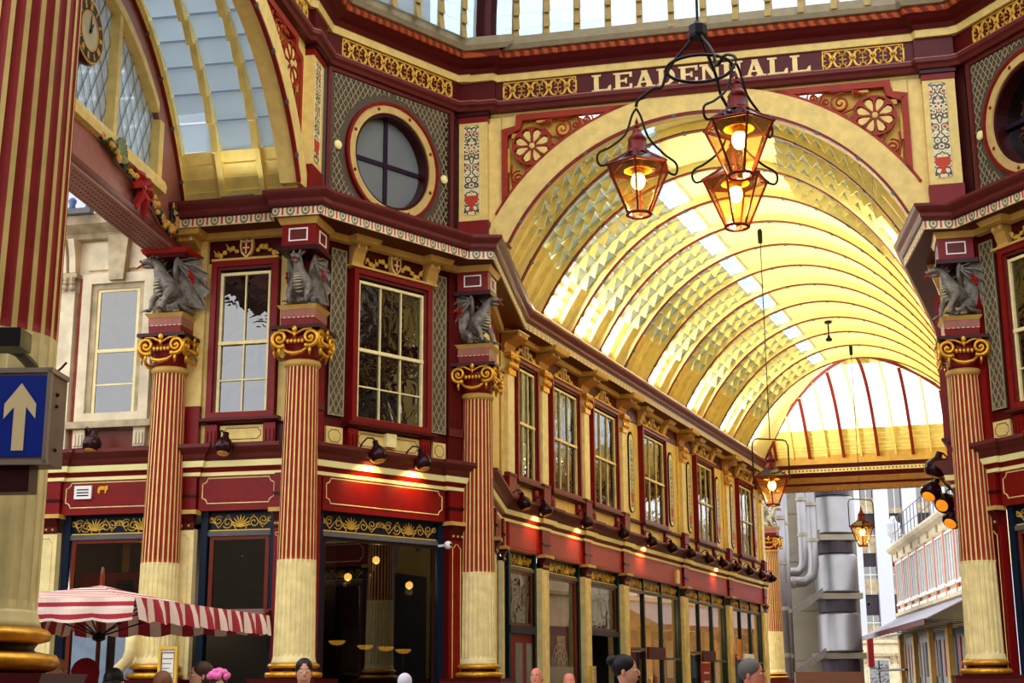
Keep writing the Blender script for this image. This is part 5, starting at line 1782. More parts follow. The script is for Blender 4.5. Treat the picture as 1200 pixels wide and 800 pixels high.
def dragon(loc, rz, label, s=1.0, head_turn=0.0, mt=None, kind=0):
    """seated heraldic dragon facing -y, forelegs on the plinth, wings raised"""
    mt = mt or M_SILV
    o = empty('dragon_statue', (loc.x, loc.y, 7.86), rz, label=label, category='statue', group='silver dragons over the columns')
    o.scale = (s, s, s)
    ca, sa = math.cos(head_turn), math.sin(head_turn)
    def H(x, y, z):   # turn about the neck base
        dx, dy = x, y + .12
        return (dx * ca - dy * sa, -.12 + dx * sa + dy * ca, z)
    V, E, Rr = chains(
        [((0, .10, .22), (.15, .15)), ((0, .0, .34), (.17, .18)), ((0, -.12, .50), (.16, .17)), (H(0, -.20, .64), (.10, .11)), (H(0, -.22, .74), (.085, .09)), (H(0, -.30, .82), (.09, .085)), (H(0, -.42, .80), (.07, .05)), (H(0, -.50, .775), (.04, .025))],
        [1, ((.15, -.12, .36), .075), ((.17, -.22, .22), .05), ((.15, -.24, .10), .036), ((.15, -.28, .035), .035)],
        [1, ((-.15, -.12, .36), .075), ((-.17, -.22, .22), .05), ((-.15, -.24, .10), .036), ((-.15, -.28, .035), .035)],
        [0, ((.17, .10, .17), (.10, .12)), ((.22, -.06, .14), .06), ((.21, .0, .04), .04), ((.21, -.10, .035), .03)],
        [0, ((-.17, .10, .17), (.10, .12)), ((-.22, -.06, .14), .06), ((-.21, .0, .04), .04), ((-.21, -.10, .035), .03)],
        [0, ((0, .24, .12), .08), ((.14, .30, .06), .055), ((.28, .18, .05), .04), ((.31, .02, .08), .028), ((.30, -.08, .16), .02)])
    b = skin('body', V, E, Rr, mt, o)
    # lower jaw, ears, horns, crest, claws
    def P(x, y, z): return H(x, y, z)
    m = MB()
    m.tube([P(0, -.30, .755), P(0, -.40, .725), P(0, -.46, .715)], .04, 6, rs=[.05, .035, .015])
    m.build('jaw', mt, b, True)
    m = MB(); m.tube([P(0, -.40, .745), P(0, -.48, .735), P(0, -.53, .70), P(0, -.55, .67)], .02, 5, rs=[.02, .02, .014, .005])
    m.build('red_tongue', M_REDB, b, True)
    m = MB()
    for q in (-1, 1):
        m.tube([P(q * .06, -.27, .86), P(q * .10, -.20, .95), P(q * .13, -.17, 1.0)], .03, 5, rs=[.03, .03, .005])
        m.tube([P(q * .05, -.33, .875), P(q * .06, -.30, .93), P(q * .055, -.26, .99)], .02, 5, rs=[.02, .014, .004])
        m.ball(P(q * .055, -.36, .855), .022, 6, 4)
        m.ball(P(q * .03, -.50, .80), .016, 5, 4)
    for k in range(7):
        t = k / 6
        c = Vector(H(0, -.20 + .02 * k, .90 - .06 * k)) if k < 3 else Vector((0, -.06 + (k - 3) * .07, .68 - (k - 3) * .10))
        m.tube([c, c + Vector((0, .06, .05)), c + Vector((0, .10, .10))], .02, 4, rs=[.03, .018, .004])
    for q in (-1, 1):
        for k in (-1, 0, 1):
            m.tube([(q * .15, -.29, .04), (q * .15 + k * .05, -.35, .045), (q * .15 + k * .065, -.39, .005)], .016, 4, rs=[.02, .018, .004])
            m.tube([(q * .21, -.12, .035), (q * .21 + k * .035, -.16, .03), (q * .21 + k * .05, -.19, .005)], .014, 4, rs=[.016, .014, .004])
    m.build('horns_and_claws', mt, b, True)
    # belly plates
    m = MB()
    for k in range(9):
        t = k / 8
        y = -.165 - .13 * math.sin(math.pi * min(1, t * 1.0)) ; z = .26 + .38 * t
        m.tube([(-.075, y + .035, z), (-.04, y - .0, z - .012), (0, y - .012, z - .02), (.04, y - .0, z - .012), (.075, y + .035, z)], .018, 5, rs=[.008, .018, .022, .018, .008])
    m.build('belly_scales', M_SILVL, b, True)
    # wings
    for q in (-1, 1):
        tips = [(q * .22, .10, .97), (q * .33, .30, .90), (q * .38, .40, .66), (q * .38, .45, .40), (q * .33, .42, .12)]
        root = (q * .11, .02, .50); wrist = (q * .22, -.08, .80)
        fan = [root, wrist, tips[0]] 
        poly = [root, wrist, (q * .22, -.03, .92), tips[0]]
        edge = [tips[0]]
        for i in range(4):
            a, c = Vector(tips[i]), Vector(tips[i + 1])
            mid = (a + c) / 2; mid = mid + (Vector(root) - mid) * .16
            edge += [tuple(mid), tips[i + 1]]
        v = [root, wrist] + edge + [(q * .16, .20, .16)]
        n = len(v)
        th = .014
        vv = [(p[0] - q * th, p[1] + th * .2, p[2]) for p in v] + [(p[0] + q * th, p[1] - th * .2, p[2]) for p in v]
        f = [(0, i, i + 1) for i in range(1, n - 1)] + [(n, n + i + 1, n + i) for i in range(1, n - 1)] + [(i, n + i, n + (i + 1) % n, (i + 1) % n) for i in range(n)]
        w_ = MB().add(vv, f).build('wing', mt, o)
        m = MB()
        m.tube([root, (q * .17, -.06, .66), wrist, (q * .23, -.05, .90), tips[0]], .03, 6, rs=[.045, .038, .04, .028, .01])
        for t in tips[1:]:
            md = tuple((Vector(wrist) + Vector(t)) / 2 + Vector((q * .03, 0, .03)))
            m.tube([wrist, md, t], .016, 5, rs=[.022, .018, .008])
        m.build('wing_bone', mt, w_, True)
        # red cross on the outer face
        m = MB(); c = Vector((q * .325, .12, .58))
        for (a, bb) in (((0, -.03, .10), (0, .05, -.10)), ((0, -.07, -.02), (0, .07, .03))):
            m.tube([c + Vector(a), c + Vector(bb)], .022, 4)
        m.build('red_cross', M_REDB, w_)
    return o

RZ_F = frame_rz(AZF)
RZ_L = frame_rz(AZL)
c1_ = column(C1 + Vector((-.07, 0)), rad(5), 'large red and cream fluted column filling the left edge, behind the blue arrow sign', .36, True, group='near column')
c1_.rotation_euler = (0, rad(1.1), rad(5))
cols = (
    (C2, RZ_L, 'red and cream fluted column farthest left under the clock wall, behind the striped parasol', rad(-30), -.5, 'silver dragon at the left end, tongue out, over the column beside the stone building', 1.14),
    (C3, RZ_L, 'red and cream fluted column between the two-pane window and the round-window wall', rad(0), .0, 'silver dragon facing forward, over the column left of the round window', 1.0),
    (C4, RZ_F, 'red and cream fluted column at the left foot of the great arch', rad(66), .25, 'silver dragon in profile looking right, over the column at the left foot of the arch', 1.08),
    (CR, RZ_F, 'red and cream fluted column at the right foot of the great arch', rad(-66), -.25, 'silver dragon in profile looking left, over the column at the right foot of the arch', 1.08))
for i, (c, rz, lab, dz, ht, dlab, ds) in enumerate(cols):
    column(c, rz, lab)
    wh = ('beside the stone building', 'left of the round window', 'left of the great arch', 'right of the great arch')[i]
    fwd = nrm(AZL if i < 2 else AZF) * .12
    plinth(c, rz, 'stepped pink and red plinth under the dragon ' + wh)
    if i: block(c, rz, 'deep red block with a white framed panel above the dragon ' + wh)
    else:
        o = empty('impost_block', (c.x, c.y, 0), rz, label='bright red moulded plate under the pink beam, above the dragon beside the stone building', category='block')
        MB().frust(-.34, .34, -.40, .40, 8.84, 8.90, .04).build('lower_moulding', M_MAR, o)
        MB().frust(-.40, .40, -.46, .42, 8.90, 8.98, .04).build('red_plate', M_REDB, o)
    dragon(c + fwd, rz + dz, dlab, ds, ht)
column(CF, rad(-22), 'small distant fluted column at the far end of the nave beside the steel building')
plinth(CF, rad(-22), 'distant pink and red plinth at the far end of the nave')
dragon(CF, rad(40), 'pale silver dragon over the distant column at the far end of the nave', 1.0, .6, M_SILVL)

# drain pipe at the foot of the second column
dp = MB().tube([(-6.45, 23.72, .5), (-6.45, 23.72, 1.75), (-6.43, 23.7, 1.9), (-6.28, 23.62, 2.02), (-6.22, 23.58, 2.16), (-6.22, 23.58, 2.5)], .09, 10).build('drain_pipe', M_CREAMP, None, True, label='cream swan-neck drain pipe against the foot of the column farthest left', category='pipe')

# ================================================================== lanterns
G_SMOKE = glassmat('smoked_roof_glass', (150, 110, 70), (50, 24, 14), .3, .05, 1.5)
def smooth_pts(pts, k_=4):
    pts = [Vector(p) for p in pts]; out = []
    for k in range(len(pts) - 1):
        a = pts[max(0, k - 1)]; b = pts[k]; c = pts[k + 1]; d = pts[min(len(pts) - 1, k + 2)]
        for s in range(k_):
            t = s / k_
            out.append(.5 * ((2 * b) + (c - a) * t + (2 * a - 5 * b + 4 * c - d) * t * t + (3 * b - a - 3 * c + d) * t ** 3))
    out.append(pts[-1]); return out
def lantern(loc, rz, label, group=None, s=1.0, ring_z=None, glow=16, name='lantern', arms=True):
    """tapering six-sided glass lantern, wide at the top; origin at the centre of the shoulder"""
    o = empty(name, loc, rz, label=label, category='lantern')
    if group: o['group'] = group
    o.scale = (s, s, s)
    n = 6
    Rt, Rb, hb = .34, .12, -.50
    def P(k, r, z): a = 2 * math.pi * k / n; return (r * math.cos(a), r * math.sin(a), z)
    m = MB()
    for k in range(n):
        m.tube([P(k, Rt, 0), P(k, Rb, hb)], .012, 5)
    m.tube([P(k, Rt, 0) for k in range(n)], .016, 5, closed=True)
    m.tube([(Rb * math.cos(a), Rb * math.sin(a), hb) for a in [2 * math.pi * k / 16 for k in range(16)]], .018, 5, closed=True)
    m.build('frame', M_RUST, o)
    for k in range(n):
        a, b, c, d = [Vector(q) for q in (P(k, Rt * .98, -.005), P(k + 1, Rt * .98, -.005), P(k + 1, Rb, hb), P(k, Rb, hb))]
        nn = (b - a).cross(d - a).normalized() * .003
        MB().add([a, b, c, d, a + nn, b + nn, c + nn, d + nn], [(0, 1, 2, 3), (7, 6, 5, 4), (0, 4, 5, 1), (1, 5, 6, 2), (2, 6, 7, 3), (3, 7, 4, 0)]).build('pane', G_LAMP, o)
    # roof: shallow glazed hips rising to a neck
    m = MB()
    for k in range(n): m.tube([P(k, Rt + .02, 0), P(k, .10, .17)], .014, 5)
    m.lathe([(.10, .15), (.14, .15), (.12, .19), (.09, .19)], 6)
    rf_ = m.build('roof_bars', M_RUST, o)
    for k in range(n):
        a, b, c, d = [Vector(q) for q in (P(k, Rt, 0), P(k + 1, Rt, 0), P(k + 1, .11, .165), P(k, .11, .165))]
        u_ = Vector((0, 0, .004))
        MB().add([a, b, c, d, a + u_, b + u_, c + u_, d + u_], [(0, 1, 2, 3), (7, 6, 5, 4), (0, 4, 5, 1), (1, 5, 6, 2), (2, 6, 7, 3), (3, 7, 4, 0)]).build('roof_pane', G_SMOKE, rf_)
    m = MB(); m.lathe([(.11, .15), (.12, .18), (.10, .20), (.10, .27), (.085, .30), (.10, .31), (.07, .36), (.045, .39), (.05, .41), (.02, .44)], 12)
    m.ball((0, 0, .46), .032, 8, 6); m.lathe([(.012, .48), (.02, .50), (.003, .56)], 8)
    m.build('chimney_finial', M_RUST, rf_, True)
    b = MB(); b.ball((0, 0, -.14), .075, 10, 8, (1, 1, 1.25)); b.build('bulb', WARMB, o, True)
    MB().lathe([(.05, 0.16), (.05, -.02), (.07, -.04), (.06, -.07)], 10).build('lamp_holder', M_GOLD, o)
    MB().lathe([(.06, .03), (.14, -.01), (.15, -.03), (.06, .0)], 12).build('reflector', M_GOLDP, o)
    l = bpy.data.lights.new('lantern_lamp', 'POINT'); l.energy = glow; l.color = (1, .62, .28); l.shadow_soft_size = .07
    q = bpy.data.objects.new('lantern_lamp', l); COL.objects.link(q); q.parent = o; q.location = (0, 0, -.26)
    if arms:   # wire hoops from the shoulder up to the hook
        m = MB()
        for sgn in (-1, 1):
            m.tube(smooth_pts([(0, 0, .66), (sgn * .05, 0, .58), (sgn * .13, 0, .36), (sgn * .30, 0, .20), (sgn * .43, 0, .12), (sgn * .455, 0, .04), (sgn * .42, 0, -.02), (sgn * .34, 0, 0)]), .013, 5)
        m.build('hanger', M_BLACK, o)
    return o
WARMB = emit('lamp_bulb', (255, 200, 110), 9)
GRP = 'lanterns of the three-armed pendant'
HX, HY = 2.0, 13.5
lz_ = {}
arm = [((1.33, 13.55, 6.86), 'left lantern of the three-armed pendant, hanging by itself'),
       ((2.17, 12.70, 6.92), 'upper right lantern of the three-armed pendant, overlapping the one beneath it'),
       ((2.36, 14.1, 6.88), 'lower right lantern of the three-armed pendant, seen behind the upper one')]
arm = [((1.31, 13.85, 6.80), 'left lantern of the three-armed pendant, hanging by itself'),
       ((2.20, 12.85, 6.85), 'upper right lantern of the three-armed pendant, overlapping the lower one'),
       ((2.35, 14.10, 6.74), 'lower right lantern of the three-armed pendant, partly behind the upper one')]
for i, (p, lab) in enumerate(arm):
    lantern(p, rad((20, 35, 5)[i]), lab, GRP, 1.0)
HUB = Vector((1.95, 13.62, 8.22))
pend = empty('pendant_frame', tuple(HUB), 0, label='black iron ring and three curved arms carrying the three lanterns', category='pendant')
MB().tube([(0, 0, .05), (0, 0, 8)], .014, 6).build('rod', M_BLACK, pend)
MB().lathe([(.09, -.08), (.10, -.05), (.10, .05), (.06, .08), (.02, .12)], 8).build('hub', M_BLACK, pend)
MB().tube([(.34 * math.cos(t), .34 * math.sin(t), -.42) for t in [2 * math.pi * k / 40 for k in range(40)]], .018, 6, closed=True).build('ring', M_BLACK, pend)
for i, (p, lab) in enumerate(arm):
    q = Vector(p) + Vector((0, 0, .66)) - HUB
    h = Vector((q.x, q.y, 0)); u = h.normalized()
    pts = [Vector((0, 0, -.05)) + u * .05, u * .12 + Vector((0, 0, -.14)), u * .25 + Vector((0, 0, -.28)), u * .345 + Vector((0, 0, -.42)), u * .40 + Vector((0, 0, -.56)), h * .72 + Vector((0, 0, q.z * .72 - .02)), h * .96 + Vector((0, 0, q.z * .88)), q + Vector((0, 0, .02))]
    # catmull smoothing
    out = []
    for k in range(len(pts) - 1):
        a = pts[max(0, k - 1)]; b = pts[k]; c = pts[k + 1]; d = pts[min(len(pts) - 1, k + 2)]
        for s in range(5):
            t = s / 5
            out.append(.5 * ((2 * b) + (c - a) * t + (2 * a - 5 * b + 4 * c - d) * t * t + (3 * b - a - 3 * c + d) * t ** 3))
    out.append(pts[-1])
    MB().tube(out, .017, 6).build('arm', M_BLACK, pend)

def nave_lantern(loc, lab, s, rz=.3, wire_top=12.98, h=.72):
    o = lantern(loc, rz, lab, 'lanterns on long wires down the nave', s, glow=40, arms=False)
    m = MB()
    m.tube([(-.37, 0, -.02), (-.37, 0, h * .85), (-.33, 0, h * .97), (-.26, 0, h), (.26, 0, h), (.33, 0, h * .97), (.37, 0, h * .85), (.37, 0, -.02)], .014, 6)
    m.build('hoop', M_BLACK, o)
    MB().tube([(0, 0, h), (0, 0, (wire_top - loc[2]) / s)], .010, 5).build('wire', M_BLACK, o)
    zt = (wire_top - loc[2]) / s
    MB().lathe([(.045, zt - .28), (.05, zt - .05), (.03, zt)], 8).build('wire_clamp', M_BLACK, o)
    return o
nave_lantern((6.41, 35.0, 6.53), 'red-topped lantern on a long wire, the nearer one, beside the last left nave bay', 1.34)
nave_lantern((11.77, 48.07, 6.68), 'small red-topped lantern on a long wire farther down the nave, before the white building', 1.28)
pr_ = empty('ceiling_pendant', (10.28, 44.8, 12.35), 0, label='short black pendant rod hanging from the crown of the vault', category='pendant')
MB().tube([(0, 0, 0), (0, 0, .62)], .025, 5).build('rod', M_BLACK, pr_)
MB().lathe([(.0, -.02), (.10, 0), (.11, .06), (.05, .12), (.03, .2)], 10).build('boss', M_BLACK, pr_)
MB().lathe([(.12, .58), (.12, .64), (.03, .67)], 8).build('cap', M_BLACK, pr_)

# ================================================================== wall floodlights
FLME = {}
def flood(P, az, s, z, out, label, group, lit=0, tilt=0.0, glow=False, energy=14, sc=1.0):
    d, n = dirv(az), nrm(az)
    q = P + d * s + n * .0
    o = empty('floodlight', (q.x, q.y, z), frame_rz(az), label=label, category='floodlight', group=group)
    # local: -y towards the viewer; body hangs at (0,-out,0)
    if 'body' not in FLME:
        FLME['body'] = MB().lathe([(.0, -.17), (.09, -.165), (.15, -.12), (.165, -.06), (.16, .0), (.12, .07), (.07, .12), (.05, .16), (.05, .22), (.0, .225)], 16).mesh('shade', M_LAMPB, True)
        FLME['lens'] = MB().lathe([(.0, -.178), (.095, -.172), (.10, -.165)], 16).mesh('lens', mat('amber_lens', (220, 150, 60), .2), True)
        FLME['lensg'] = MB().lathe([(.0, -.178), (.095, -.172), (.10, -.165)], 16).mesh('lens', emit('lit_amber_lens', (255, 150, 30), .35), True)
        m = MB(); m.tube([(-.20, 0, -.03), (-.20, -.06, -.02), (-.19, -.14, .06), (-.17, -.22, .18), (-.13, -.30, .26), (-.07, -.37, .25), (-.02, -.41, .19), (0, -.42, .12)], .016, 6)
        m.ball((-.20, -.02, -.03), .05, 8, 6)
        FLME['arm'] = m.mesh('swan_arm', M_BLACK, True)
    T = Matrix.Translation((0, -out, 0)) @ Matrix.Rotation(tilt, 4, 'Y') @ Matrix.Rotation(rad(-18), 4, 'X') @ Matrix.Scale(sc, 4)
    b = inst(FLME['body'], 'shade', T, o)
    inst(FLME['lensg' if glow else 'lens'], 'lens', Matrix.Identity(4), b)
    inst(FLME['arm'], 'swan_arm', Matrix.Identity(4), o)
    if lit:
        l = bpy.data.lights.new('floodlight_lamp', 'SPOT'); l.energy = energy; l.color = (1, .62, .20); l.spot_size = rad(120); l.spot_blend = .6; l.shadow_soft_size = .05
        k = bpy.data.objects.new('floodlight_lamp', l); COL.objects.link(k); k.parent = o; k.location = (0, -out + .03, -.24); k.rotation_euler = (rad(62), 0, 0)
    return o
GF = 'oxblood floodlights along the ledge'
flood(L0, AZL, 1.11, 5.56, .42, 'dark floodlight under the two-pane window, between the first two near columns', GF)
flood(L0, AZL, -1.38, 5.72, .30, 'dark floodlight under the stone-framed window', GF)
flood(D0, AZD, 1.50, 5.53, .42, 'left dark floodlight under the round-window wall, lighting the yellow band', GF, 1, energy=16)
flood(D0, AZD, 2.55, 5.50, .42, 'right dark floodlight under the round-window wall, lighting the yellow band', GF, 1, energy=16)
ordn = ('first', 'second', 'third', 'fourth', 'fifth', 'sixth', 'seventh', 'eighth', 'ninth', 'tenth', 'eleventh', 'twelfth', 'thirteenth')
for i, s in enumerate((-1.67, -.35, 2.56, 5.54, 8.14, 10.25, 12.37, 14.58, 16.46, 18.49, 20.47, 22.46, 24.28)):
    flood(N0, AZN, s, 5.50, .42, 'dark floodlight on the left nave wall, %s counted from the arch' % ordn[i], GF, 1 if i in (1, 2, 4, 8) else 0, energy=12)
for i, (x, y, z, t) in enumerate(((7.95, 26.5, 5.55, 0), (8.17, 27.6, 5.25, .5), (8.60, 28.2, 5.08, 1.0), (8.98, 29.0, 4.86, .7))):
    q = Vector((x, y)) - nrm(202) * .42
    flood(q, 202, 0, z, .42, ('topmost dark floodlight of the cluster by the right column', 'second floodlight down in the cluster by the right column, its amber lens turned left', 'third floodlight down in the cluster by the right column, its amber lens facing the nave', 'lowest floodlight of the cluster by the right column')[i], 'floodlights clustered by the right column', 0, tilt=(-.0, -.7, -1.1, -.8)[i], glow=i > 0, sc=1.25)
flood(RD0, AZR, 1.75, 5.56, .42, 'dark floodlight at the right edge under the right window', GF)

# small fittings
cm = empty('security_camera', (D0 + dirv(AZD) * 3.3 + nrm(AZD) * .30).to_3d() + Vector((0, 0, 4.06)), frame_rz(AZD), label='small white security camera on the dark pier beside the bar window', category='camera')
MB().ball((0, 0, 0), .075, 10, 8).build('housing', M_WHITE, cm, True)
MB().ball((0, -.06, 0), .03, 8, 6).build('camera_lens', M_BLACK, cm, True)
MB().box(-.02, .02, 0, .25, -.02, .02).build('stalk', M_WHITE, cm)
ab = MB().box(11.7, 12.0, -.14, -.05, 4.55, 4.95).build('alarm_box', M_CREAMP, WN)
lb_ = empty('dark_bracket_lamp', (-2.62, 7.2, 3.35), 0, label='dark angular bracket fixed on the near column above the arrow sign', category='bracket')

# ================================================================== arrow sign on the near column
D_ = 7.0
sg = empty('arrow_sign', (-2.455, 7.0, 2.72), rad(-2), label='blue box sign with a cream upward arrow, hanging at the left edge', category='sign')
MB().box(-.14, .14, -.02, .22, 0, .47).build('sign_case', mat('sign_case_bronze', (112, 92, 84), .45, .3), sg)
MB().box(-.125, .125, -.026, -.018, .03, .44).build('blue_panel', mat('sign_blue', (10, 40, 140), .35, var=0), sg)
m = MB(); m.prism([(-.032, .06), (.028, .06), (.028, .28), (.078, .22), (.078, .295), (-.002, .40), (-.082, .295), (-.082, .22), (-.032, .28)], -.031, -.026)
m.build('arrow', mat('arrow_cream', (232, 206, 156), .5, var=0.03), sg)
m = MB(); m.box(-.2, .05, .02, .14, -.14, -.0); m.build('sign_bracket', M_MARD, sg)
m = MB(); m.box(-.15, .15, -.03, .22, .455, .48); m.box(-.15, .15, -.03, 0, -.01, .015); m.box(.125, .145, -.03, 0, 0, .47); m.build('sign_rim', mat('sign_rim_grey', (140, 122, 106), .4, .3), sg)
m = MB(); m.ball((.142, .08, .36), .012, 6, 4); m.ball((.142, .08, .30), .01, 6, 4); m.ball((.142, .1, .08), .01, 6, 4); m.tube([(.11, .1, .47), (.14, .12, .51), (.16, .13, .54)], .006, 4)
m.build('screw', M_BLACK, sg)
MB().box(-.12, .08, -.07, .10, 0, .10).build('bracket_box', M_BLACK, lb_)
MB().tube([(-.1, 0, .05), (-.05, .3, .05), (-.1, .7, .05)], .03, 6).build('bracket_arm', M_BLACK, lb_)
hl = empty('hooded_lamp', (-3.33, 8.0, 5.95), 0, label='round dark lamp at the top left corner against the near column', category='lamp')
MB().ball((0, -.45, 0), .12, 12, 8, (1, 1, .9)).build('hood', M_LAMPB, hl, True)
MB().tube([(0, -.45, .1), (.08, -.45, .2), (.16, -.42, .18), (.17, -.38, .1), (.1, -.3, .05)], .012, 6).build('lamp_arm', M_BLACK, hl)

# ================================================================== striped parasol
def stripe_mat(name, a, b, k, axis):
    m = bpy.data.materials.new(name); m.use_nodes = True; n = m.node_tree; L = n.links.new
    bs = n.nodes['Principled BSDF']; bs.inputs['Roughness'].default_value = .8
    u = n.nodes.new('ShaderNodeUVMap'); s = n.nodes.new('ShaderNodeSeparateXYZ'); L(u.outputs[0], s.inputs[0])
    q = n.nodes.new('ShaderNodeMath'); q.operation = 'MULTIPLY'; q.inputs[1].default_value = k; L(s.outputs[axis], q.inputs[0])
    f = n.nodes.new('ShaderNodeMath'); f.operation = 'FRACT'; L(q.outputs[0], f.inputs[0])
    g = n.nodes.new('ShaderNodeMath'); g.operation = 'GREATER_THAN'; g.inputs[1].default_value = .5; L(f.outputs[0], g.inputs[0])
    x = n.nodes.new('ShaderNodeMix'); x.data_type = 'RGBA'; L(g.outputs[0], x.inputs[0]); x.inputs[6].default_value = srgb(*a); x.inputs[7].default_value = srgb(*b)
    L(x.outputs[2], bs.inputs['Base Color'])
    return m
PSM = stripe_mat('awning_stripe', (226, 200, 184), (158, 16, 40), 3.6, 0)
PSM2 = stripe_mat('awning_stripe_along', (226, 200, 184), (158, 16, 40), 4.4, 1)
PSMH = stripe_mat('awning_stripe_long', (226, 200, 184), (158, 16, 40), 1.3, 1)
ps = empty('market_parasol', (-4.49, 15.69, 0), rad(-8.6), label='red and white striped market parasol at lower left with scalloped valance', category='parasol')
MB().lathe([(.025, 0), (.025, 2.80), (.012, 2.9)], 10).build('pole', M_WOOD, ps, True)
MB().box(-.35, .35, -.35, .35, 0, .08).build('foot', M_BLACK, ps)
ZA, ZE, HX_, HY_ = 2.70, 2.44, 1.25, 2.0
ap = (0, 0, ZA)
cor = [(-HX_, -HY_, ZE), (HX_, -HY_, ZE), (HX_, HY_, ZE), (-HX_, HY_, ZE)]
for i in range(4):
    a, b = Vector(cor[i]), Vector(cor[(i + 1) % 4])
    W_ = (b - a).length
    rows, N = [], 8
    v, f, uv = [], [], []
    for r_ in range(N + 1):
        t = r_ / N
        sag = -.03 * math.sin(math.pi * t)
        for c_ in range(9):
            s = c_ / 8
            e = a.lerp(b, s)
            p = Vector(ap).lerp(e, t); p.z += sag
            v.append(tuple(p))
    for r_ in range(N):
        for c_ in range(8):
            f.append((r_ * 9 + c_, r_ * 9 + c_ + 1, (r_ + 1) * 9 + c_ + 1, (r_ + 1) * 9 + c_))
            def U(r2, c2): return ((c2 / 8 - .5) * W_ * (r2 / N), r2 / N * (HY_ if i % 2 == 0 else HX_))
            uv.append([U(r_, c_), U(r_, c_ + 1), U(r_ + 1, c_ + 1), U(r_ + 1, c_)])
    MB().add(v, f, uv).build('canopy_panel', PSM2, ps)
    # valance with scallops
    n = int(W_ / .05); v, f, uv = [], [], []
    for k in range(n + 1):
        s = k / n; e = a.lerp(b, s)
        nn = (b - a).normalized(); o_ = Vector((nn.y, -nn.x, 0))
        wv = .02 * math.sin(s * W_ * 14)
        for q, (dz, do) in enumerate(((0.01, 0), (-.10, .03 + wv), (-.20 - .03 * abs(math.sin(s * W_ * 7.5)), .05 + wv * 1.6))):
            p = e + o_ * do + Vector((0, 0, dz)); v.append(tuple(p))
    for k in range(n):
        for q in range(2):
            f.append((k * 3 + q, k * 3 + 3 + q, k * 3 + 4 + q, k * 3 + 1 + q)); s0_, s1_ = k / n * W_, (k + 1) / n * W_
            uv.append([(s0_, 0), (s1_, 0), (s1_, 1), (s0_, 1)])
    MB().add(v, f, uv).build('valance', PSM if i != 0 else PSMH, ps)
m = MB()
for c_ in cor + [(0, -HY_, ZE), (0, HY_, ZE), (HX_, 0, ZE), (-HX_, 0, ZE)]:
    m.tube([(0, 0, ZA - .06), (c_[0], c_[1], c_[2] - .03)], .012, 4)
    m.tube([(0, 0, ZA - .55), (c_[0] * .5, c_[1] * .5, (ZA + ZE) / 2 - .06)], .01, 4)
m.build('rib_frame', M_BLACK, ps)
m = MB(); m.lathe([(.03, ZA - .6), (.07, ZA - .58), (.07, ZA - .52), (.03, ZA - .5)], 10); m.build('runner', M_BLACK, ps)

# ================================================================== menu boards and shop signs
def menu(loc, rz, w_, h_, label, cat='sign', frame=None):
    o = empty('menu_board', loc, rz, label=label, category=cat)
    MB().box(-w_ / 2, w_ / 2, 0, .04, 0, h_).build('backing', M_WHITE, o)
    m = MB(); frame4(m, -w_ / 2 - .02, w_ / 2 + .02, -.02, h_ + .02, .04, -.03, .04); m.build('gilt_frame', frame or M_GOLDP, o)
    m = MB()
    for k in range(9): m.box(-w_ * .32, w_ * (.1 + .2 * ((k * 7) % 3) / 2), -.004, 0, h_ * (.12 + .085 * k), h_ * (.12 + .085 * k) + .012)
    m.build('text_line', M_LEAD, o)
    m = MB(); frame4(m, -w_ * .4, w_ * .4, h_ * .06, h_ * .92, .012, -.006, 0); m.build('red_border', M_RED, o)
    MB().box(-.02, .02, .0, .04, -loc[2], 0).build('post', M_BLACK, o)
    return o
menu((-5.30, 22.3, 1.35), rad(-6), .26, .84, 'gilt-framed menu board standing against the foot of the column behind the parasol')
menu((1.93, 35.62, 1.25), frame_rz(22), .3, .75, 'small framed menu beside the open dark doorway in the nave')
def shop_sign(name, s, z0, z1, w_, out, mt, label, txt=None):
    o = empty(name, (wp(N0, AZN, s, out)[0], wp(N0, AZN, s, out)[1], z0), frame_rz(AZN), label=label, category='sign')
    MB().box(-w_ / 2, w_ / 2, -.02, .02, 0, z1 - z0).build('board', mt, o)
    if txt:
        m = MB()
        for k in range(3): m.box(-w_ * .3, w_ * .3, -.026, -.02, (z1 - z0) * (.2 + .25 * k), (z1 - z0) * (.2 + .25 * k) + .06)
        m.build('lettering', M_WHITE, o)
    MB().box(-.02, .02, -.01, .01, -z0, 0).build('post', M_LEAD, o)
    return o
shop_sign('poster_sign', 14.3, 1.1, 2.2, 1.1, .25, M_REDB, 'red poster with white lettering beside the fifth nave pilaster', True)
shop_sign('teal_sign', 17.9, 1.75, 2.2, 1.3, .6, mat('teal_enamel', (66, 150, 156), .4), 'teal sign board near the last nave shopfront')
shop_sign('orange_banner', 18.75, 2.35, 3.05, .45, .32, mat('orange_banner', (226, 140, 30), .5), 'small orange banner on the cream pilaster before the last nave bay')
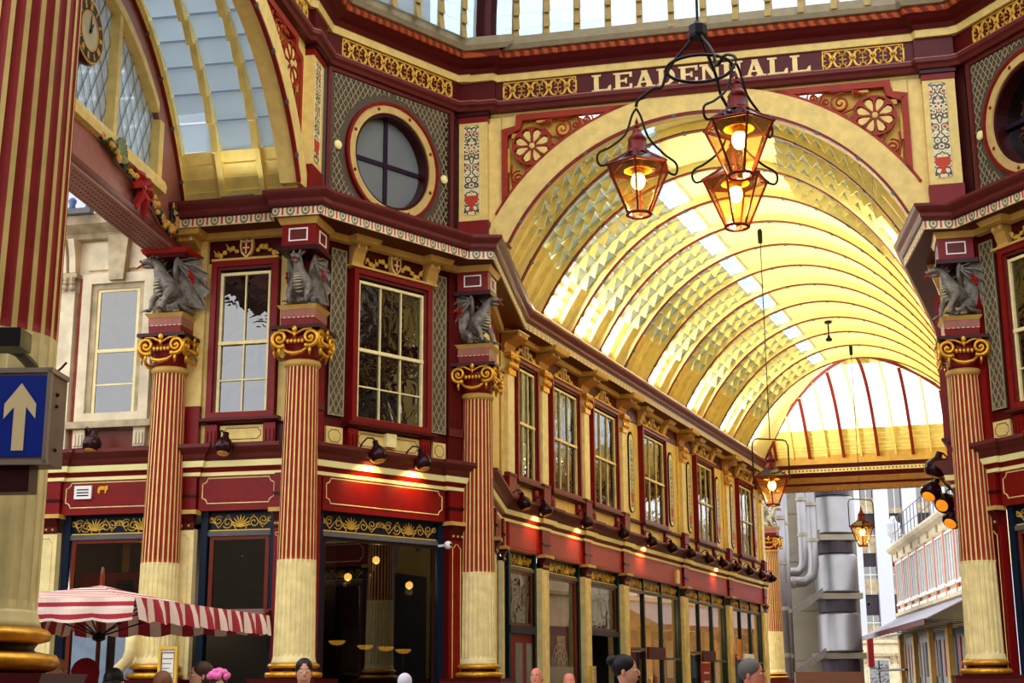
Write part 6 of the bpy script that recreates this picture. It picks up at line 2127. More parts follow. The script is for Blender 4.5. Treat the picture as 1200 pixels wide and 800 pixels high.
# goods in the shop windows: rows of small jars on shelves
rg = random.Random(11)
for bi, (a, b) in enumerate(((7.2, 12.2), (13.4, 18.1))):
    for k in range(9):
        s = a + (b - a) * (.36 + .062 * k)
        q = wp(N0, AZN, s, -.45 - .1 * (k % 2))
        h = rg.uniform(.22, .34)
        o = empty('gift_bag', (q[0], q[1], 1.5 if k % 2 else 1.2), frame_rz(AZN) + rg.uniform(-.3, .3), label='%s %s carrier bag displayed in the %s nave shop window, %s' % (('low', 'high')[k % 2], ('white', 'cream', 'gold')[k % 3], ('fourth' if bi == 0 else 'fifth'), ordn[k] + ' from the left'), category='bag', group='bags displayed in the %s nave shop window' % ('fourth' if bi == 0 else 'fifth'))
        MB().frust(-.13, .13, -.06, .06, 0, h, .01).build('bag_body', (M_WHITE, M_CREAMP, M_GOLDP)[k % 3], o)
        MB().tube([(-.06, -.065, h), (-.05, -.07, h + .09), (.05, -.07, h + .09), (.06, -.065, h)], .006, 4).build('bag_handle', M_MAR, o)
    o = MB().box(a + .2, b - .2, .25, .85, 1.14, 1.2); o.box(a + .2, b - .2, .35, .85, 1.44, 1.5)
    o.build('display_shelf', M_WOOD, WN)
# lamps inside the shops
def bulb_lamp(loc, label, group, e, r=.06, col=(1, .82, .55), cat='lamp', name='globe_lamp', drop=.6):
    o = empty(name, loc, 0, label=label, category=cat, group=group)
    MB().ball((0, 0, 0), r, 10, 8).build('globe', WARMB, o, True)
    MB().tube([(0, 0, r), (0, 0, r + drop)], .008, 5).build('rod', M_BLACK, o)
    l = bpy.data.lights.new('shop_lamp', 'POINT'); l.energy = e; l.color = col; l.shadow_soft_size = r
    k = bpy.data.objects.new('shop_lamp', l); COL.objects.link(k); k.parent = o; k.location = (0, 0, -r - .05)
    return o
for s, i in ((9.5, 4), (15.6, 5), (21.5, 6)):
    q = wp(N0, AZN, s, -1.6)
    bulb_lamp((q[0], q[1], 3.6), 'warm globe lamp inside the %s nave shop' % ordn[i - 1], None, 300)
q = wp(L0, AZL, -1.1, -1.4)
bulb_lamp((q[0], q[1], 3.4), 'added unseen globe lamp lighting the orange panelled window under the stone building', None, 60)  # lamp put in to brighten the dark room behind the panel
def dlamp(s, dep, z, e, kind, w_=''):
    q = wp(D0, AZD, s, -dep)
    if kind == 'pear':
        bulb_lamp((q[0], q[1], z), w_ + ' glowing pear-shaped lamp inside the bar window', 'pear lamps inside the bar', e, .07, drop=.35)
    else:
        o = empty('brass_uplight', (q[0], q[1], z), 0, label='small glowing brass bowl lamp low inside the bar window, ' + w_, category='lamp', group='brass bowl lamps inside the bar')
        MB().lathe([(.0, -.06), (.09, -.05), (.15, .0), (.14, .02)], 14).build('bowl', emit('glowing_brass', (226, 180, 60), 2.2), o, True)
        MB().tube([(0, 0, -.05), (0, 0, -.5)], .01, 5).build('stem', M_GOLD, o)
dlamp(2.22, 1.2, 3.52, 10, 'pear', 'left'); dlamp(2.88, 1.2, 3.86, 10, 'pear', 'highest')
dlamp(3.35, .8, 3.40, 8, 'pear', 'right')
for i_, (s, z) in enumerate(((1.84, 2.36), (2.49, 2.29), (2.98, 2.27), (3.4, 2.23))): dlamp(s, 1.0, z, 3, 'bowl', ('leftmost', 'second from the left', 'third from the left', 'rightmost')[i_])
q = wp(D0, AZD, 2.9, -1.4)
pc = empty('brass_post', (q[0], q[1], 0), 0, label='thin pale post standing inside the bar window', category='post')
MB().lathe([(.06, 0), (.06, 1.75), (.09, 1.78), (.05, 1.84), (.028, 1.9), (.024, 3.5), (.05, 3.56), (.03, 3.62)], 12).build('shaft', mat('tarnished_brass', (128, 96, 60), .35, .6), pc, True)
# chandelier in the second nave window
q = wp(N0, AZN, 2.1, -1.2)
ch = empty('chandelier', (q[0], q[1], 3.0), 0, label='candle chandelier glowing inside the second nave window', category='chandelier')
MB().tube([(0, 0, 0), (0, 0, 1.3)], .015, 6).build('stem', M_GOLD, ch)
m = MB(); mc = MB()
for k in range(8):
    a = k * math.pi / 4; r_ = .42 if k % 2 else .30; z_ = 0 if k % 2 else .22
    m.tube([(0, 0, .1), (r_ * .5 * math.cos(a), r_ * .5 * math.sin(a), z_ - .12), (r_ * math.cos(a), r_ * math.sin(a), z_)], .014, 5)
    MB().ball((r_ * math.cos(a), r_ * math.sin(a), z_ + .12), .03, 6, 6, (1, 1, 1.9)).build('candle_bulb', WARMB, ch, True)
m.build('branches', M_GOLD, ch)
l = bpy.data.lights.new('chandelier_lamp', 'POINT'); l.energy = 60; l.color = (1, .62, .3); l.shadow_soft_size = .25
k = bpy.data.objects.new('chandelier_lamp', l); COL.objects.link(k); k.parent = ch; k.location = (0, 0, -.35)

# ================================================================== stone building beyond the side avenue
ST = wallroot('wall_stone', L0 - nrm(AZL) * .15, AZL)
slab(ST, -9.0, -.15, 5.6, 9.9, M_STONE)
slab(ST, -9.0, -2.75, 0, 5.6, M_STONE)
def stone_win(n, x0, x1):
    r = MB().box(x0 + .2, x1 - .2, -.02, .0, 6.2, 8.6).build('window_%d' % n, M_DARK, ST, kind='structure')
    frame4(MB(), x0, x1, 6.12, 8.85, .18, -.12, 0).build('stone_architrave', M_STONE, r)
    frame4(MB(), x0 + .18, x1 - .18, 6.12, 8.67, .10, -.07, 0).build('stone_reveal', M_STONED, r)
    frame4(MB(), x0 + .28, x1 - .28, 6.16, 8.58, .06, -.05, 0).build('sash_frame', M_CREAMP, r)
    m = MB(); m.box(x0 + .3, x1 - .3, -.055, -.02, 7.40, 7.46); m.box(x0 + .3, x1 - .3, -.045, -.02, 6.80, 6.83); m.build('glazing_bar', M_CREAMP, r)
    for za, zb in ((6.2, 6.8), (6.83, 7.4), (7.46, 8.55)): MB().box(x0 + .34, x1 - .34, -.035, -.03, za, zb).build('pane', G_WIN, r)
    MB().prism([((x0 + x1) / 2 - .14, 8.70), ((x0 + x1) / 2 + .14, 8.70), ((x0 + x1) / 2 + .2, 9.55), ((x0 + x1) / 2 - .2, 9.55)], -.22, 0).build('keystone', M_STONED, r)
    MB().box(x0 - .12, x1 + .12, -.22, 0, 6.02, 6.14).build('stone_sill', M_STONED, r)
    for c in (x0 + .12, x1 - .12):
        m = MB(); m.box(c - .11, c + .11, -.14, 0, 5.68, 6.02)
        for q_ in (-.06, 0, .06): m.box(c + q_ - .018, c + q_ + .018, -.17, -.14, 5.72, 5.92)
        m.build('sill_bracket', M_STONE, r)
    MB().box(x0 + .25, x1 - .25, -.03, -.0, 5.66, 6.0).build('apron', M_WOOD, r)
    return r
stone_win(50, -1.95, -.56)
stone_win(51, -5.4, -4.0)
for c in (-2.24, -3.55):
    p_ = MB().box(c - .17, c + .17, -.16, 0, 5.62, 8.55).build('stone_pilaster', M_STONE, ST)
    m = MB(); m.box(c - .2, c + .2, -.2, 0, 8.80, 8.88)
    for q_ in (-1, 0, 1):
        for z_ in (8.6, 8.7, 8.76): m.ball((c + q_ * .12, -.2, z_), .06, 6, 5)
    m.build('carved_capital', M_STONED, p_)
    for s in (-.09, .09): MB().prism([(0, 8.9), (-.16, 8.9), (-.2, 9.2), (-.3, 9.5), (0, 9.5)], c + s - .06, c + s + .06, 'yz').build('scroll_bracket', M_STONE, p_)
    MB().box(c + .2, c + .32, -.05, 0, 5.62, 8.8).build('brick_strip', M_BRICK, p_)
MB().box(-1.9, -1.35, -.06, 0, 8.95, 9.45).build('stone_panel', M_STONE, ST)
MB().box(-1.1, -.6, -.06, 0, 8.95, 9.45).build('stone_panel', M_STONE, ST)
MB().sweep([(0, 9.5), (.14, 9.52), (.2, 9.6), (.42, 9.72), (.45, 9.9), (.3, 9.98), (0, 10.0)], [(-9, 0), (-.15, 0)]).build('stone_cornice', M_STONED, ST)
for k in range(6):
    MB().lathe([(.06, 9.98), (.09, 10.06), (.05, 10.14), (.08, 10.24), (.03, 10.3)], 8, (-1.2 - .33 * k, -.25)).build('blue_glass_finial', mat('blue_grey_glass', (70, 84, 128), .2) if 'blue_grey_glass' not in bpy.data.materials else bpy.data.materials['blue_grey_glass'], ST, True)
UP = wallroot('wall_stone_attic', L0 - nrm(AZL) * 1.4, AZL)
slab(UP, -9, -.3, 9.8, 12.4, M_WHITEB)
for k in range(5): MB().box(-.9 - .22 * k, -.8 - .22 * k, -.2, 0, 10.0, 11.6).build('attic_column', M_STONE, UP)
SW = wallroot('wall_street', Vector((-15, 30)), 180)
slab(SW, 0, 34, 0, 7, mat('dimmed_street_stone', (96, 84, 72), .8))  # unseen street wall, toned dark to dim its reflection in the windows

OB = wallroot('wall_outside', L0 - nrm(AZL) * 7.0, AZL)
slab(OB, -14, 2.5, 0, 19, mat('grey_render', (70, 76, 88), .8), 'outside_wall')
# ================================================================== far street beyond the nave
FX, FY = Vector((22.29, 83.69)), 187.61
FB = wallroot('wall_far_right', FX, FY)
slab(FB, 0, 34, 0, 9.0, M_STONE)
MB().sweep([(0, 8.3), (.05, 8.3), (.1, 8.4), (.12, 8.7), (.4, 8.85), (.5, 9.0), (.5, 9.1), (0, 9.15)], [(0, 0), (34, 0)]).build('stone_cornice', M_STONE, FB)
MB().sweep([(0, 5.15), (.2, 5.2), (.25, 5.35), (0, 5.4)], [(0, 0), (34, 0)]).build('string_course', M_STONE, FB)
for k in range(9):
    x = .6 + 2.9 * k
    MB().box(x, x + .35, -.12, 0, 5.4, 8.3).build('brick_pier', mat('terracotta', (190, 96, 66), .7) if k == 0 else bpy.data.materials['terracotta'], FB)
    r = MB().box(x + .5, x + 2.75, -.02, 0, 5.9, 8.05).build('window_%d' % (60 + k), M_STONED, FB, kind='structure')
    m = MB(); frame4(m, x + .45, x + 2.8, 5.85, 8.2, .1, -.12, 0); m.box(x + 1.2, x + 1.3, -.1, 0, 5.9, 8.1); m.box(x + 1.95, x + 2.05, -.1, 0, 5.9, 8.1); m.build('white_frame', M_WHITE, r)
    m = MB(); m.box(x + .4, x + 2.85, -.14, 0, 5.4, 5.55); m.box(x + .4, x + 2.85, -.2, 0, 5.75, 5.87); m.build('balustrade_rail', M_WHITE, r)
    for j in range(3): MB().box(x + .58 + .75 * j, x + 1.15 + .75 * j, -.06, -.05, 5.95, 8.0).build('pane', G_DIAM, r)
    MB().box(x + 1.5, x + 1.75, -.2, 0, 8.4, 8.8).build('frieze_bracket', M_STONED, FB)
for k in range(6):
    x = .8 + 5.6 * k
    MB().box(x, x + .7, -.25, 0, 0, 4.1).build('shop_pier', M_YELD, FB)
    MB().box(x + .8, x + 5.5, -.05, -.02, .2, 3.9).build('shop_light', (M_GREEN, M_BLUEG)[k % 2], FB)
    for j in range(4):
        MB().box(x + 1.1 + 1.15 * j, x + 1.7 + 1.15 * j, -.08, -.05, 1.8 - .3 * (j % 2), 3.5).build('hung_cloth', (M_REDB, M_STONED, M_PINK, M_LEAD)[(k + j) % 4], FB)
# railing on the roof
rl = empty('roof_railing', (FX.x, FX.y, 9.15), frame_rz(FY), label='thin grey roof railing above the far right building', category='railing')
for k in range(16):
    MB().tube([(.4 + 1.3 * k, -.1, 0), (.4 + 1.3 * k, -.1, 1.5)], .025, 5).build('post', M_LEAD, rl)
m = MB()
for z_ in (.75, 1.5): m.tube([(.2, -.1, z_), (20.5, -.1, z_)], .02, 5)
m.build('rail', M_LEAD, rl)
ur = empty('stone_urn', (FX.x - .1, FX.y - .5, 9.15), 0, label='pale stone urn on the parapet corner of the far right building', category='urn')
MB().lathe([(.25, 0), (.25, .15), (.1, .3), (.28, .6), (.42, .95), (.36, 1.2), (.45, 1.35), (.2, 1.5), (.12, 1.8)], 14).build('bowl', M_WHITEB, ur, True)
aw = empty('awning', (FX.x, FX.y, 0), frame_rz(FY), label='long grey shop awning on the far right building', category='awning')
m = MB(); m.add([(.2, -.1, 5.1), (26, -.1, 5.1), (26, -2.3, 4.05), (.2, -2.3, 4.05), (.2, -.1, 5.06), (26, -.1, 5.06), (26, -2.3, 4.0), (.2, -2.3, 4.0)], [(3, 2, 1, 0), (4, 5, 6, 7), (3, 7, 6, 2), (0, 4, 7, 3), (1, 2, 6, 5)])
m.build('cloth', mat('awning_grey', (146, 142, 152), .7, var=.05), aw)
m = MB(); m.box(.2, 26, -2.34, -2.28, 3.82, 4.06); m.build('valance', M_MAR, aw)
m = MB()
for k in range(14): m.tube([(.4 + 1.9 * k, -.12, 3.9), (.4 + 1.9 * k, -2.2, 4.0)], .02, 4); m.box(.38 + 1.9 * k, .42 + 1.9 * k, -2.3, -.1, 4.02, 4.04)
m.build('awning_arm', M_LEAD, aw)
# white office building
WB = wallroot('wall_white_building', Vector((18.5, 96)), 95)
slab(WB, 0, 16, 0, 16.5, M_DARKP)
nz_ = 0
for k in range(8):
    x = .1 + 1.87 * k
    slab(WB, x, x + .95, 4.0, 16.5, M_WHITEB, 'white_pier', -.5, 0)
for k in range(7):
    x = 1.05 + 1.87 * k
    for j, (z, z1) in enumerate(((4.1, 5.8), (7.14, 8.97), (9.86, 11.5), (12.5, 15.2))):
        r = MB().box(x, x + .92, -.12, -.08, z, z1).build('window_%d' % (70 + nz_), G_WIN, WB, kind='structure'); nz_ += 1
        m = MB(); m.box(x + .44, x + .48, -.2, -.1, z, z1); m.box(x, x + .92, -.2, -.1, z + (z1 - z) * .7, z + (z1 - z) * .7 + .05); m.build('window_bar', M_WHITE, r)
        MB().box(x, x + .92, -.14, -.12, z + .05, z + .35 * (1 + k % 3)).build('pale_blind', M_STONED, r)
slab(WB, 0, 16, 0, 3.9, M_STONE, 'stone_base', -.45, 0)
MB().sweep([(.4, 3.9), (.7, 4.0), (.75, 4.3), (.5, 4.6), (0, 4.6)], [(0, 0), (16, 0)]).build('string_course', M_STONE, WB)
for k in range(4):
    x = 4.75 + 2.1 * k
    r = MB().box(x, x + 1.25, -.5, -.46, 1.0, 2.9).build('window_%d' % (120 + k), G_WIN, WB, kind='structure')
    frame4(MB(), x - .1, x + 1.35, .9, 3.0, .1, -.55, -.45).build('stone_surround', M_STONE, r)
    MB().box(x - .35, x + 1.6, -.75, -.45, 3.15, 3.35).build('hood', M_STONED, r)
    m = MB(); m.box(x + .6, x + .66, -.56, -.5, 1, 2.9); m.box(x, x + 1.25, -.56, -.5, 2.4, 2.45); m.build('window_bar', M_BLACK, r)
    for s_ in (-.28, 1.36): MB().prism([(-.45, 2.7), (-.6, 2.75), (-.7, 3.15), (-.45, 3.15)], x + s_, x + s_ + .16, 'yz').build('scroll_bracket', M_STONED, r)
# steel service tower
SB = wallroot('wall_steel_building', Vector((12.5, 78)), 97)
slab(SB, 0, 6.1, 0, 13.9, M_STEELM, 'steel_wall')
for j in range(5):
    for k in range(3):
        MB().box(.1 + 1.95 * k, 2.0 + 1.95 * k, -.05, 0, .1 + 2.6 * j, 2.62 + 2.6 * j).build('steel_panel', M_STEELM, SB)
TW = empty('stair_tower', (17.0, 75.6, 0), 0, label='stack of rounded stainless steel stair drums beyond the nave', category='tower')
for k in range(4):
    z = 3.07 + 3.03 * k
    TT = Matrix.Translation((0, 0, z))
    MB(TT).lathe([(1.12, 0), (1.18, .05), (1.12, .12), (1.12, 1.85), (1.02, 1.97), (.7, 2.03)], 36).build('drum', M_STEEL, TW, True)
    MB(TT).lathe([(.95, -1.0), (.95, 0)], 24).build('recess', M_DARKP, TW)
    MB(TT).box(-1.2, 1.1, -1.0, 1.5, -.35, -.05).build('landing', M_STEELM, TW)
    f_ = MB(TT); f_.add([(-4.2, -1.2, -2.3), (-4.2, -1.2, -1.9), (-1.0, -1.2, .2), (-1.0, -1.2, -.2), (-4.2, -1.0, -2.3), (-4.2, -1.0, -1.9), (-1.0, -1.0, .2), (-1.0, -1.0, -.2)], [(0, 3, 2, 1), (4, 5, 6, 7), (0, 4, 7, 3), (1, 2, 6, 5), (0, 1, 5, 4), (3, 7, 6, 2)])
    f_.build('stair_flight', mat('stair_string_grey', (120, 112, 104), .5, .4) if k == 0 else bpy.data.materials['stair_string_grey'], TW)
def pipe(pts, r, label):
    o = MB().tube(pts, r, 14).build('steel_duct', M_STEEL, None, True, label=label, category='duct')
    for i, p in enumerate(pts[:-1]):
        q = Vector(pts[i + 1]); p = Vector(p)
        L_ = (q - p).length
        if L_ > 1.5:
            for k in range(int(L_ / 2.2) + 1):
                c = p.lerp(q, (k + .3) / (int(L_ / 2.2) + 1)); dd = (q - p).normalized() * .09
                MB().tube([c - dd, c + dd], r * 1.14, 14).build('flange', M_STEELM, o)
    return o
pipe([(12.85, 69, 0), (12.85, 69, 13)], .29, 'large vertical steel duct nearest the nave column')
pipe([(14.72, 72.6, 13), (14.72, 72.6, 7.6), (14.66, 72.6, 7.25), (14.4, 72.6, 7.0), (13.0, 72.6, 6.95)], .23, 'left of the two steel ducts that bend to the left')
pipe([(15.5, 74.0, 13), (15.5, 74.0, 7.4), (15.4, 74.0, 6.9), (15.0, 74.0, 6.6), (13.0, 74.0, 6.5)], .28, 'right of the two steel ducts that bend to the left')
pipe([(13.6, 71.2, 0), (13.6, 71.2, 13)], .14, 'thin vertical steel pipe behind the large duct')
MB().box(13.6, 16.9, 70.5, 70.8, 0, 2.05).build('hoarding', mat('brown_hoarding', (112, 72, 50), .6), None, label='low brown hoarding at the foot of the steel drums', category='hoarding')
tl = empty('signal_post', (21.3, 86.5, 0), 0, label='thin street post with a small blue sign beside the white building', category='post')
MB().lathe([(.08, 0), (.06, 6.0)], 8).build('shaft', M_BLACK, tl)
MB().lathe([(.0, 0), (.35, 0), (.35, .04), (0, .04)], 16).build('blue_disc', bpy.data.materials['sign_blue'], tl)
tl.children[1].rotation_euler = (rad(90), 0, 0); tl.children[1].location = (.3, -.15, 2.2)
MB().box(-.25, .1, -.1, .1, 2.4, 4.2).build('red_panel', M_RED, tl)
MB().ball((0, 0, 6.1), .14, 8, 6).build('lamp_head', M_BLACK, tl)

# ================================================================== other avenues behind and beside the camera, unseen, added for light and reflections
BK = wallroot('wall_behind_left', Vector((-3.7, 8.2)), 12.8)
BK.location = (-3.7 - 6.6, 8.2 - 25.0, 0)
slab(BK, 0, 21.6, 4.5, 9.7, M_CREAM); slab(BK, 0, 21.6, 0, 4.5, M_GREEN, 'shopfront', .05, .3); slab(BK, 0, 21.6, 4.5, 5.1, M_RED, 'fascia_panel', -.05, 0)
BR = wallroot('wall_behind_right', Vector((7.4, 6.6)), 192.8)
slab(BR, 0, 21.6, 4.5, 9.7, M_CREAM); slab(BR, 0, 21.6, 0, 4.5, M_GREEN, 'shopfront', .05, .3); slab(BR, 0, 21.6, 4.5, 5.1, M_RED, 'fascia_panel', -.05, 0)
for j in range(5):
    for (PP, az_, nn) in ((Vector((-8.6, -13.2)), 12.8, 0), (Vector((7.4, 6.6)), 192.8, 1)):
        r = BK if nn == 0 else BR
        slab(r, 1.2 + 4.2 * j, 3.0 + 4.2 * j, 6.2, 8.7, M_DARK, 'dark_window', -.02, 0)
        slab(r, 3.9 + 4.2 * j, 4.4 + 4.2 * j, 5.6, 9.2, M_RED, 'upper_pilaster', -.1, 0)
MB().box(-14, 16, -14.4, -14.1, 0, 9).build('wall_back', M_MAR, kind='structure')  # added to block open-sky light from behind
db = dirv(192.8)
A_, B_ = Vector((-3.6, 8.0)), Vector((7.2, 6.5))
cb = empty('ceiling_behind', kind='structure')
prev = Sec(A_, B_)
for j in range(1, 8):
    nx = Sec(A_ + db * 3.0 * j, B_ + db * 3.0 * j)
    rib(cb, prev, db)
    bay(cb, prev, nx, [(0, .12, 'crown'), (.12, .3, 'open'), (.3, .7, 'crown'), (.7, .88, 'open'), (.88, 1, 'crown')], pitch=.09)
    prev = nx
MB().box(13.5, 13.8, 4, 26, 0, 14).build('wall_east', M_CREAM, kind='structure')  # closing wall put across the right avenue to bound the light
slab(BR, -3.2, 0, 0, 14, M_MAR, 'corner_mass', 0, .3)

RE = RD0 + dirv(AZR) * 4.6
arch_wall('wall_right_arch', Vector((RE.x + .1, RE.y - .2)), 190)
RT = wallroot('wall_right_return', RE, AZR - 90)
slab(RT, -.3, 8, 5.1, 12.7, M_CREAM); slab(RT, -.3, 8, 4.5, 5.1, M_RED, 'fascia_panel', -.05, .3); slab(RT, -.3, 8, 0, 4.5, M_GREEN, 'shopfront', .05, .3)
for k in range(3): upper_window(140 + k, RT, 1.0 + 2.4 * k, 2.6 + 2.4 * k, 3)
slab(WRD, 3.5, 4.6, 0, 9.4, M_MAR, 'corner_pier', -.08, .3)

# ================================================================== people
def person(x, y, rz, top, hair, coat, label, hairstyle='short', hat=None, skin_c=None, lean=0.0, arm_up=0):
    s = top / 1.78
    o = empty('person', (x, y, 0), rz, label=label, category='person')
    o.scale = (s, s, s)
    V, E, Rr = chains(
        [((0, 0, .95), (.15, .11)), ((0, 0, 1.08), (.14, .10)), ((0, 0, 1.25), (.17, .115)), ((0, .0, 1.40), (.16, .10)), ((0, .0, 1.47), (.07, .065))],
        [3, ((.17, 0, 1.41), .065), ((.22, .02, 1.15), .05), ((.22, -.06, .90), .038), ((.215, -.09, .83), .03)],
        [3, ((-.17, 0, 1.41), .065), ((-.22, .02, 1.15), .05), ((-.22, -.06, .90), .038), ((-.215, -.09, .83), .03)],
        [0, ((.09, 0, .86), .10), ((.10, -.01, .50), .065), ((.10, .02, .12), .045), ((.10, -.12, .05), .04)],
        [0, ((-.09, 0, .86), .10), ((-.10, -.01, .50), .065), ((-.10, .02, .12), .045), ((-.10, -.12, .05), .04)])
    skin('clothed_body', V, E, Rr, coat, o, lv=1)
    sk = skin_c or M_SKIN
    h = MB()
    # head: latitude rings shaped to skull, jaw and neck
    prof = [(1.44, .055, .055, .01), (1.50, .054, .056, .01), (1.545, .058, .066, -.012), (1.57, .066, .082, -.02), (1.60, .072, .092, -.018), (1.64, .075, .098, -.01), (1.68, .076, .101, .0), (1.72, .073, .098, .004), (1.75, .062, .085, .006), (1.77, .040, .058, .006), (1.778, .012, .018, .006)]
    n = 14; v = []
    for z, a, b, off in prof:
        for k in range(n):
            t = 2 * math.pi * k / n
            v.append((a * math.cos(t), off + b * math.sin(t), z))
    f = [(i * n + k, i * n + (k + 1) % n, (i + 1) * n + (k + 1) % n, (i + 1) * n + k) for i in range(len(prof) - 1) for k in range(n)]
    f.append(tuple((len(prof) - 1) * n + k for k in range(n)))
    h.add(v, f)
    h.tube([(0, -.098, 1.67), (0, -.118, 1.645), (0, -.125, 1.625), (0, -.10, 1.615)], .012, 6, rs=[.009, .012, .017, .010])
    for q in (-1, 1): h.ball((q * .078, .005, 1.645), .028, 8, 6, (.35, .7, 1.2))
    h.tube([(-.028, -.104, 1.585), (0, -.112, 1.588), (.028, -.104, 1.585)], .007, 5)
    hd = smoothmod(h.build('head', sk, o, True), 1)
    e = MB()
    for q in (-1, 1): e.ball((q * .031, -.091, 1.662), .0125, 8, 6, (1, .9, .6))
    e.build('eyes', M_WHITE, hd, True)
    e = MB()
    for q in (-1, 1):
        e.ball((q * .031, -.101, 1.662), .0045, 6, 4); e.tube([(q * .018, -.106, 1.682), (q * .035, -.108, 1.688), (q * .05, -.10, 1.682)], .004, 4)
    e.build('pupils_and_brows', M_BLACK, hd)
    if hair is not None:
        g = MB()
        if hairstyle == 'bald':
            g.ball((0, .035, 1.625), .1, 16, 10, (.83, .86, .50))
        else:
            g.ball((0, .018, 1.695), .1, 20, 14, (.89, 1.09, 1.04))
            if hairstyle in ('bob', 'long'):
                g.ball((0, .045, 1.62), .1, 16, 10, (.98, .86, 1.15))
            if hairstyle == 'long':
                g.ball((0, .07, 1.50), .1, 14, 10, (.9, .6, 1.4))
        if hairstyle == 'bun':
            g.ball((0, .115, 1.74), .052, 12, 8, (1.1, 1, 1))
        g.build('hair', hair, hd, True)
    if hat is not None:
        g = MB()
        if hat[0] == 'hood':
            g.ball((0, .03, 1.66), .135, 14, 10, (.95, 1.05, 1.12)); g.tube([(-.09, .02, 1.52), (0, .07, 1.48), (.09, .02, 1.52)], .07, 8)
            g.build('hood', hat[1], hd, True)
        elif hat[0] == 'flower':
            rr_ = random.Random(3)
            for k in range(34):
                t, p = rr_.uniform(0, 6.28), rr_.uniform(0, 1.2)
                g.ball((.10 * math.cos(t) * math.sin(p), .0 + .11 * math.sin(t) * math.sin(p), 1.72 + .09 * math.cos(p)), .034, 6, 5)
            g.build('ruffled_hat', hat[1], hd, True)
    # lapels
    c = MB(); c.tube([(-.06, -.085, 1.46), (-.05, -.115, 1.36), (0, -.125, 1.24)], .016, 5); c.tube([(.06, -.085, 1.46), (.05, -.115, 1.36), (0, -.125, 1.24)], .016, 5)
    c.tube([(-.07, -.03, 1.47), (0, .075, 1.485), (.07, -.03, 1.47)], .02, 6)
    c.build('collar', M_WHITE, o, True)
    # hands
    for q in (-1, 1):
        hm = MB(); hx, hy, hz = q * .215, -.10, .80
        hm.ball((hx, hy, hz), .042, 8, 6, (.5, .9, 1.1))
        for k in range(4):
            hm.tube([(hx, hy - .028 + .018 * k, hz - .03), (hx - q * .006, hy - .032 + .019 * k, hz - .075 - .006 * (k in (1, 2))), (hx - q * .018, hy - .030 + .018 * k, hz - .105 - .01 * (k in (1, 2)))], .009, 5, rs=[.010, .009, .007])
        hm.tube([(hx, hy - .035, hz + .01), (hx - q * .008, hy - .06, hz - .02), (hx - q * .012, hy - .068, hz - .055)], .010, 5, rs=[.013, .011, .008])
        hm.build('hand', sk, o, True)
    return o
def cloth(n, c): return mat(n, c, .85, var=.08)
H_BLK, H_BRN, H_LBR, H_GRY, H_WHT, H_BLD = mat('black_hair', (24, 18, 18), .5), mat('brown_hair', (62, 38, 26), .5), mat('light_brown_hair', (120, 78, 52), .5), mat('grey_hair', (96, 88, 84), .5), mat('white_hair', (206, 202, 214), .5), mat('blond_hair', (198, 158, 100), .5)
C_NAVY, C_BLK, C_GRY, C_RED, C_BRN, C_BLU = cloth('navy_cloth', (24, 30, 66)), cloth('black_cloth', (22, 20, 24)), cloth('grey_cloth', (96, 94, 98)), cloth('red_cloth', (130, 22, 36)), cloth('brown_cloth', (84, 60, 46)), cloth('pale_blue_cloth', (160, 176, 206))
S_RED = mat('ruddy_skin', (206, 128, 104), .5, var=.05)
person(-4.98, 15.9, rad(60), 1.92, H_BLD, C_BLK, 'person with short blond hair beside a red hood, under the parasol at lower left', 'short')
person(-4.50, 15.2, rad(-50), 1.89, None, C_BLK, 'person in a dark red hood under the parasol at lower left', 'short', ('hood', C_RED))
person(-3.83, 14.0, rad(160), 1.79, H_BLK, C_BLK, 'person with black hair seen from behind, in front of the parasol pole', 'bob')
person(-3.36, 14.0, rad(170), 1.76, H_LBR, C_BRN, 'person with light brown hair in front of the menu board', 'bob')
person(-3.22, 15.0, rad(-60), 1.86, H_BRN, C_BLK, 'person with dark brown hair in profile facing left, before the dark doorway', 'long')
person(-2.83, 14.0, rad(20), 1.74, H_BRN, C_BRN, 'person wearing a ruffled pink hat before the dark doorway', 'bob', ('flower', mat('pink_hat', (226, 110, 170), .7)))
person(-2.26, 15.7, rad(10), 1.90, H_BLK, C_BLU, 'man with short dark hair at the foot of the column left of the bar window', 'short')
person(-1.34, 18.0, rad(165), 1.75, H_WHT, C_BLK, 'person with white hair below the bar window', 'short')
person(.31, 20.0, rad(-15), 1.84, H_GRY, C_GRY, 'bald man before the red nave door, left of the other bald man', 'bald', skin_c=S_RED)
person(.78, 20.6, rad(25), 1.77, H_GRY, C_BLK, 'bald ruddy-faced man in front of the etched window', 'bald', skin_c=S_RED)
person(1.01, 13.2, rad(75), 1.875, H_BLK, C_NAVY, 'person with dark gathered hair and navy jacket, facing right in the middle of the nave', 'bun')
person(2.12, 13.0, rad(60), 1.83, H_GRY, C_GRY, 'man with grey-streaked dark hair near the far nave column, largest head at right', 'short', skin_c=S_RED)
person(-1.62, 18.6, rad(200), 1.70, H_BRN, C_BLK, 'person with brown hair low behind the white-haired person', 'short') if False else None

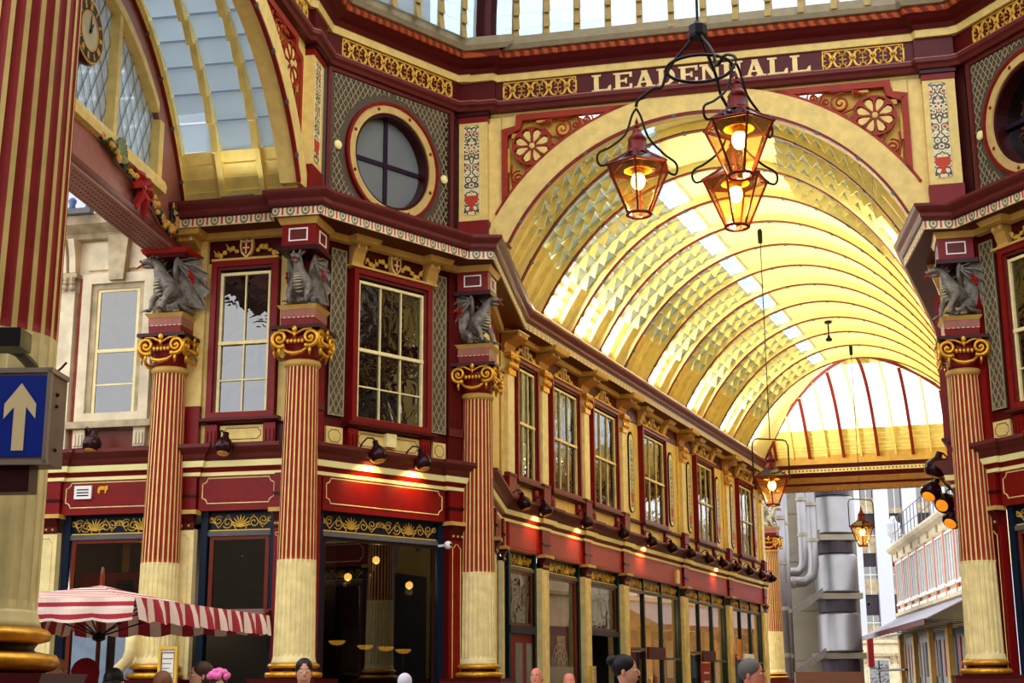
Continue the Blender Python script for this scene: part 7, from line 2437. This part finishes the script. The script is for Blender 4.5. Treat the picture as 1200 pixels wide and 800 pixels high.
# ================================================================== tidy: pieces that stand apart become objects of their own
def split_islands(o):
    me = o.data
    par = list(range(len(me.vertices)))
    def find(a):
        while par[a] != a:
            par[a] = par[par[a]]; a = par[a]
        return a
    for e in me.edges:
        a, b = find(e.vertices[0]), find(e.vertices[1])
        if a != b: par[a] = b
    groups = {}
    for p in me.polygons: groups.setdefault(find(p.vertices[0]), []).append(p)
    if len(groups) < 2: return
    uvl = me.uv_layers.active
    for g, polys in groups.items():
        idx, v, f = {}, [], []
        for p in polys:
            q = []
            for vi in p.vertices:
                if vi not in idx: idx[vi] = len(v); v.append(tuple(me.vertices[vi].co))
                q.append(idx[vi])
            f.append(q)
        m2 = bpy.data.meshes.new(me.name); m2.from_pydata(v, [], f)
        for mt in me.materials: m2.materials.append(mt)
        if polys[0].use_smooth:
            for p in m2.polygons: p.use_smooth = True
        n = bpy.data.objects.new(o.name.split('.')[0], m2); COL.objects.link(n)
        n.parent = o.parent; n.matrix_local = o.matrix_local.copy()
    bpy.data.objects.remove(o)
SPLIT = {'glazing_bar', 'petals', 'stud', 'window_bar', 'etched_pane', 'transom_bar', 'screw', 'round_boss', 'display_shelf', 'rail', 'arch_clip'}
STUFF = {'clip', 'rivets', 'leaf_spray', 'scroll_ornament', 'fret_scroll', 'fret_leaf', 'lead_came', 'leaves', 'blossoms', 'yellow_blossoms', 'red_berries', 'text_line', 'bracket_fillet', 'gilt_volutes', 'belly_scales', 'horns_and_claws', 'beam_dentil', 'lattice_strips', 'scroll_grille', 'ventilator_slats', 'awning_arm', 'etched_fan', 'rib_frame', 'palm_fronds', 'lettering', 'carved_capital', 'gilt_capital', 'toothed_rafter', 'dome_rafter', 'pupils_and_brows', 'branches'}
for o in list(bpy.data.objects):
    if o.type != 'MESH': continue
    b = o.name.split('.')[0]
    if b in SPLIT and o.parent is not None: split_islands(o)
    elif b in STUFF: o['kind'] = 'stuff'
for o in bpy.data.objects:
    if o.name.split('.')[0] == 'petals': o.name = 'petal'
